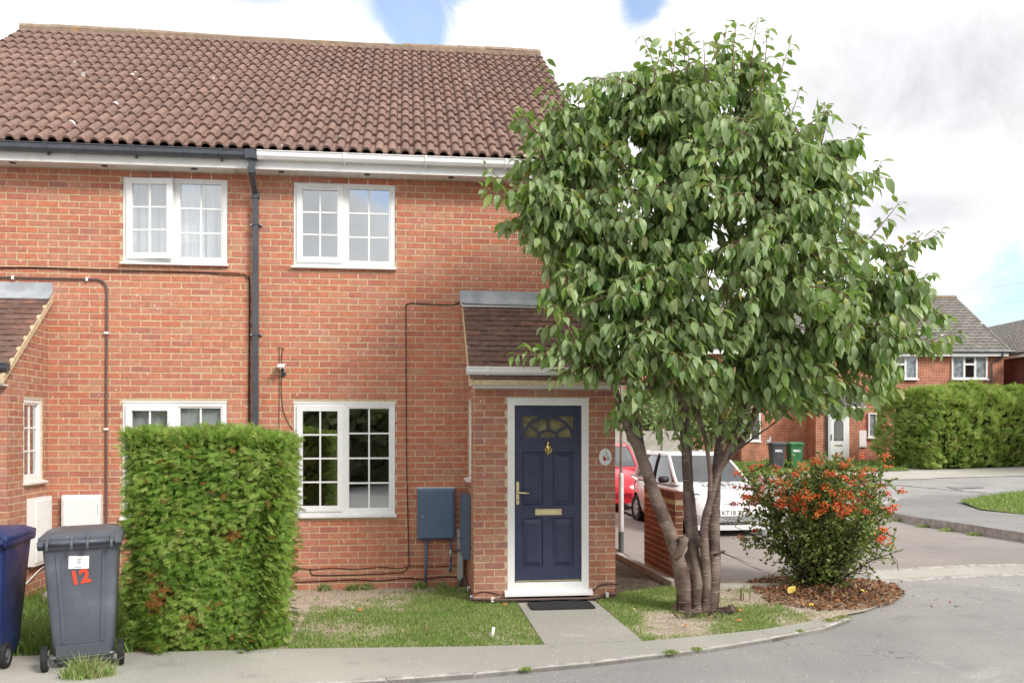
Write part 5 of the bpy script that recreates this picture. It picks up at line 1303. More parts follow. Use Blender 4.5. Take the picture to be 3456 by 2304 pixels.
stem([(1.90, 8.8, 1.95), (1.6, 8.5, 2.2), (1.2, 8.3, 2.3), (0.75, 8.25, 2.35)], 0.024, 0.009)
stem([(2.0, 9.75, 4.0), (1.8, 10.0, 4.6), (1.75, 10.1, 5.2)], 0.03, 0.01)
stem([(1.94, 9.65, 2.9), (2.4, 9.9, 3.5), (2.8, 10.1, 4.0)], 0.04, 0.012)
# sawn stubs and basal suckers
stem([(1.70, 9.13, 0.58), (1.735, 9.07, 0.70), (1.75, 9.04, 0.80)], 0.06, 0.055, n=2)
stem([(2.12, 9.16, 0.0), (2.21, 9.06, 0.04), (2.27, 9.02, 0.09)], 0.09, 0.06, n=3, wob=.3)
stem([(2.12, 9.18, 0.60), (2.20, 9.05, 0.66)], 0.02, 0.018, n=2)
for k in range(9):
    x = 1.72 + 0.05 * k; stem([(x, 9.0 + tr.uniform(-.12, .05), -0.02), (x + tr.uniform(-.09, .05), 8.9 + tr.uniform(-.1, .05), 0.05), (x + tr.uniform(-.16, .10), 8.82 + tr.uniform(-.1, .05), tr.uniform(.08, .16))], 0.016, 0.008, seg=6, n=2)
for _ in range(34):      # thin inner branches climbing into the leaves
    c, r0, r1 = LIMBS[tr.randrange(0, 10)]; i = tr.randrange(len(c) // 4, max(len(c) // 4 + 1, int(len(c) * .75))); p = c[i]
    if p.z < 1.3: continue
    d = Vector((tr.gauss(0, .45), tr.gauss(-.1, .4), 1)).normalized(); pts = [p]
    for k in range(4): d = (d + Vector((tr.gauss(0, .25), tr.gauss(0, .22), .05))).normalized(); pts.append(pts[-1] + d * tr.uniform(.18, .32))
    if any(in_porch0(q) for q in pts): continue
    wood.tube(curve(pts, 3), [0.016 - 0.011 * t / 12 for t in range(13)], 6)
wood_o = wood.build('trunk', M['cherry_bark'], tree, smooth=True)
# crown: masses (across, away, up, radii)
MASS = [(2.05, 9.1, 4.15, 1.45, 1.20, 1.35, 112), (0.62, 8.75, 4.05, 0.74, 0.70, 1.0, 70), (0.90, 8.35, 3.1, 0.70, 0.50, 0.60, 50), (1.45, 8.25, 2.65, 0.85, 0.55, 0.55, 54),
        (3.05, 9.0, 3.7, 1.02, 0.95, 1.08, 84), (3.68, 8.8, 2.9, 0.66, 0.65, 0.62, 52), (2.85, 9.0, 4.6, .72, .7, .55, 30), (2.15, 9.1, 5.25, 0.70, 0.70, 0.70, 40), (2.95, 8.55, 2.45, 0.80, 0.55, 0.38, 44),
        (1.55, 8.15, 3.4, 0.95, 0.5, 0.8, 56), (2.45, 8.1, 3.3, 0.85, 0.5, 0.9, 56), (2.05, 8.2, 4.3, 1.0, 0.45, 0.8, 46), (2.1, 8.5, 2.35, 0.6, 0.5, 0.25, 16), (1.3, 9.3, 4.9, .6, .6, .6, 22), (0.42, 8.6, 3.9, .38, .5, .75, 44), (0.72, 8.8, 4.95, .50, .5, .45, 34), (1.35, 8.9, 5.15, .5, .5, .4, 22), (2.05, 8.7, 4.65, .6, .5, .8, 34), (1.75, 8.5, 3.9, .7, .4, .6, 24)]
TIPS = []
def in_porch(p):     # keep clear of the porch, its roof and the house wall
    return (p.x < 2.45 and p.x > 0.55 and p.y > -1.30 - 0.12 and p.z < 3.62 + (p.y if p.y < 0 else 0) * 0.78 + 0.05) or (p.x < 2.38 and p.y > -0.12 and p.z < 5.2) or (p.x < 2.4 and p.y > -0.5 and p.z < 5.15 + max(0, p.y + .4) * .7)
for (o, d, z, ro, rd, rz, cnt) in MASS:
    got = 0; cnt = int(cnt * 1.55)
    while got < cnt:
        u = Vector((tr.gauss(0, 1), tr.gauss(0, 1), tr.gauss(0, 1))).normalized() * (tr.random() ** 0.36)
        p = W3(o + u.x * ro, d + u.y * rd, z + u.z * rz)
        if p.z < 2.0 or in_porch(p): got += 0.2; continue
        if mnoise.noise((p.x * 1.15 + 3, p.y * 1.15, p.z * 1.15)) < -0.42: got += 0.25; continue
        TIPS.append((p, None)); got += 1
SHOOTS = [((0.42, 8.9, 4.7), (0.33, 8.9, 5.62)), ((0.62, 8.9, 4.6), (0.52, 8.9, 5.35)), ((0.80, 8.9, 4.7), (0.84, 8.9, 5.42)), ((0.55, 8.8, 4.5), (0.68, 8.8, 5.3)), ((0.15, 8.8, 4.2), (0.03, 8.8, 4.55)), ((0.16, 8.8, 3.9), (0.0, 8.75, 4.25)),
          ((1.60, 9.0, 5.2), (1.66, 9.0, 5.95)), ((1.5, 9.0, 5.1), (1.50, 8.95, 5.75)), ((1.75, 9.0, 5.3), (1.78, 9.0, 5.92)), ((1.25, 9.0, 4.9), (1.25, 9.0, 5.5)), ((1.38, 9.0, 4.9), (1.40, 9.0, 5.35)),
          ((2.18, 9.1, 5.4), (2.2, 9.1, 6.0)), ((2.45, 9.1, 5.3), (2.52, 9.1, 6.12)), ((2.52, 9.1, 5.3), (2.60, 9.05, 5.98)), ((2.62, 9.1, 5.2), (2.86, 9.1, 5.86)), ((2.35, 9.1, 5.4), (2.36, 9.1, 5.8)), ((2.75, 9.1, 4.9), (2.95, 9.1, 5.4)),
          ((3.0, 9.0, 4.7), (3.18, 9.0, 5.18)), ((3.3, 9.0, 4.5), (3.55, 9.0, 4.98)), ((3.5, 9.0, 4.2), (3.75, 9.0, 4.62)), ((3.6, 9.0, 3.8), (3.93, 9.0, 4.2)), ((3.75, 8.9, 3.5), (4.05, 8.9, 3.85)), ((3.8, 8.8, 3.1), (4.18, 8.8, 3.45)), ((3.9, 8.8, 2.8), (4.3, 8.8, 3.05)), ((4.0, 8.8, 2.7), (4.42, 8.75, 2.85)),
          ((0.6, 8.2, 2.7), (0.12, 8.2, 2.63)), ((0.5, 8.2, 2.55), (0.0, 8.15, 2.58)), ((0.7, 8.3, 2.45), (0.35, 8.25, 2.36)), ((3.2, 8.5, 2.35), (3.5, 8.45, 2.15)), ((2.7, 8.5, 2.2), (2.78, 8.45, 2.02)), ((3.0, 8.5, 2.2), (3.1, 8.45, 2.05)), ((1.2, 8.3, 2.2), (0.95, 8.2, 2.05))]
for a, b in SHOOTS: TIPS.append((W3(*b), W3(*a)))
cc = W3(2.0, 9.0, 3.8)
for _ in range(70):      # long outer shoots that break the outline
    p, b = TIPS[tr.randrange(len(TIPS) - len(SHOOTS))]
    d = (p - cc); d.y *= .6; d = (d.normalized() + Vector((0, 0, tr.uniform(.0, .5)))).normalized(); e = p + d * tr.uniform(.22, .5)
    if not in_porch(e) and e.z > 2.0: TIPS.append((e, p))
for (o, d, z) in ((1.35, 8.9, 2.15), (1.6, 8.85, 2.2), (1.85, 8.8, 2.05), (2.05, 8.75, 2.25), (2.3, 8.75, 2.1), (2.55, 8.85, 2.3), (1.2, 8.85, 2.35), (2.0, 8.7, 1.9), (1.22, 8.95, 1.95), (2.45, 8.9, 1.95), (1.75, 8.8, 2.45), (2.25, 8.7, 2.5), (2.12, 8.85, 2.0), (1.45, 8.8, 2.4), (1.55, 8.85, 1.95), (1.75, 8.9, 1.85), (2.2, 8.85, 1.85), (1.1, 8.9, 2.1), (1.02, 8.85, 1.98), (2.0, 8.65, 2.2), (2.4, 8.7, 2.25), (1.65, 8.7, 2.1), (2.65, 8.8, 2.15), (1.9, 8.7, 2.35)):
    p = W3(o, d, z); TIPS.append((p + Vector((tr.uniform(-.1, .1), -.12, .05)), p + Vector((0, .2, -.1))))
twigs = MB(); LV = []; LF = []; LT = []; SOLO = []
def nearest(p):
    best = None
    for c, r0, r1 in LIMBS[:15]:
        for i in range(len(c) // 3, len(c)):
            v = c[i]; h = v.z - p.z
            dd = (v - p).length + (2.0 * max(0, h + 0.1))
            if best is None or dd < best[0]: best = (dd, v)
    return best[1]
def leaf_geo(L, w, curl, fold):
    """a drooping cherry leaf in its own frame: x along the midrib, z its face"""
    xs_ = (0.0, 0.22, 0.50, 0.78, 1.0); ws = (0.10, 0.85, 1.0, 0.55, 0.0); P = []
    for t, k in zip(xs_, ws):
        z = -curl * L * t * t; x = L * t * (1 - 0.25 * abs(curl) * t)
        if k == 0: P.append((x, 0, z))
        else: P += [(x, -w * k, z + fold * w * k), (x, 0, z), (x, w * k, z + fold * w * k)]
    F_ = []
    for i in range(3):
        a = i * 3; F_ += [(a, a + 1, a + 4, a + 3), (a + 1, a + 2, a + 5, a + 4)]
    F_ += [(9, 10, 12), (10, 11, 12)]
    return P, F_
SOLO_ME = []
for i in range(6):
    P, F_ = leaf_geo(0.146, 0.0335, tr.uniform(.2, .6), tr.uniform(.15, .5)); b = MB(); b.add(P, F_); SOLO_ME.append(b.mesh('leaf', M['leaf'], smooth=True, solo=True, fix=False))
wind = W3(0.35, -0.1, 0) - W3(0, 0, 0)
for ti, (tip, base) in enumerate(TIPS):
    if base is None:
        st = nearest(tip); v = tip - st
        L_ = v.length
        if L_ > 1.25: st = tip - v * (1.25 / L_)
        mid = st.lerp(tip, 0.55) + Vector((tr.uniform(-.08, .08), tr.uniform(-.08, .08), 0.10 + tr.uniform(-.05, .12)))
        end = tip + Vector((0, 0, -0.05))
        pts = [st, mid, end]; nl = tr.randint(15, 23)
    else:
        pts = [base, base.lerp(tip, 0.5) + Vector((tr.uniform(-.04, .04), 0, tr.uniform(-.02, .05))), tip]; nl = int(9 + 15 * (tip - base).length)
    c = curve(pts, 5); m = len(c)
    twigs.tube(c, [0.0075 - 0.0055 * i / (m - 1) for i in range(m)], 5, cap=False)
    for k in range(nl):
        t = 0.22 + 0.78 * (k + tr.random() * .6) / nl if base is None else 0.05 + 0.95 * (k + tr.random() * .5) / nl
        t = min(t, 1.0); f = t * (m - 1); i = min(int(f), m - 2); p = c[i].lerp(c[i + 1], f - i); tg = (c[i + 1] - c[i]).normalized()
        az_ = k * 2.4 + tr.uniform(-.5, .5)
        s = tg.orthogonal().normalized(); s2 = tg.cross(s); rad_ = s * math.cos(az_) + s2 * math.sin(az_)
        dr = tr.uniform(0.5, 1.6) if base is None else tr.uniform(0.0, 0.8)
        d = (rad_ * 0.75 + tg * 0.45 + Vector((0, 0, -dr)) + wind * tr.uniform(0, .6)).normalized()
        pet = p + (rad_ * .8 + d * .4).normalized() * 0.022
        up = (Vector((0, 0, 1)) * 1.0 + rad_ * 0.8 + Vector((tr.gauss(0, .35), tr.gauss(0, .35), tr.gauss(0, .25))))
        y = up.cross(d); y = y.normalized() if y.length > .01 else s
        zax = d.cross(y)
        sz = tr.triangular(0.42, 1.28, 0.95) * (0.72 if base is not None and t > 0.75 else 1.0)
        tone = min(0.955, max(.002, tr.gauss(0.52, 0.22)))
        if tr.random() < 0.018: tone = tr.uniform(.965, 1.0)
        twigs.tube([p, pet], [0.0017, 0.0014], 3, cap=False)
        cdist = (pet - CAM).length
        SOLO.append((cdist - 0.12 * tr.random(), pet, d, y, zax, sz, tone, tr.uniform(.15, .65), tr.uniform(.1, .55)))
SOLO.sort(key=lambda q: q[0])
tw_o = twigs.build('twigs', M['twig'], tree, fix=False, smooth=True); tag(tw_o, kind='stuff')
for (cd, p, d, y, zax, sz, tone, curl, fold) in SOLO[300:]:
    P, F_ = leaf_geo(0.146 * sz, 0.0335 * sz, curl, fold); i0 = len(LV)
    for (a, b, c_) in P: LV.append(tuple(p + d * a + y * b + zax * c_))
    for f in F_: LF.append(tuple(i0 + q for q in f)); LT.append(tone)
mb = MB(); mb.v = LV; mb.f = LF; mb.t = LT; mb.m = [0] * len(LF)
crown = mb.build('crown', M['leaf'], tree, fix=False, smooth=True); tag(crown, kind='stuff')
for (cd, p, d, y, zax, sz, tone, curl, fold) in SOLO[:300]:
    o = inst('leaf', tr.choice(SOLO_ME), crown, p); o.rotation_euler = Matrix((d, y, zax)).transposed().to_euler(); o.scale = (sz, sz, sz)
# ivy-like shoots of leaves low on the stems
# ------------------------------------------------------------------ firethorn bush with berries
M['bush_leaf'] = toned('firethorn_leaf', [(0, (0.045, 0.10, 0.024)), (0.35, (0.11, 0.19, 0.042)), (0.7, (0.21, 0.30, 0.075)), (0.95, (0.36, 0.42, 0.14)), (1, (0.40, 0.33, 0.08))], 0.4, 0.45, 0.1, 30, trans=0.2)
M['bush_wood'] = plain('dark_twig', (0.055, 0.038, 0.032), 0.8, 0.2, 20, 0.2)
M['berry'] = toned('orange_berry', [(0, (0.64, 0.055, 0.014)), (0.6, (0.76, 0.115, 0.022)), (1, (0.82, 0.22, 0.04))], 0.35, 0.5, 0.06, 40)
br = random.Random(8); B0 = Vector((4.86, -0.62, 0))
bush = thing('firethorn_bush', 'rounded firethorn bush covered in orange red berries', 'bush', tuple(B0))
tw = MB(); lf = MB(); be = MB(); ends = []
def bush_env(p):
    z = p.z; r = 0.42 + 0.50 * math.sin(min(1, max(0, z / 1.5)) * math.pi * 0.62) if z < 1.5 else 0.9
    return r
for k in range(34):
    a = br.uniform(0, 6.283); p = B0 + Vector((math.cos(a), math.sin(a), 0)) * br.uniform(0, .16); v = Vector((math.cos(a) * br.uniform(.12, .62), math.sin(a) * br.uniform(.12, .62), 1)).normalized()
    pts = [p.copy()]; n = 9
    for i in range(n):
        v = (v + Vector((br.gauss(0, .16), br.gauss(0, .16), br.gauss(-.01, .08)))).normalized(); p = p + v * br.uniform(.14, .19); pts.append(p.copy())
        rr_ = Vector((p.x - B0.x, p.y - B0.y)).length
        if rr_ > 0.85 or p.z > 1.5: break
    tw.tube(pts, [0.013 - 0.010 * i / max(1, len(pts) - 1) for i in range(len(pts))], 5, cap=False)
    for i in range(1, len(pts)):
        for _ in range(6):
            b = pts[i].copy(); w = Vector((br.gauss(0, 1), br.gauss(0, 1), br.gauss(0.1, .7))).normalized(); pp = [b.copy()]
            out_ = Vector((b.x - B0.x, b.y - B0.y, 0)); w = (w + out_ * 0.9).normalized()
            for _k in range(3):
                w = (w + Vector((br.gauss(0, .3), br.gauss(0, .3), br.gauss(0, .25)))).normalized(); b = b + w * br.uniform(.07, .12); b.z = max(b.z, .04); pp.append(b.copy())
            hr_ = math.hypot(b.x - B0.x, b.y - B0.y)
            if hr_ > 0.90 or b.z > 1.64: continue
            tw.tube(pp, [.0042, .0034, .0026, .0016], 4, cap=False); ends.append(pp)
def bleaf(p, d, L):
    s = d.orthogonal().normalized(); s = (Matrix.Rotation(br.uniform(0, 6.28), 3, d) @ s); nrm = s.cross(d)
    w = L * 0.33
    lf.add([tuple(p), tuple(p + d * L * .5 + s * w + nrm * w * .3), tuple(p + d * L), tuple(p + d * L * .5 - s * w + nrm * w * .3)], [(0, 1, 2), (0, 2, 3)])
for pp in ends:
    z = pp[-1].z; hr_ = math.hypot(pp[-1].x - B0.x, pp[-1].y - B0.y)
    dens = 0.25 + 1.1 * min(1, max(0, (z - 0.30) / 0.55)) if hr_ < 0.9 else 0.8
    if z < 0.5 and math.sin(math.atan2(pp[-1].y - B0.y, pp[-1].x - B0.x) * 3 + 1) > 0.6: dens += 0.5
    for i in range(1, len(pp)):
        for _ in range(4):
            if br.random() > dens: continue
            p = pp[i - 1].lerp(pp[i], br.random()); d = (pp[i] - pp[i - 1]).normalized(); d = (d + Vector((br.gauss(0, .7), br.gauss(0, .7), br.gauss(.2, .6)))).normalized()
            lf.cur = min(1, max(.002, br.gauss(0.6, .24))); bleaf(p, d, br.uniform(.030, .050))
        if br.random() < dens:
            for _ in range(4):
                d = (pp[i] - pp[i - 1]).normalized(); d = (d + Vector((br.gauss(0, .6), br.gauss(0, .6), br.gauss(.2, .5)))).normalized(); lf.cur = min(1, max(.002, br.gauss(0.72, .2))); bleaf(pp[i], d, br.uniform(.032, .054))
ico = [Vector(v).normalized() for v in ((0, 0, 1), (.894, 0, .447), (.276, .851, .447), (-.724, .526, .447), (-.724, -.526, .447), (.276, -.851, .447), (.724, .526, -.447), (-.276, .851, -.447), (-.894, 0, -.447), (-.276, -.851, -.447), (.724, -.526, -.447), (0, 0, -1))]
icf = [(0, 1, 2), (0, 2, 3), (0, 3, 4), (0, 4, 5), (0, 5, 1), (1, 6, 2), (2, 6, 7), (2, 7, 3), (3, 7, 8), (3, 8, 4), (4, 8, 9), (4, 9, 5), (5, 9, 10), (5, 10, 1), (1, 10, 6), (11, 7, 6), (11, 8, 7), (11, 9, 8), (11, 10, 9), (11, 6, 10)]
cl_n = 0
cand = [pp for pp in ends if pp[-1].z > 0.92 and math.hypot(pp[-1].x - B0.x, pp[-1].y - B0.y) > 0.30]
br.shuffle(cand)
low = [pp for pp in ends if 0.35 < pp[-1].z < 0.8 and math.hypot(pp[-1].x - B0.x, pp[-1].y - B0.y) > 0.6]; br.shuffle(low)
for pp in cand[:150] + low[:12]:
    c0 = pp[-1] + Vector(((pp[-1].x - B0.x) * 0.05, (pp[-1].y - B0.y) * .05, .01)); tb = br.uniform(.02, .9)
    for _ in range(br.randint(16, 30)):
        c = c0 + Vector((br.gauss(0, .030), br.gauss(0, .030), br.gauss(0, .020))); r = br.uniform(.008, .0105); be.cur = min(1, max(.002, tb + br.gauss(0, .15)))
        be.add([tuple(c + v * r) for v in ico], icf)
tw_ = tw.build('branches', M['bush_wood'], bush, fix=False); tag(tw_, kind='stuff')
lf_ = lf.build('foliage', M['bush_leaf'], bush, fix=False); tag(lf_, kind='stuff')
be_ = be.build('berries', M['berry'], bush, fix=False, smooth=True); tag(be_, kind='stuff')
# leaf litter and bark under the bush
M['litter'] = toned('leaf_litter', [(0, (0.12, 0.055, 0.03)), (0.35, (0.22, 0.095, 0.045)), (0.65, (0.36, 0.15, 0.06)), (0.85, (0.27, 0.18, 0.12)), (1, (0.45, 0.30, 0.18))], 0.8, 0.2, 0.15, 40)
li = MB()
MU = [(4.15, -0.15), (4.0, -0.85), (3.92, -1.45), (4.25, -1.90), (4.75, -1.88), (5.25, -1.62), (5.75, -1.0), (5.92, -0.45), (5.7, -0.12), (5.2, 0.2), (4.6, 0.25)]
for _ in range(12000):
    x, y = br.uniform(3.7, 6.1), br.uniform(-2.1, .35)
    dc = math.hypot(x - 4.9, y + 0.85)
    if not inside((x, y), MU) and br.random() > 0.015: continue
    hgt = 0.012 + 0.075 * max(0, 1 - dc / 1.0) * br.random() ** 0.5 + br.uniform(0, .012)
    if not inside((x, y), RL): hgt = br.uniform(.002, .02)
    a = br.uniform(0, 6.28); L_ = br.uniform(.02, .065); w = L_ * br.uniform(.2, .6); t1, t2 = br.gauss(0, .35), br.gauss(0, .35)
    u = Vector((math.cos(a), math.sin(a), t1)) * L_ * .5; s = Vector((-math.sin(a), math.cos(a), t2)) * w * .5; c = Vector((x, y, hgt + abs(t1) * L_ * .4))
    li.cur = br.uniform(.002, 1); li.add([tuple(c - u), tuple(c + s), tuple(c + u), tuple(c - s)], [(0, 1, 2, 3)])
tag(li.build('leaf_litter', M['litter'], fix=False), 'brown bark and leaf litter under the firethorn bush', 'leaf litter', kind='stuff')
mo = MB(); ringn = 22
mo.v = [(4.85, -0.8, 0.06)] + [(4.86 + 0.62 * f * math.cos(2 * math.pi * k / ringn), -0.80 + 0.66 * f * math.sin(2 * math.pi * k / ringn), z) for f, z in ((0.45, .045), (1.0, .0105)) for k in range(ringn)]
mo.f = [(0, 1 + k, 1 + (k + 1) % ringn) for k in range(ringn)] + [(1 + k, 1 + ringn + k, 1 + ringn + (k + 1) % ringn, 1 + (k + 1) % ringn) for k in range(ringn)]
mo.t = [0.0] * len(mo.f); mo.m = [0] * len(mo.f)
tag(mo.build('soil_mound', M['soil'], smooth=True), kind='structure')
# fallen leaves that catch the eye
FALL = plain('yellow_fallen_leaf', (0.62, 0.48, 0.10), 0.6, 0.15, 30); FALLG = plain('green_fallen_leaf', (0.20, 0.30, 0.10), 0.6, 0.15, 30); FALLO = plain('orange_fallen_leaf', (0.42, 0.17, 0.05), 0.7, 0.2, 30)
def fallen(x, y, z, ang, tilt, L, mat, label, group=None):
    P, F_ = leaf_geo(L, L * .29, .15, .25); q = MB(); q.add(P, F_)
    q.xf(Matrix.Translation((x, y, z)) @ Matrix.Rotation(ang, 4, 'Z') @ Matrix.Rotation(tilt, 4, 'Y') @ Matrix.Rotation(rad(20), 4, 'X'))
    return tag(q.build('fallen_leaf', mat, fix=False, smooth=True), label, 'leaf', group)
fallen(4.28, -1.12, 0.05, rad(28), rad(-38), 0.15, FALL, 'large yellow fallen leaf propped on the litter under the bush')
fallen(5.14, -1.15, 0.05, rad(40), rad(-12), 0.12, FALL, 'yellow fallen leaf on the litter, nearer the road edge')
fallen(4.78, -1.08, 0.06, rad(135), rad(-25), 0.12, FALL, 'narrow yellow fallen leaf lying against the bush stems')
fallen(4.70, -1.16, 0.05, rad(140), rad(-20), 0.10, FALLG, 'pale green fallen leaf beside a yellow one')
fallen(4.88, -1.28, 0.05, rad(160), rad(-8), 0.11, FALLG, 'dark green fallen leaf flat on the litter')
fallen(4.25, -1.70, 0.03, rad(30), rad(-10), 0.09, FALL, 'small yellow leaf at the edge of the litter by the lawn')
for i, (x, y, mt) in enumerate([(3.05, -2.05, FALL), (2.95, -2.2, FALLO), (2.35, -1.7, FALL), (3.2, -2.35, FALLO), (2.62, -2.5, FALLO), (-0.5, -1.4, FALLO), (0.2, -2.3, FALLO), (1.02, -1.3, FALLO), (6.9, -2.6, FALLO), (3.4, -1.9, FALLO), (2.7, -2.0, FALL)]):
    fallen(x, y, 0.03, R.uniform(0, 6), rad(-15), R.uniform(.05, .075), mt, 'small dead leaf lying on the grass or road', 'scattered dead leaves')
# leafy suckers sprouting near the tree's foot
def sucker(x, y, n, label, h=0.15):
    t = thing('sapling', label, 'plant', (x, y, 0)); q = MB(); s = MB()
    for k in range(n):
        a = R.uniform(0, 6.28); p = Vector((x + R.uniform(-.07, .07), y + R.uniform(-.05, .05), 0)); top = p + Vector((R.uniform(-.03, .03), R.uniform(-.03, .03), h * R.uniform(.6, 1.1)))
        s.tube([p, top], [.006, .003], 5)
        for j in range(3):
            b = p.lerp(top, .45 + .25 * j); a2 = a + j * 2.2; d = Vector((math.cos(a2), math.sin(a2), R.uniform(.1, .7))).normalized(); y_ = Vector((-math.sin(a2), math.cos(a2), 0)); z_ = d.cross(y_)
            P, F_ = leaf_geo(R.uniform(.05, .075), .018, .3, .3); q.cur = R.uniform(.01, 1); q.add([tuple(b + d * u + y_ * v + z_ * w) for u, v, w in P], F_)
    s.build('stem', M['twig'], t); q.build('foliage', LIME, t, fix=False, smooth=True)
LIME = toned('lime_leaf', [(0, (0.20, 0.36, 0.05)), (1, (0.34, 0.48, 0.09))], 0.5, 0.3, 0.1, 20, trans=0.3)
sucker(3.72, -1.25, 5, 'lime green sucker shoots between the cherry trunk and the leaf litter', 0.17)
sucker(2.86, -1.72, 4, 'leafy sucker shoots at the foot of the cherry trunk', 0.20)
# ------------------------------------------------------------------ low garden wall, street lamp
gw = thing('garden_wall', 'low dark red brick wall running beside the side passage', 'wall', (3.31, 0.6, 0))
q = MB(); q.box(3.275, 3.37, -0.12, 1.30, 0.0, 1.03); core = q.build('wall_core', M['mortar'], gw)
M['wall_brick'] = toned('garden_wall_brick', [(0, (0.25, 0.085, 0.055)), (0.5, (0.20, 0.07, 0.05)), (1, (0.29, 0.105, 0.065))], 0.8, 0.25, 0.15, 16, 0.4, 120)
fw = Frame((3.275, 0, 0), rad(-90))
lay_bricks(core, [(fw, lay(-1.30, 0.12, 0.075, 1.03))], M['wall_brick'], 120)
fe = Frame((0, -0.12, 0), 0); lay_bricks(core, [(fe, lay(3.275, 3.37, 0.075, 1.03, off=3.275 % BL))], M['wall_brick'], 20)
cp = MB(); cp.box(0, 0.105, 0, 0.064, 0, 0.10); cpm = cp.mesh('coping_brick', M['wall_brick'], solo=True)
y = -0.12
while y < 1.27:
    inst('coping_brick', cpm, gw, (3.268, y, 1.031)); y += 0.075

lamp = thing('street_lamp', 'grey metal street lamp standing behind the porch corner', 'street lamp', (3.26, 2.58, 0))
q = MB(); q.tube([(3.26, 2.58, -0.1), (3.26, 2.58, 0.34)], 0.0415, 20); q.build('base_sleeve', plain('dark_green_paint', (0.085, 0.10, 0.095), 0.6, 0.1), lamp, smooth=True, auto=True)
GALV = plain('galvanised_steel', (0.52, 0.53, 0.53), 0.5, 0.12, 7, 0.4, 0.35)
q = MB(); q.tube([(3.26, 2.58, 0.341), (3.26, 2.58, 1.20), (3.26, 2.58, 1.235)], [0.040, 0.040, 0.026], 20); q.build('lower_column', GALV, lamp, smooth=True, auto=True)
q = MB(); q.tube([(3.26, 2.58, 1.236), (3.26, 2.58, 6.5), (3.26, 2.58, 6.95)], [0.0225, 0.0215, 0.0215], 14); q.build('upper_column', GALV, lamp, smooth=True)
q = MB(); q.tube([(3.26, 2.58, 6.9), (3.34, 2.56, 6.97), (3.52, 2.53, 6.99)], 0.018, 10); arm = q.build('arm', GALV, lamp, smooth=True)
q = MB(); q.loft([[(x, y + 2.5, z + 7.0) for x, y, z in rrect(hx, hy, 0.05, zz, 3.76, 0)] for zz, hx, hy in ((-0.06, .25, .09), (-0.02, .29, .12), (0.03, .27, .11), (0.055, .16, .06))]); hd = q.build('lantern', GALV, lamp, smooth=True, auto=True)
q = MB(); q.loft([[(x, y + 2.5, z + 7.0) for x, y, z in rrect(hx, hy, 0.04, zz, 3.78, 0)] for zz, hx, hy in ((-0.10, .15, .05), (-0.061, .2, .075))]); q.build('lens', M['upvc_dirty'], hd)

# ------------------------------------------------------------------ cars
def paint(name, c, coat=0.6):
    return plain(name, c, 0.22, 0.03, 2, 0.5, 0, 0, 60, coat)
M['car_white'] = paint('white_car_paint', (0.66, 0.665, 0.68)); M['car_red'] = paint('red_car_paint', (0.62, 0.025, 0.045)); M['car_silver'] = paint('silver_car_paint', (0.55, 0.57, 0.60))
M['car_glass'] = glass_mat('car_glass', (0.10, 0.12, 0.12), 0.14)
M['tyre'] = M['rubber']; M['hubcap'] = plain('silver_hubcap', (0.50, 0.50, 0.51), 0.35, 0.06, 10, 0.5, 0.6)
M['lens'] = plain('headlamp_lens', (0.62, 0.64, 0.66), 0.12, 0.05, 10, 0.6, 0.4); M['grille'] = plain('black_plastic', (0.02, 0.02, 0.022), 0.5, 0.1)
M['tail'] = plain('tail_lens', (0.35, 0.01, 0.012), 0.15, 0.05, 8, 0.6)
def spline(pts, n):
    P = [Vector(p) for p in pts]; out = []
    for i in range(len(P) - 1):
        p0, p1, p2, p3 = P[max(i - 1, 0)], P[i], P[i + 1], P[min(i + 2, len(P) - 1)]
        for k in range(n):
            t = k / n; out.append(0.5 * ((2 * p1) + (-p0 + p2) * t + (2 * p0 - 5 * p1 + 4 * p2 - p3) * t * t + (-p0 + 3 * p1 - 3 * p2 + p3) * t ** 3))
    out.append(P[-1]); return out
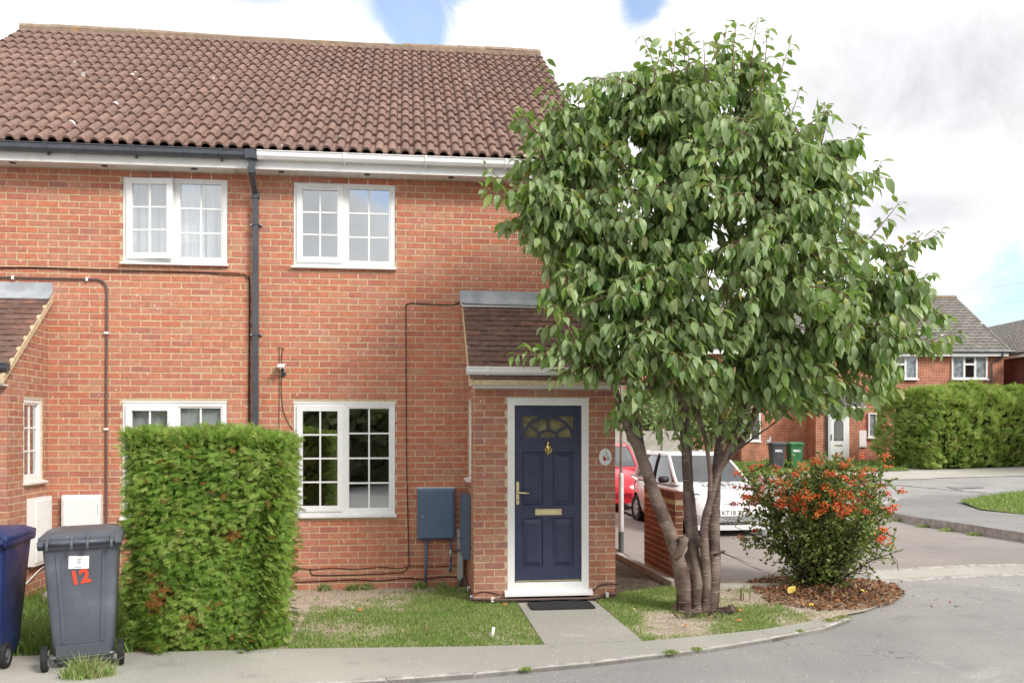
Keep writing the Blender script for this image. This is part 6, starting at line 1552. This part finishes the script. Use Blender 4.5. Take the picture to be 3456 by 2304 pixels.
def make_car(label, loc, heading, body_mat, spec, plate=None, bonnet=None, badge=True, mark=None):
    """front is +x. spec: stations (x, half width, z bottom, z top), cabin rings, wheels"""
    t = thing('car', label, 'car', loc, heading, None, local=True)
    st = spline([Vector((s[0], s[1], 0)) for s in spec['st']], 4); zz = spline([Vector((s[0], s[2], s[3])) for s in spec['st']], 4)
    rings = []
    for a, b in zip(st, zz):
        x, w, zb, zt = a.x, a.y, b.y, b.z; H_ = zt - zb; r = []
        prof = [(0.0, zt + 0.02), (0.45, zt + 0.012), (0.78, zt - 0.02 * 1), (0.92, zt - 0.09), (0.985, zt - 0.20), (1.0, zb + H_ * 0.50), (0.985, zb + H_ * 0.28), (0.95, zb + 0.08), (0.86, zb), (0.4, zb)]
        for k, z in prof: r.append((x, -w * k, z))
        for k, z in reversed(prof[1:]): r.append((x, w * k, z))
        rings.append(r)
    q = MB(); q.loft(rings); me = q.mesh('body', body_mat)
    ob = bpy.data.objects.new('body', me); COL.objects.link(ob)
    cut = MB(); Wm = spec['half'] + 0.2
    for wx in spec['wheels']: cut.lathe([(spec['wr'] + 0.045, -Wm), (spec['wr'] + 0.045, Wm)], 32, 'y', (wx, 0, spec['wr'] + 0.01))
    cme = cut.mesh('arch_cut', M['grille']); co = bpy.data.objects.new('arch_cut', cme); COL.objects.link(co)
    md = ob.modifiers.new('arch', 'BOOLEAN'); md.object = co; md.operation = 'DIFFERENCE'; md.solver = 'EXACT'
    dg = bpy.context.evaluated_depsgraph_get(); me2 = bpy.data.meshes.new_from_object(ob.evaluated_get(dg))
    bpy.data.objects.remove(ob); bpy.data.objects.remove(co)
    if len(me2.polygons) < 50: me2 = me
    if len(me2.materials) < 2: me2.materials.append(M['grille'])
    for p in me2.polygons:
        c = p.center
        inw = any(math.hypot(c.x - wx, c.z - spec['wr'] - 0.01) < spec['wr'] + 0.044 for wx in spec['wheels'])
        p.material_index = 1 if inw else 0; p.use_smooth = not inw
    me2.set_sharp_from_angle(angle=rad(32)); me2.name = 'body'
    body = bpy.data.objects.new('body', me2); COL.objects.link(body); body.parent = t
    # cabin
    C = spec['cab']   # (z, x front, x rear, half width)
    def ring(c, k=0.0, r=0.16):
        z, xf, xr, hw = c; return rrect((xf - xr) / 2 - k, hw - k, min(r, (xf - xr) / 2 - .02), z, (xf + xr) / 2, 0, 5)
    cs = spline([Vector((c[0], c[1], c[2])) for c in C], 4); hs = spline([Vector((c[0], c[3], 0)) for c in C], 4)
    full = [(a.x, a.y, a.z, b.y) for a, b in zip(cs, hs)]
    ng = int(len(full) * spec.get('glassfrac', 0.72))
    q = MB(); q.loft([ring(c, 0.012) for c in full[:ng + 1]], False, False); q.build('window_glass', M['car_glass'], t, smooth=True)
    q = MB(); q.loft([ring(c) for c in full[ng:]] + [ring((full[-1][0] + .018, full[-1][1] - .25, full[-1][2] + .22, full[-1][3] - .2))] , False, True); q.build('roof', spec.get('roof_mat', body_mat), t, smooth=True)
    q = MB(); q.loft([ring((c[0] - 0.03, c[1] + .02, c[2] - .02, c[3] + .012)) for c in full[:1]] + [ring(full[1], -0.006)], False, False)
    q.build('waistline', body_mat, t, smooth=True)
    nr = len(ring(full[0]))
    def corner(sx, sy, off):     # follow one corner of the rings up the glass
        out = []
        for c in full[:ng + 2]:
            z, xf, xr, hw = c; r = min(.16, (xf - xr) / 2 - .02); cx_ = (xf + xr) / 2; a = rad(off)
            out.append((cx_ + sx * ((xf - xr) / 2 - r + r * math.cos(a)), sy * (hw - r + r * math.sin(a)), z))
        return out
    for sy in (-1, 1):
        q = MB(); q.tube(corner(1, sy, 45), 0.034, 8); q.build('front_pillar', body_mat, t, smooth=True)
        q = MB(); q.tube(corner(-1, sy, 55), 0.075, 8); q.build('rear_pillar', body_mat, t, smooth=True)
        bx = spec['bpillar']; pts = []
        for c in full[:ng + 2]: pts.append((bx - (c[0] - full[0][0]) * .12, sy * (c[3] - .008), c[0]))
        q = MB(); q.tube(pts, 0.030, 8); q.build('door_pillar', spec.get('pillar_mat', M['grille']), t, smooth=True)
        q = MB(); mx, mz = spec['mirror']; q.loft([[(mx + dx, sy * (spec['half'] + 0.045) + yy, mz + zz) for _, yy, zz in [(0, a * .095, b * .06) for a, b in ((-1, -.6), (-.6, -1), (.6, -1), (1, -.6), (1, .6), (.6, 1), (-.6, 1), (-1, .6))]] for dx in (-.04, .02)] + [[(mx + .06, sy * (spec['half'] + 0.045) + a * .05, mz + b * .03) for a, b in ((-1, -.6), (-.6, -1), (.6, -1), (1, -.6), (1, .6), (.6, 1), (-.6, 1), (-1, .6))]]); q.build('wing_mirror', M['grille'], t, smooth=True)
        q = MB(); hx, hy, hz, hr_ = spec['head']; q.lathe([(0.02, .075), (hr_ * .6, .06), (hr_ * .9, .03), (hr_, -.04)], 18, 'x', (hx, sy * hy, hz)); q.build('headlight', M['lens'], t, smooth=True)
        q = MB(); q.lathe([(hr_ + .012, .0), (hr_ + .012, -.06), (hr_ - .004, -.06), (hr_ - .004, .012)], 18, 'x', (hx - .004, sy * hy, hz), cap=False); q.build('headlight_surround', M['chrome'], t, smooth=True)
        if 'tail' in spec:
            tx, ty, tz, tw_, th_ = spec['tail']; q = MB(); q.loft([rrect(tw_, .05, .03, z, tx, sy * ty) for z in (tz - th_, tz, tz + th_)]); q.build('tail_light', M['tail'], t, smooth=True)
    for wx in spec['wheels']:
        for sy in (-1, 1):
            c = (wx, 0, spec['wr']); R_ = spec['wr']; y0 = sy * (spec['half'] - 0.205); y1 = sy * (spec['half'] - 0.015)
            q = MB(); q.lathe([(R_ * .66, y0), (R_ * .95, y0), (R_, y0 + sy * .03), (R_, y1 - sy * .03), (R_ * .95, y1), (R_ * .66, y1)], 32, 'y', c, cap=False); wh = q.build('wheel', M['tyre'], t, smooth=True, auto=True)
            q = MB(); yy = y1 - sy * .012
            q.lathe([(R_ * .67, y1 - sy * .05), (R_ * .66, yy), (R_ * .5, yy + sy * .008), (R_ * .2, yy + sy * .012), (.012, yy + sy * .012)], 28, 'y', c); rim = q.build('hubcap', M['hubcap'], wh, smooth=True)
            for k in range(8):
                a = 2 * math.pi * k / 8; q = MB(); q.lathe([(0.026, yy + sy * .009), (0.024, yy + sy * .0125)], 8, 'y', (wx + math.cos(a) * R_ * .5, 0, spec['wr'] + math.sin(a) * R_ * .5)); q.build('hub_slot', M['grille'], wh)
    # nose: lower grille, plate, badge
    L2 = spec['nose']; g = spec['grille']
    q = MB(); q.loft([[(L2 + dx + .004 - 0.055 * (abs(y_) / g[2]) ** 2 * 1.6, y_, z) for y_, z in [(-g[2] + 2 * g[2] * i / 12, z0) for i in range(13)] + [(g[2] - 2 * g[2] * i / 12, z1) for i in range(13)]] for dx, z0, z1 in ((-0.06, g[0], g[1]), (0.0, g[0], g[1]))]); gr = q.build('lower_grille', M['grille'], t)
    for k in range(13):
        y_ = -g[2] * .9 + 2 * g[2] * .9 * k / 12
        for row in range(3):
            z = g[0] + (g[1] - g[0]) * (row + .5) / 3; yo = y_ + (0.03 if row % 2 else 0); xx = L2 + .006 - 0.055 * (abs(yo) / g[2]) ** 2 * 1.6
            q = MB(); q.box(xx, xx + .008, yo - .016, yo + .016, z - .006, z + .006); q.build('grille_bar', M['grey_dark'], gr)
    q = MB(); q.loft([[(L2 + .012 - 0.055 * (abs(y_) / .78) ** 2 * 2 - sx, y_, z) for y_, z in [(-.78 + 1.56 * i / 12, g[0] - .10) for i in range(13)] + [(.78 - 1.56 * i / 12, g[0] - .012) for i in range(13)]] for sx in (.08, .0)]); q.build('bumper_lip', body_mat, t, smooth=True, auto=True)
    if plate:
        pz = spec['plate_z']; px = L2 + spec.get('plate_dx', .018)
        q = MB(); q.cbox(-.26, .26, 0, .012, -.0555, .0555, .004); q.xf(Matrix.Translation((px, 0, pz)) @ Matrix.Rotation(rad(90), 4, 'Z')); pl_ = q.build('number_plate', plain('plate_white', (0.80, .80, .78), .4, .02), t)
        tm = text_mesh(plate, 0.108, 0.0006, bold=.0012)
        sx_ = 0.455 / max(1e-3, max(v.co.x for v in tm.vertices) - min(v.co.x for v in tm.vertices)); tm.transform(Matrix.Diagonal((sx_, 1, 1, 1)))
        put_text(tm, 'plate_lettering', M['ink'], pl_, Matrix.Translation((px + .0006, 0, pz)) @ Matrix.Rotation(rad(90), 4, 'Z') @ FACE)
    if badge:
        bz, bx = spec['badge']
        q = MB(); q.lathe([(0.062, 0), (0.062, .016), (0.05, .020), (0.048, .012)], 24, 'x', (bx, 0, bz)); bd = q.build('badge', M['chrome'], t, smooth=True, auto=True)
        q = MB(); q.lathe([(0.047, .012), (0.044, .019)], 22, 'x', (bx, 0, bz)); q.build('badge_field', plain('badge_red', (0.28, .012, .03), .3), bd)
        q = MB()
        for yv in (-.024, -.008, .008, .024): q.box(bx + .018, bx + .0215, yv - .0035, yv + .0035, bz - .024, bz + .024)
        q.build('badge_marks', M['chrome'], bd)
        for sy in (-1, 1):
            for dz in (-.004, ):
                q = MB(); q.tube([(bx + .004, sy * .07, bz), (bx - .012, sy * .22, bz + .006), (bx - .055, sy * .40, bz + .012)], [.006, .005, .003], 8); q.build('chrome_bar', M['chrome'], t, smooth=True)
    q = MB()
    wx0 = C[0][1]
    for sy in (-.28, .22): q.tube([(wx0 - .02, sy, C[0][0] + .01), (wx0 - .06, sy + .45, C[0][0] + .035)], .008, 6)
    q.build('wipers', M['grille'], t)
    if bonnet:
        for txt, size, bx, bz, tilt in bonnet:
            put_text(text_mesh(txt, size, .0005), 'bonnet_lettering', M['ink'], t, Matrix.Translation((bx, 0, bz)) @ Matrix.Rotation(rad(90), 4, 'Z') @ Matrix.Rotation(tilt, 4, 'X'))
    if 'shut' in spec:
        for pts in spec['shut']:
            q = MB(); q.tube(pts, .004, 4); q.build('shut_line', M['grille'], t)
    return t
small = dict(half=0.813, wr=0.285, wheels=(1.03, -1.27), nose=1.775, bpillar=-0.32, mirror=(0.60, 0.98),
    st=[(-1.76, .48, .42, .70), (-1.72, .62, .30, .82), (-1.55, .74, .22, .93), (-1.2, .80, .20, .95), (-.4, .815, .19, .94), (.4, .815, .19, .93), (.85, .81, .19, .92), (1.15, .80, .19, .87), (1.42, .775, .20, .79), (1.60, .72, .22, .70), (1.72, .62, .25, .60), (1.775, .50, .33, .50)],
    cab=[(.92, .86, -1.50, .735), (1.05, .66, -1.46, .71), (1.25, .36, -1.36, .655), (1.40, .10, -1.22, .60), (1.462, -.06, -1.08, .54)],
    head=(1.50, .58, .665, .105), tail=(-1.62, .66, .72, .05, .12), grille=(.26, .37, .50), plate_z=.455, plate_dx=.022, badge=(.605, 1.735))
z_of = lambda x: .93 - .0
make_car('white hatchback with lettering on its bonnet parked behind the tree', tuple(Vector((W3(3.54, 17.15, 0).x, W3(3.54, 17.15, 0).y, -0.004))), math.atan2(-CS, -SN) + rad(10), M['car_white'], small, 'KT18 TJU', [('LOVETS', .19, 1.14, .902, rad(17)), ('SALES & LETTINGS', .065, 1.30, .862, rad(19))])
hatch = dict(half=0.85, wr=0.30, wheels=(1.25, -1.25), nose=1.93, bpillar=-0.1, mirror=(0.75, 1.02),
    st=[(-1.92, .55, .40, .75), (-1.88, .68, .30, .90), (-1.7, .78, .22, .98), (-1.2, .84, .20, 1.0), (-.2, .85, .19, .98), (.7, .85, .19, .97), (1.1, .84, .19, .93), (1.5, .81, .20, .84), (1.75, .74, .22, .74), (1.88, .64, .26, .62), (1.93, .55, .32, .52)],
    cab=[(.95, 1.12, -1.70, .77), (1.1, .85, -1.66, .74), (1.28, .45, -1.58, .69), (1.42, .15, -1.45, .63), (1.475, -.05, -1.3, .57)],
    head=(1.64, .60, .70, .11), tail=(-1.78, .70, .85, .05, .16), grille=(.30, .50, .58), plate_z=.40, plate_dx=.02, badge=(.60, 1.90))
p_ = W3(2.22, 21.6, 0)
make_car('bright red hatchback parked behind the white car', (p_.x, p_.y, gz(p_.y) - .01), math.atan2(-CS, -SN) - rad(3), M['car_red'], hatch, None, None, False)

# ------------------------------------------------------------------ far houses
def FR(o, d, z=0.0): p = W3(o, d, 0); return (p.x, p.y, z)
FD = 43.0; FZ = gz(W3(18, FD, 0).y)
FM = Matrix.Translation(W3(0, FD, FZ)) @ Matrix.Rotation(-PSI, 4, 'Z')          # far facade: x across, -y towards the street
def fb(mb, name, mat, par, smooth=False): mb.xf(FM); return mb.build(name, mat, par, smooth=smooth)
M['far_tile'] = toned('far_roof_tile', [(0, (0.20, 0.185, 0.165)), (0.5, (0.24, 0.22, 0.20)), (1, (0.17, 0.16, 0.15))], 0.95, 0.1, 0.2, 3, 0.4, 30, spots=[((0.6, .58, .54), 2.2, .2)])
def far_roof(x0, x1, y0, z0, y1, z1, T=FM, rowh=0.34, colw=0.30, mat=None, parent=None, name='roof'):
    L_ = math.hypot(y1 - y0, z1 - z0); n = int(L_ / rowh); mb = MB(); cy, cz = (y1 - y0) / L_, (z1 - z0) / L_; nx = -cz, cy
    m = int((x1 - x0) / (colw / 4))
    for r in range(n + 1):
        s0, s1 = r * L_ / (n + 1), (r + 1) * L_ / (n + 1) + .02; b = len(mb.v)
        for (s, lift) in ((s0, .05), (s1, .012), (s0, .02)):
            for i in range(m + 1):
                x = x0 + (x1 - x0) * i / m; h = lift + (.030 * (1 if i % 4 in (1, 2) else 0))
                mb.v.append((x, y0 + s * cy - cz * h, z0 + s * cz + cy * h))
        for i in range(m):
            t_ = ((r * 131 + (i // 4) * 57) % 97) / 97 + .003
            for f in ((b + i, b + i + 1, b + m + 1 + i + 1, b + m + 1 + i), (b + 2 * (m + 1) + i, b + 2 * (m + 1) + i + 1, b + i + 1, b + i)): mb.f.append(f); mb.t.append(t_); mb.m.append(0)
    mb.xf(T); o = mb.build(name, mat or M['far_tile'], parent, fix=False); tag(o, kind='stuff'); return o
fh = thing('brick_house', 'far brick house with grey tiled roof and leaded white front door', 'house', tuple(FM @ Vector((17.5, 2, 0))))
EZ = 5.10
q = MB(); q.box(12.0, 23.79, 0.0, 9.5, -0.6, EZ); fb(q, 'wall', M['far_brick'], fh)
q = MB(); q.prism([(0.05, EZ - .02), (9.5, EZ - .02), (4.75, 8.2)], 'x', 23.55, 23.78); fb(q, 'gable_wall', M['far_brick'], fh)
rf = far_roof(11.6, 23.92, -0.35, EZ + 0.10, 4.95, 8.55, parent=fh)
q = MB(); q.add([(11.6, 4.95, 8.56), (23.92, 4.95, 8.56), (23.92, 9.9, EZ + .1), (11.6, 9.9, EZ + .1)], [(0, 1, 2, 3)]); fb(q, 'rear_roof', M['far_tile'], fh)
q = MB(); q.tube([(11.6, 4.95, 8.58), (23.95, 4.95, 8.58)], .13, 8); fb(q, 'ridge_tiles', M['ridge'], rf)
q = MB(); q.prism([(-0.3, EZ + .02), (4.9, 8.40), (4.9, 8.56), (-0.38, EZ + .16)], 'x', 23.88, 23.98); fb(q, 'verge', M['far_tile'], rf)
q = MB(); q.box(11.7, 23.85, -0.31, -0.28, EZ - .10, EZ + .14); fb(q, 'fascia_board', M['upvc'], fh)
q = MB(); q.box(11.7, 23.85, -0.279, -0.002, EZ - .10, EZ - .07); fb(q, 'soffit', M['upvc'], fh)
q = MB(); q.tube([(11.7, -0.38, EZ + .12), (24.1, -0.38, EZ + .12)], .06, 8); gt = fb(q, 'gutter', M['black_pvc'], fh)
q = MB(); q.tube([(23.55, -0.36, EZ + .08), (23.55, -.36, EZ - .12), (23.3, -.12, EZ - .32), (23.15, -.09, EZ - .42), (23.15, -.09, 0)], .045, 8); fb(q, 'downpipe', M['black_pvc'], fh)
M['far_glass'] = glass_mat('far_glass', (0.85, 0.87, 0.88), 0.06)
def fwin(x0, x1, z0, z1, lights, par=None, y=-0.06, drape=True, T=None):
    global fh
    par = par or fh; q = MB(); f = .07
    q.box(x0, x1, y - .03, y + .05, z0, z0 + f); q.box(x0, x1, y - .03, y + .05, z1 - f, z1); q.box(x0, x0 + f, y - .03, y + .05, z0 + f, z1 - f); q.box(x1 - f, x1, y - .03, y + .05, z0 + f, z1 - f)
    w = fb(q, 'window', M['upvc'], par)
    n = len(lights); xs_ = [x0 + f + (x1 - x0 - 2 * f) * i / n for i in range(n + 1)]
    for i in range(1, n):
        q = MB(); q.box(xs_[i] - .045, xs_[i] + .045, y - .035, y + .04, z0 + f, z1 - f); fb(q, 'mullion', M['upvc'], w)
    for i, kind in enumerate(lights):
        a, b = xs_[i] + (.045 if i else 0), xs_[i + 1] - (.045 if i < n - 1 else 0)
        q = MB(); q.box(a, b, y + .012, y + .018, z0 + f, z1 - f); fb(q, 'pane', M['far_glass'], w)
        if kind == 't':
            zt = z1 - f - (z1 - z0) * .3; q = MB(); q.box(a, b, y - .03, y + .011, zt - .045, zt + .045); fb(q, 'transom', M['upvc'], w)
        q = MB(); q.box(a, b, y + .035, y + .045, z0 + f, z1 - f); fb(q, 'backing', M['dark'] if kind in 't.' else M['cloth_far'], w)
    q = MB(); q.box(x0 - .05, x1 + .05, y - .10, y + .02, z0 - .06, z0 - .001); fb(q, 'sill', M['upvc'], w)
    return w
M['cloth_far'] = plain('far_curtain', (0.62, 0.63, 0.65), .9, .35, 5, .1)
fwin(21.24, 22.96, 3.92, 5.02, 'ctc'); fwin(17.9, 19.58, 3.92, 5.02, 'ctc'); fwin(13.2, 14.6, 3.92, 5.02, 'cc')
fwin(17.21, 17.63, 1.10, 2.28, 'c')
PX = -0.45
FM_keep = FM; FM = FM @ Matrix.Translation((PX, 0, 0))
# porch of the far house
q = MB(); q.box(14.7, 16.75, -1.3, -0.001, -0.6, 2.45); fb(q, 'porch_wall', M['far_brick'], fh)
pr = far_roof(14.5, 16.95, -1.55, 2.55, -0.02, 3.55, rowh=.20, colw=.2, mat=M['far_tile'], parent=fh, name='porch_roof', T=FM)
q = MB(); q.prism([(-1.5, 2.46), (-.003, 2.46), (-.003, 3.45)], 'x', 14.72, 16.73); fb(q, 'porch_gable', M['far_brick'], fh)
q = MB(); q.box(14.5, 16.95, -1.57, -1.54, 2.40, 2.56); fb(q, 'porch_fascia', M['upvc'], fh)
q = MB(); q.tube([(15.20, -1.36, 2.5), (15.20, -1.36, -.2)], .05, 8); fb(q, 'porch_downpipe', M['black_pvc'], fh)
q = MB(); q.box(15.28, 16.25, -1.345, -1.301, -.1, 2.22); dfr = fb(q, 'door_frame', M['upvc'], fh)
q = MB(); q.box(15.36, 16.17, -1.37, -1.346, .02, 2.14); dr = fb(q, 'door', M['upvc'], fh)
pts = [(15.53, .95), (15.97, .95), (15.97, 1.70)] + [(15.75 + .22 * math.cos(rad(a)), 1.72 + .28 * math.sin(rad(a))) for a in (20, 50, 75, 90, 105, 130, 160)] + [(15.53, 1.70)]
q = MB(); q.prism(pts, 'y', -1.378, -1.371); fb(q, 'door_light', M['dark'], dr)
q = MB()
for k in range(-5, 10):
    for s in (-1, 1):
        xa, za = 15.54, .95 + k * .16; pa = []
        for i in range(9):
            x = 15.54 + .42 * i / 8; z = (za + (x - 15.54) * 1.6) if s > 0 else (za + .42 * 1.6 - (x - 15.54) * 1.6)
            if .95 < z < 1.70 + .26 * math.sqrt(max(0, 1 - ((x - 15.75) / .22) ** 2)): pa.append((x, -1.381, z))
        if len(pa) > 1: q.tube([pa[0], pa[-1]], .007, 4)
fb(q, 'leading', M['upvc'], dr)
q = MB(); q.box(15.56, 15.94, -1.379, -1.371, .70, .77); fb(q, 'letter_plate', M['gold_anod'], dr)
q = MB(); q.box(15.39, 15.42, -1.40, -1.371, .98, 1.25); fb(q, 'door_handle', M['grille'], dr)
FM = FM_keep
mcab = thing('meter_cabinet', 'white meter cabinet beside the leaded door of the far house', 'meter cabinet', tuple(FM @ Vector((17.03, -.1, .6))))
q = MB(); q.box(16.80, 17.06 + .27, -.09, -.002, .63, 1.42); q.v = [(x - .25 if True else x, y, z) for x, y, z in q.v]; q.v = [(x + .03, y - 1.3 * 0, z) for x, y, z in q.v]; fb(q, 'cabinet_body', M['upvc'], mcab)
q = MB(); q.box(16.62, 17.07, -.104, -.091, .67, 1.38); fb(q, 'cabinet_door', M['upvc'], mcab)
# projecting wing at the left with a bay window
q = MB(); q.box(6.0, 11.87, -1.5, 6.0, -.6, EZ - .01); fb(q, 'wing_wall', M['far_brick'], fh)
far_roof(5.8, 12.1, -1.85, EZ + .08, 2.3, 8.0, parent=fh, name='wing_roof')
q = MB(); q.box(5.9, 12.0, -1.82, -1.79, EZ - .12, EZ + .12); fb(q, 'wing_fascia', M['upvc'], fh)
q = MB(); q.box(10.55, 11.40, -2.1, -1.501, -.6, .9); fb(q, 'bay_wall', M['far_brick'], fh)
q = MB(); q.box(10.45, 11.5, -2.15, -1.501, 2.3, 2.45); fb(q, 'bay_roof', M['far_tile'], fh)
fwin(10.5, 11.45, .95, 2.28, 'c.', y=-2.05)
q = MB(); q.box(10.55, 11.40, -2.0, -1.501, .9, 2.3); fb(q, 'bay_shade_block', M['dark'], fh)  # near-black block: the shade on the bay's left side is in its colour
# bins at the far wall
bg_ = []
for (x, mt, lb, mk) in ((10.70, M['bin_black'], 'charcoal wheelie bin with white letters against the far house', 'MDC'), (11.42, M['bin_green'], 'green wheelie bin with a white mark against the far house', 'MDC')):
    p = FM @ Vector((x, -7.0, 0)); b = make_bin(lb, (p.x, p.y, gz(p.y) + .01), -PSI + math.pi, mt, 'wheelie bins at the far house', front_mark=mk)
sg = thing('marker_post', 'thin pale metal post on the grass by the far bins', 'post', tuple(FM @ Vector((11.7, -2.7, 0))))
q = MB(); q.box(11.66, 11.74, -2.73, -2.67, -.2, 1.15); fb(q, 'post', GALV, sg); q = MB(); q.box(11.56, 11.659, -2.73, -2.68, .85, 1.02); fb(q, 'plate', GALV, sg)
# third house side-on at the right
h3 = thing('brick_house', 'shade-coloured brick house side with grey roof beyond the tall hedge', 'house', tuple(FM @ Vector((28, 0, 0))))
q = MB(); q.box(24.75, 35.0, -14, 14, -.8, 5.2); fb(q, 'wall', M['far_brick_shaded'], h3)
T3 = FM @ Matrix.Translation((24.45, 0, 0)) @ Matrix.Rotation(rad(-90), 4, 'Z')
far_roof(-14.3, 14.3, 0.0, 5.15, 5.6, 7.9, T=T3, parent=h3)
q = MB(); q.box(24.40, 24.74, -14.2, 14.2, 4.95, 5.14); fb(q, 'fascia_board', M['upvc_dirty'], h3)
q = MB(); q.tube([(24.36, -14.2, 5.16), (24.36, 14.2, 5.16)], .06, 8); fb(q, 'gutter', M['black_pvc'], h3)
# tall far hedge
HA, HB = W3(0, 0, 0), None
hx0, hy0 = 19.6, 21.7; ang = math.atan2(24.05 - 21.7, 25.94 - 19.62)
hedge_box('tall loose golden green conifer hedge in front of the far house', 0.0, 16.0, 0.0, 3.2, 3.30, 30000, 0.27, 13, rot=ang, pivot=(hx0 + 1.3, hy0 + .55), zb=gz(22), tall=lambda x: 0.16 * math.sin(x * 1.9 + 1) + 0.10 * math.sin(x * 4.3) - 0.35 * max(0, 1 - x / 1.0), faces='flrt', bump=0.34, dead=0.004, droop=-0.55, tonebias=0.17, name='tall_hedge', rnd=0.75)
# fence and garden trees glimpsed between the stems
cf = thing('concrete_fence', 'pale concrete panel fence behind the parked cars', 'fence', tuple(FR(3, 34)))
for k in range(6):
    q = MB(); a = 1.2 + k * 0.92; q.box(a, a + .90, 34 - FD, 34.06 - FD, -.25, 1.42 + .0); fb(q, 'fence_panel', M['concrete'], cf)
    q = MB(); q.box(a - .05, a + .03, 33.93 - FD, 33.99 - FD, -.25, 1.5); fb(q, 'fence_post', M['concrete'], cf)
def far_tree(label, o, d, h, rx, n, seed, tones, L=.35, cz=.58):
    rr = random.Random(seed); p0 = W3(o, d, 0); z0 = gz(p0.y); t = thing('garden_tree', label, 'tree', (p0.x, p0.y, z0), group=None)
    q = MB(); q.tube([(p0.x, p0.y, z0), (p0.x + .1, p0.y, z0 + h * .35), (p0.x, p0.y, z0 + h * .7)], [.16, .11, .05], 8)
    for k in range(6):
        a = rr.uniform(0, 6.28); q.tube([(p0.x + .1, p0.y, z0 + h * rr.uniform(.3, .5)), (p0.x + math.cos(a) * rx * .6, p0.y + math.sin(a) * rx * .6, z0 + h * rr.uniform(.55, .8))], [.06, .02], 6)
    q.build('trunk', M['bark'], t); V = []; Fs = []; T_ = []
    for _ in range(n):
        u = Vector((rr.gauss(0, 1), rr.gauss(0, 1), rr.gauss(0, 1))).normalized() * rr.random() ** .4
        k = 1 + .35 * mnoise.noise((u.x * 2 + seed, u.y * 2, u.z * 2))
        p = Vector((p0.x + u.x * rx * k, p0.y + u.y * rx * k, max(z0 + .03, z0 + h * cz + u.z * h * (1 - cz) * k))); d_ = Vector((rr.gauss(0, 1), rr.gauss(0, 1), rr.gauss(-.3, .6))).normalized(); s = d_.orthogonal().normalized() * L * .35
        i = len(V); V += [tuple(p), tuple(p + d_ * L * .5 + s), tuple(p + d_ * L), tuple(p + d_ * L * .5 - s)]; Fs.append((i, i + 1, i + 2, i + 3)); T_.append(min(1, max(.002, rr.gauss(.5, .25))))
    mb = MB(); mb.v = V; mb.f = Fs; mb.t = T_; mb.m = [0] * len(Fs); o_ = mb.build('crown', tones, t, fix=False); tag(o_, kind='stuff'); return t
M['pale_leaf'] = toned('pale_garden_leaf', [(0, (0.10, .17, .05)), (.5, (.17, .25, .08)), (1, (.30, .36, .16))], .5, .3, .1, 8, trans=.25)
M['dark_leaf'] = toned('dark_garden_leaf', [(0, (0.09, .11, .05)), (.5, (.13, .16, .075)), (1, (.20, .22, .11))], .5, .3, .1, 8, trans=.2)
far_tree('pale green garden shrub above the concrete fence', 5.6, 36.5, 3.6, 2.2, 2600, 41, M['pale_leaf'], .22)
far_tree('green garden tree beyond the concrete fence', 8.5, 38.5, 4.2, 2.0, 2200, 42, M['pale_leaf'], .25)
# overhead power lines
for k, (zl, zr) in enumerate(((19.2, 23.8), (17.2, 20.9), (14.9, 17.3), (13.6, 15.6))):
    a = W3(52, 118, 0); b = W3(92, 96, 0); pts = []
    for i in range(13):
        t_ = i / 12; p = a.lerp(b, t_); pts.append((p.x, p.y, zl + (zr - zl) * t_ - 1.2 * (4 * t_ * (1 - t_)) * .3))
    q = MB(); q.tube(pts, .022, 5); tag(q.build('power_line', M['grey_pvc']), ('topmost', 'second from the top', 'third from the top', 'lowest')[k] + ' of the thin power lines in the sky beyond the roofs', 'power line', 'overhead power lines')
# ------------------------------------------------------------------ across the street (seen only in the panes)
for k, (x, h) in enumerate(((-11.6, 3.3), (-9.2, 3.5), (-6.8, 3.2), (-4.5, 3.4), (-2.2, 3.9), (0.2, 3.4), (2.6, 4.0), (5.0, 3.6))):  # first three shrubs added to darken the left ground-floor window's reflection
    rr = 1.9; p0 = Vector((x, -20.5 - (k % 2), 0)); d_ = (p0 - CAM); o_, dd_ = d_.x * CS - d_.y * SN, d_.x * SN + d_.y * CS
    far_tree('dense dark conifer across the street, number %s along the row' % 'x' if False else 'dense dark shrub of the partly added row across the street', o_, dd_, h, rr, 3200, 60 + k, M['dark_leaf'], .55, .44)['group'] = 'shrubs across the street'
make_car('silver hatchback parked across the street, its rear towards the houses', (-2.7, -18.2, -0.012), rad(-96), M['car_silver'], hatch, None, None, False)
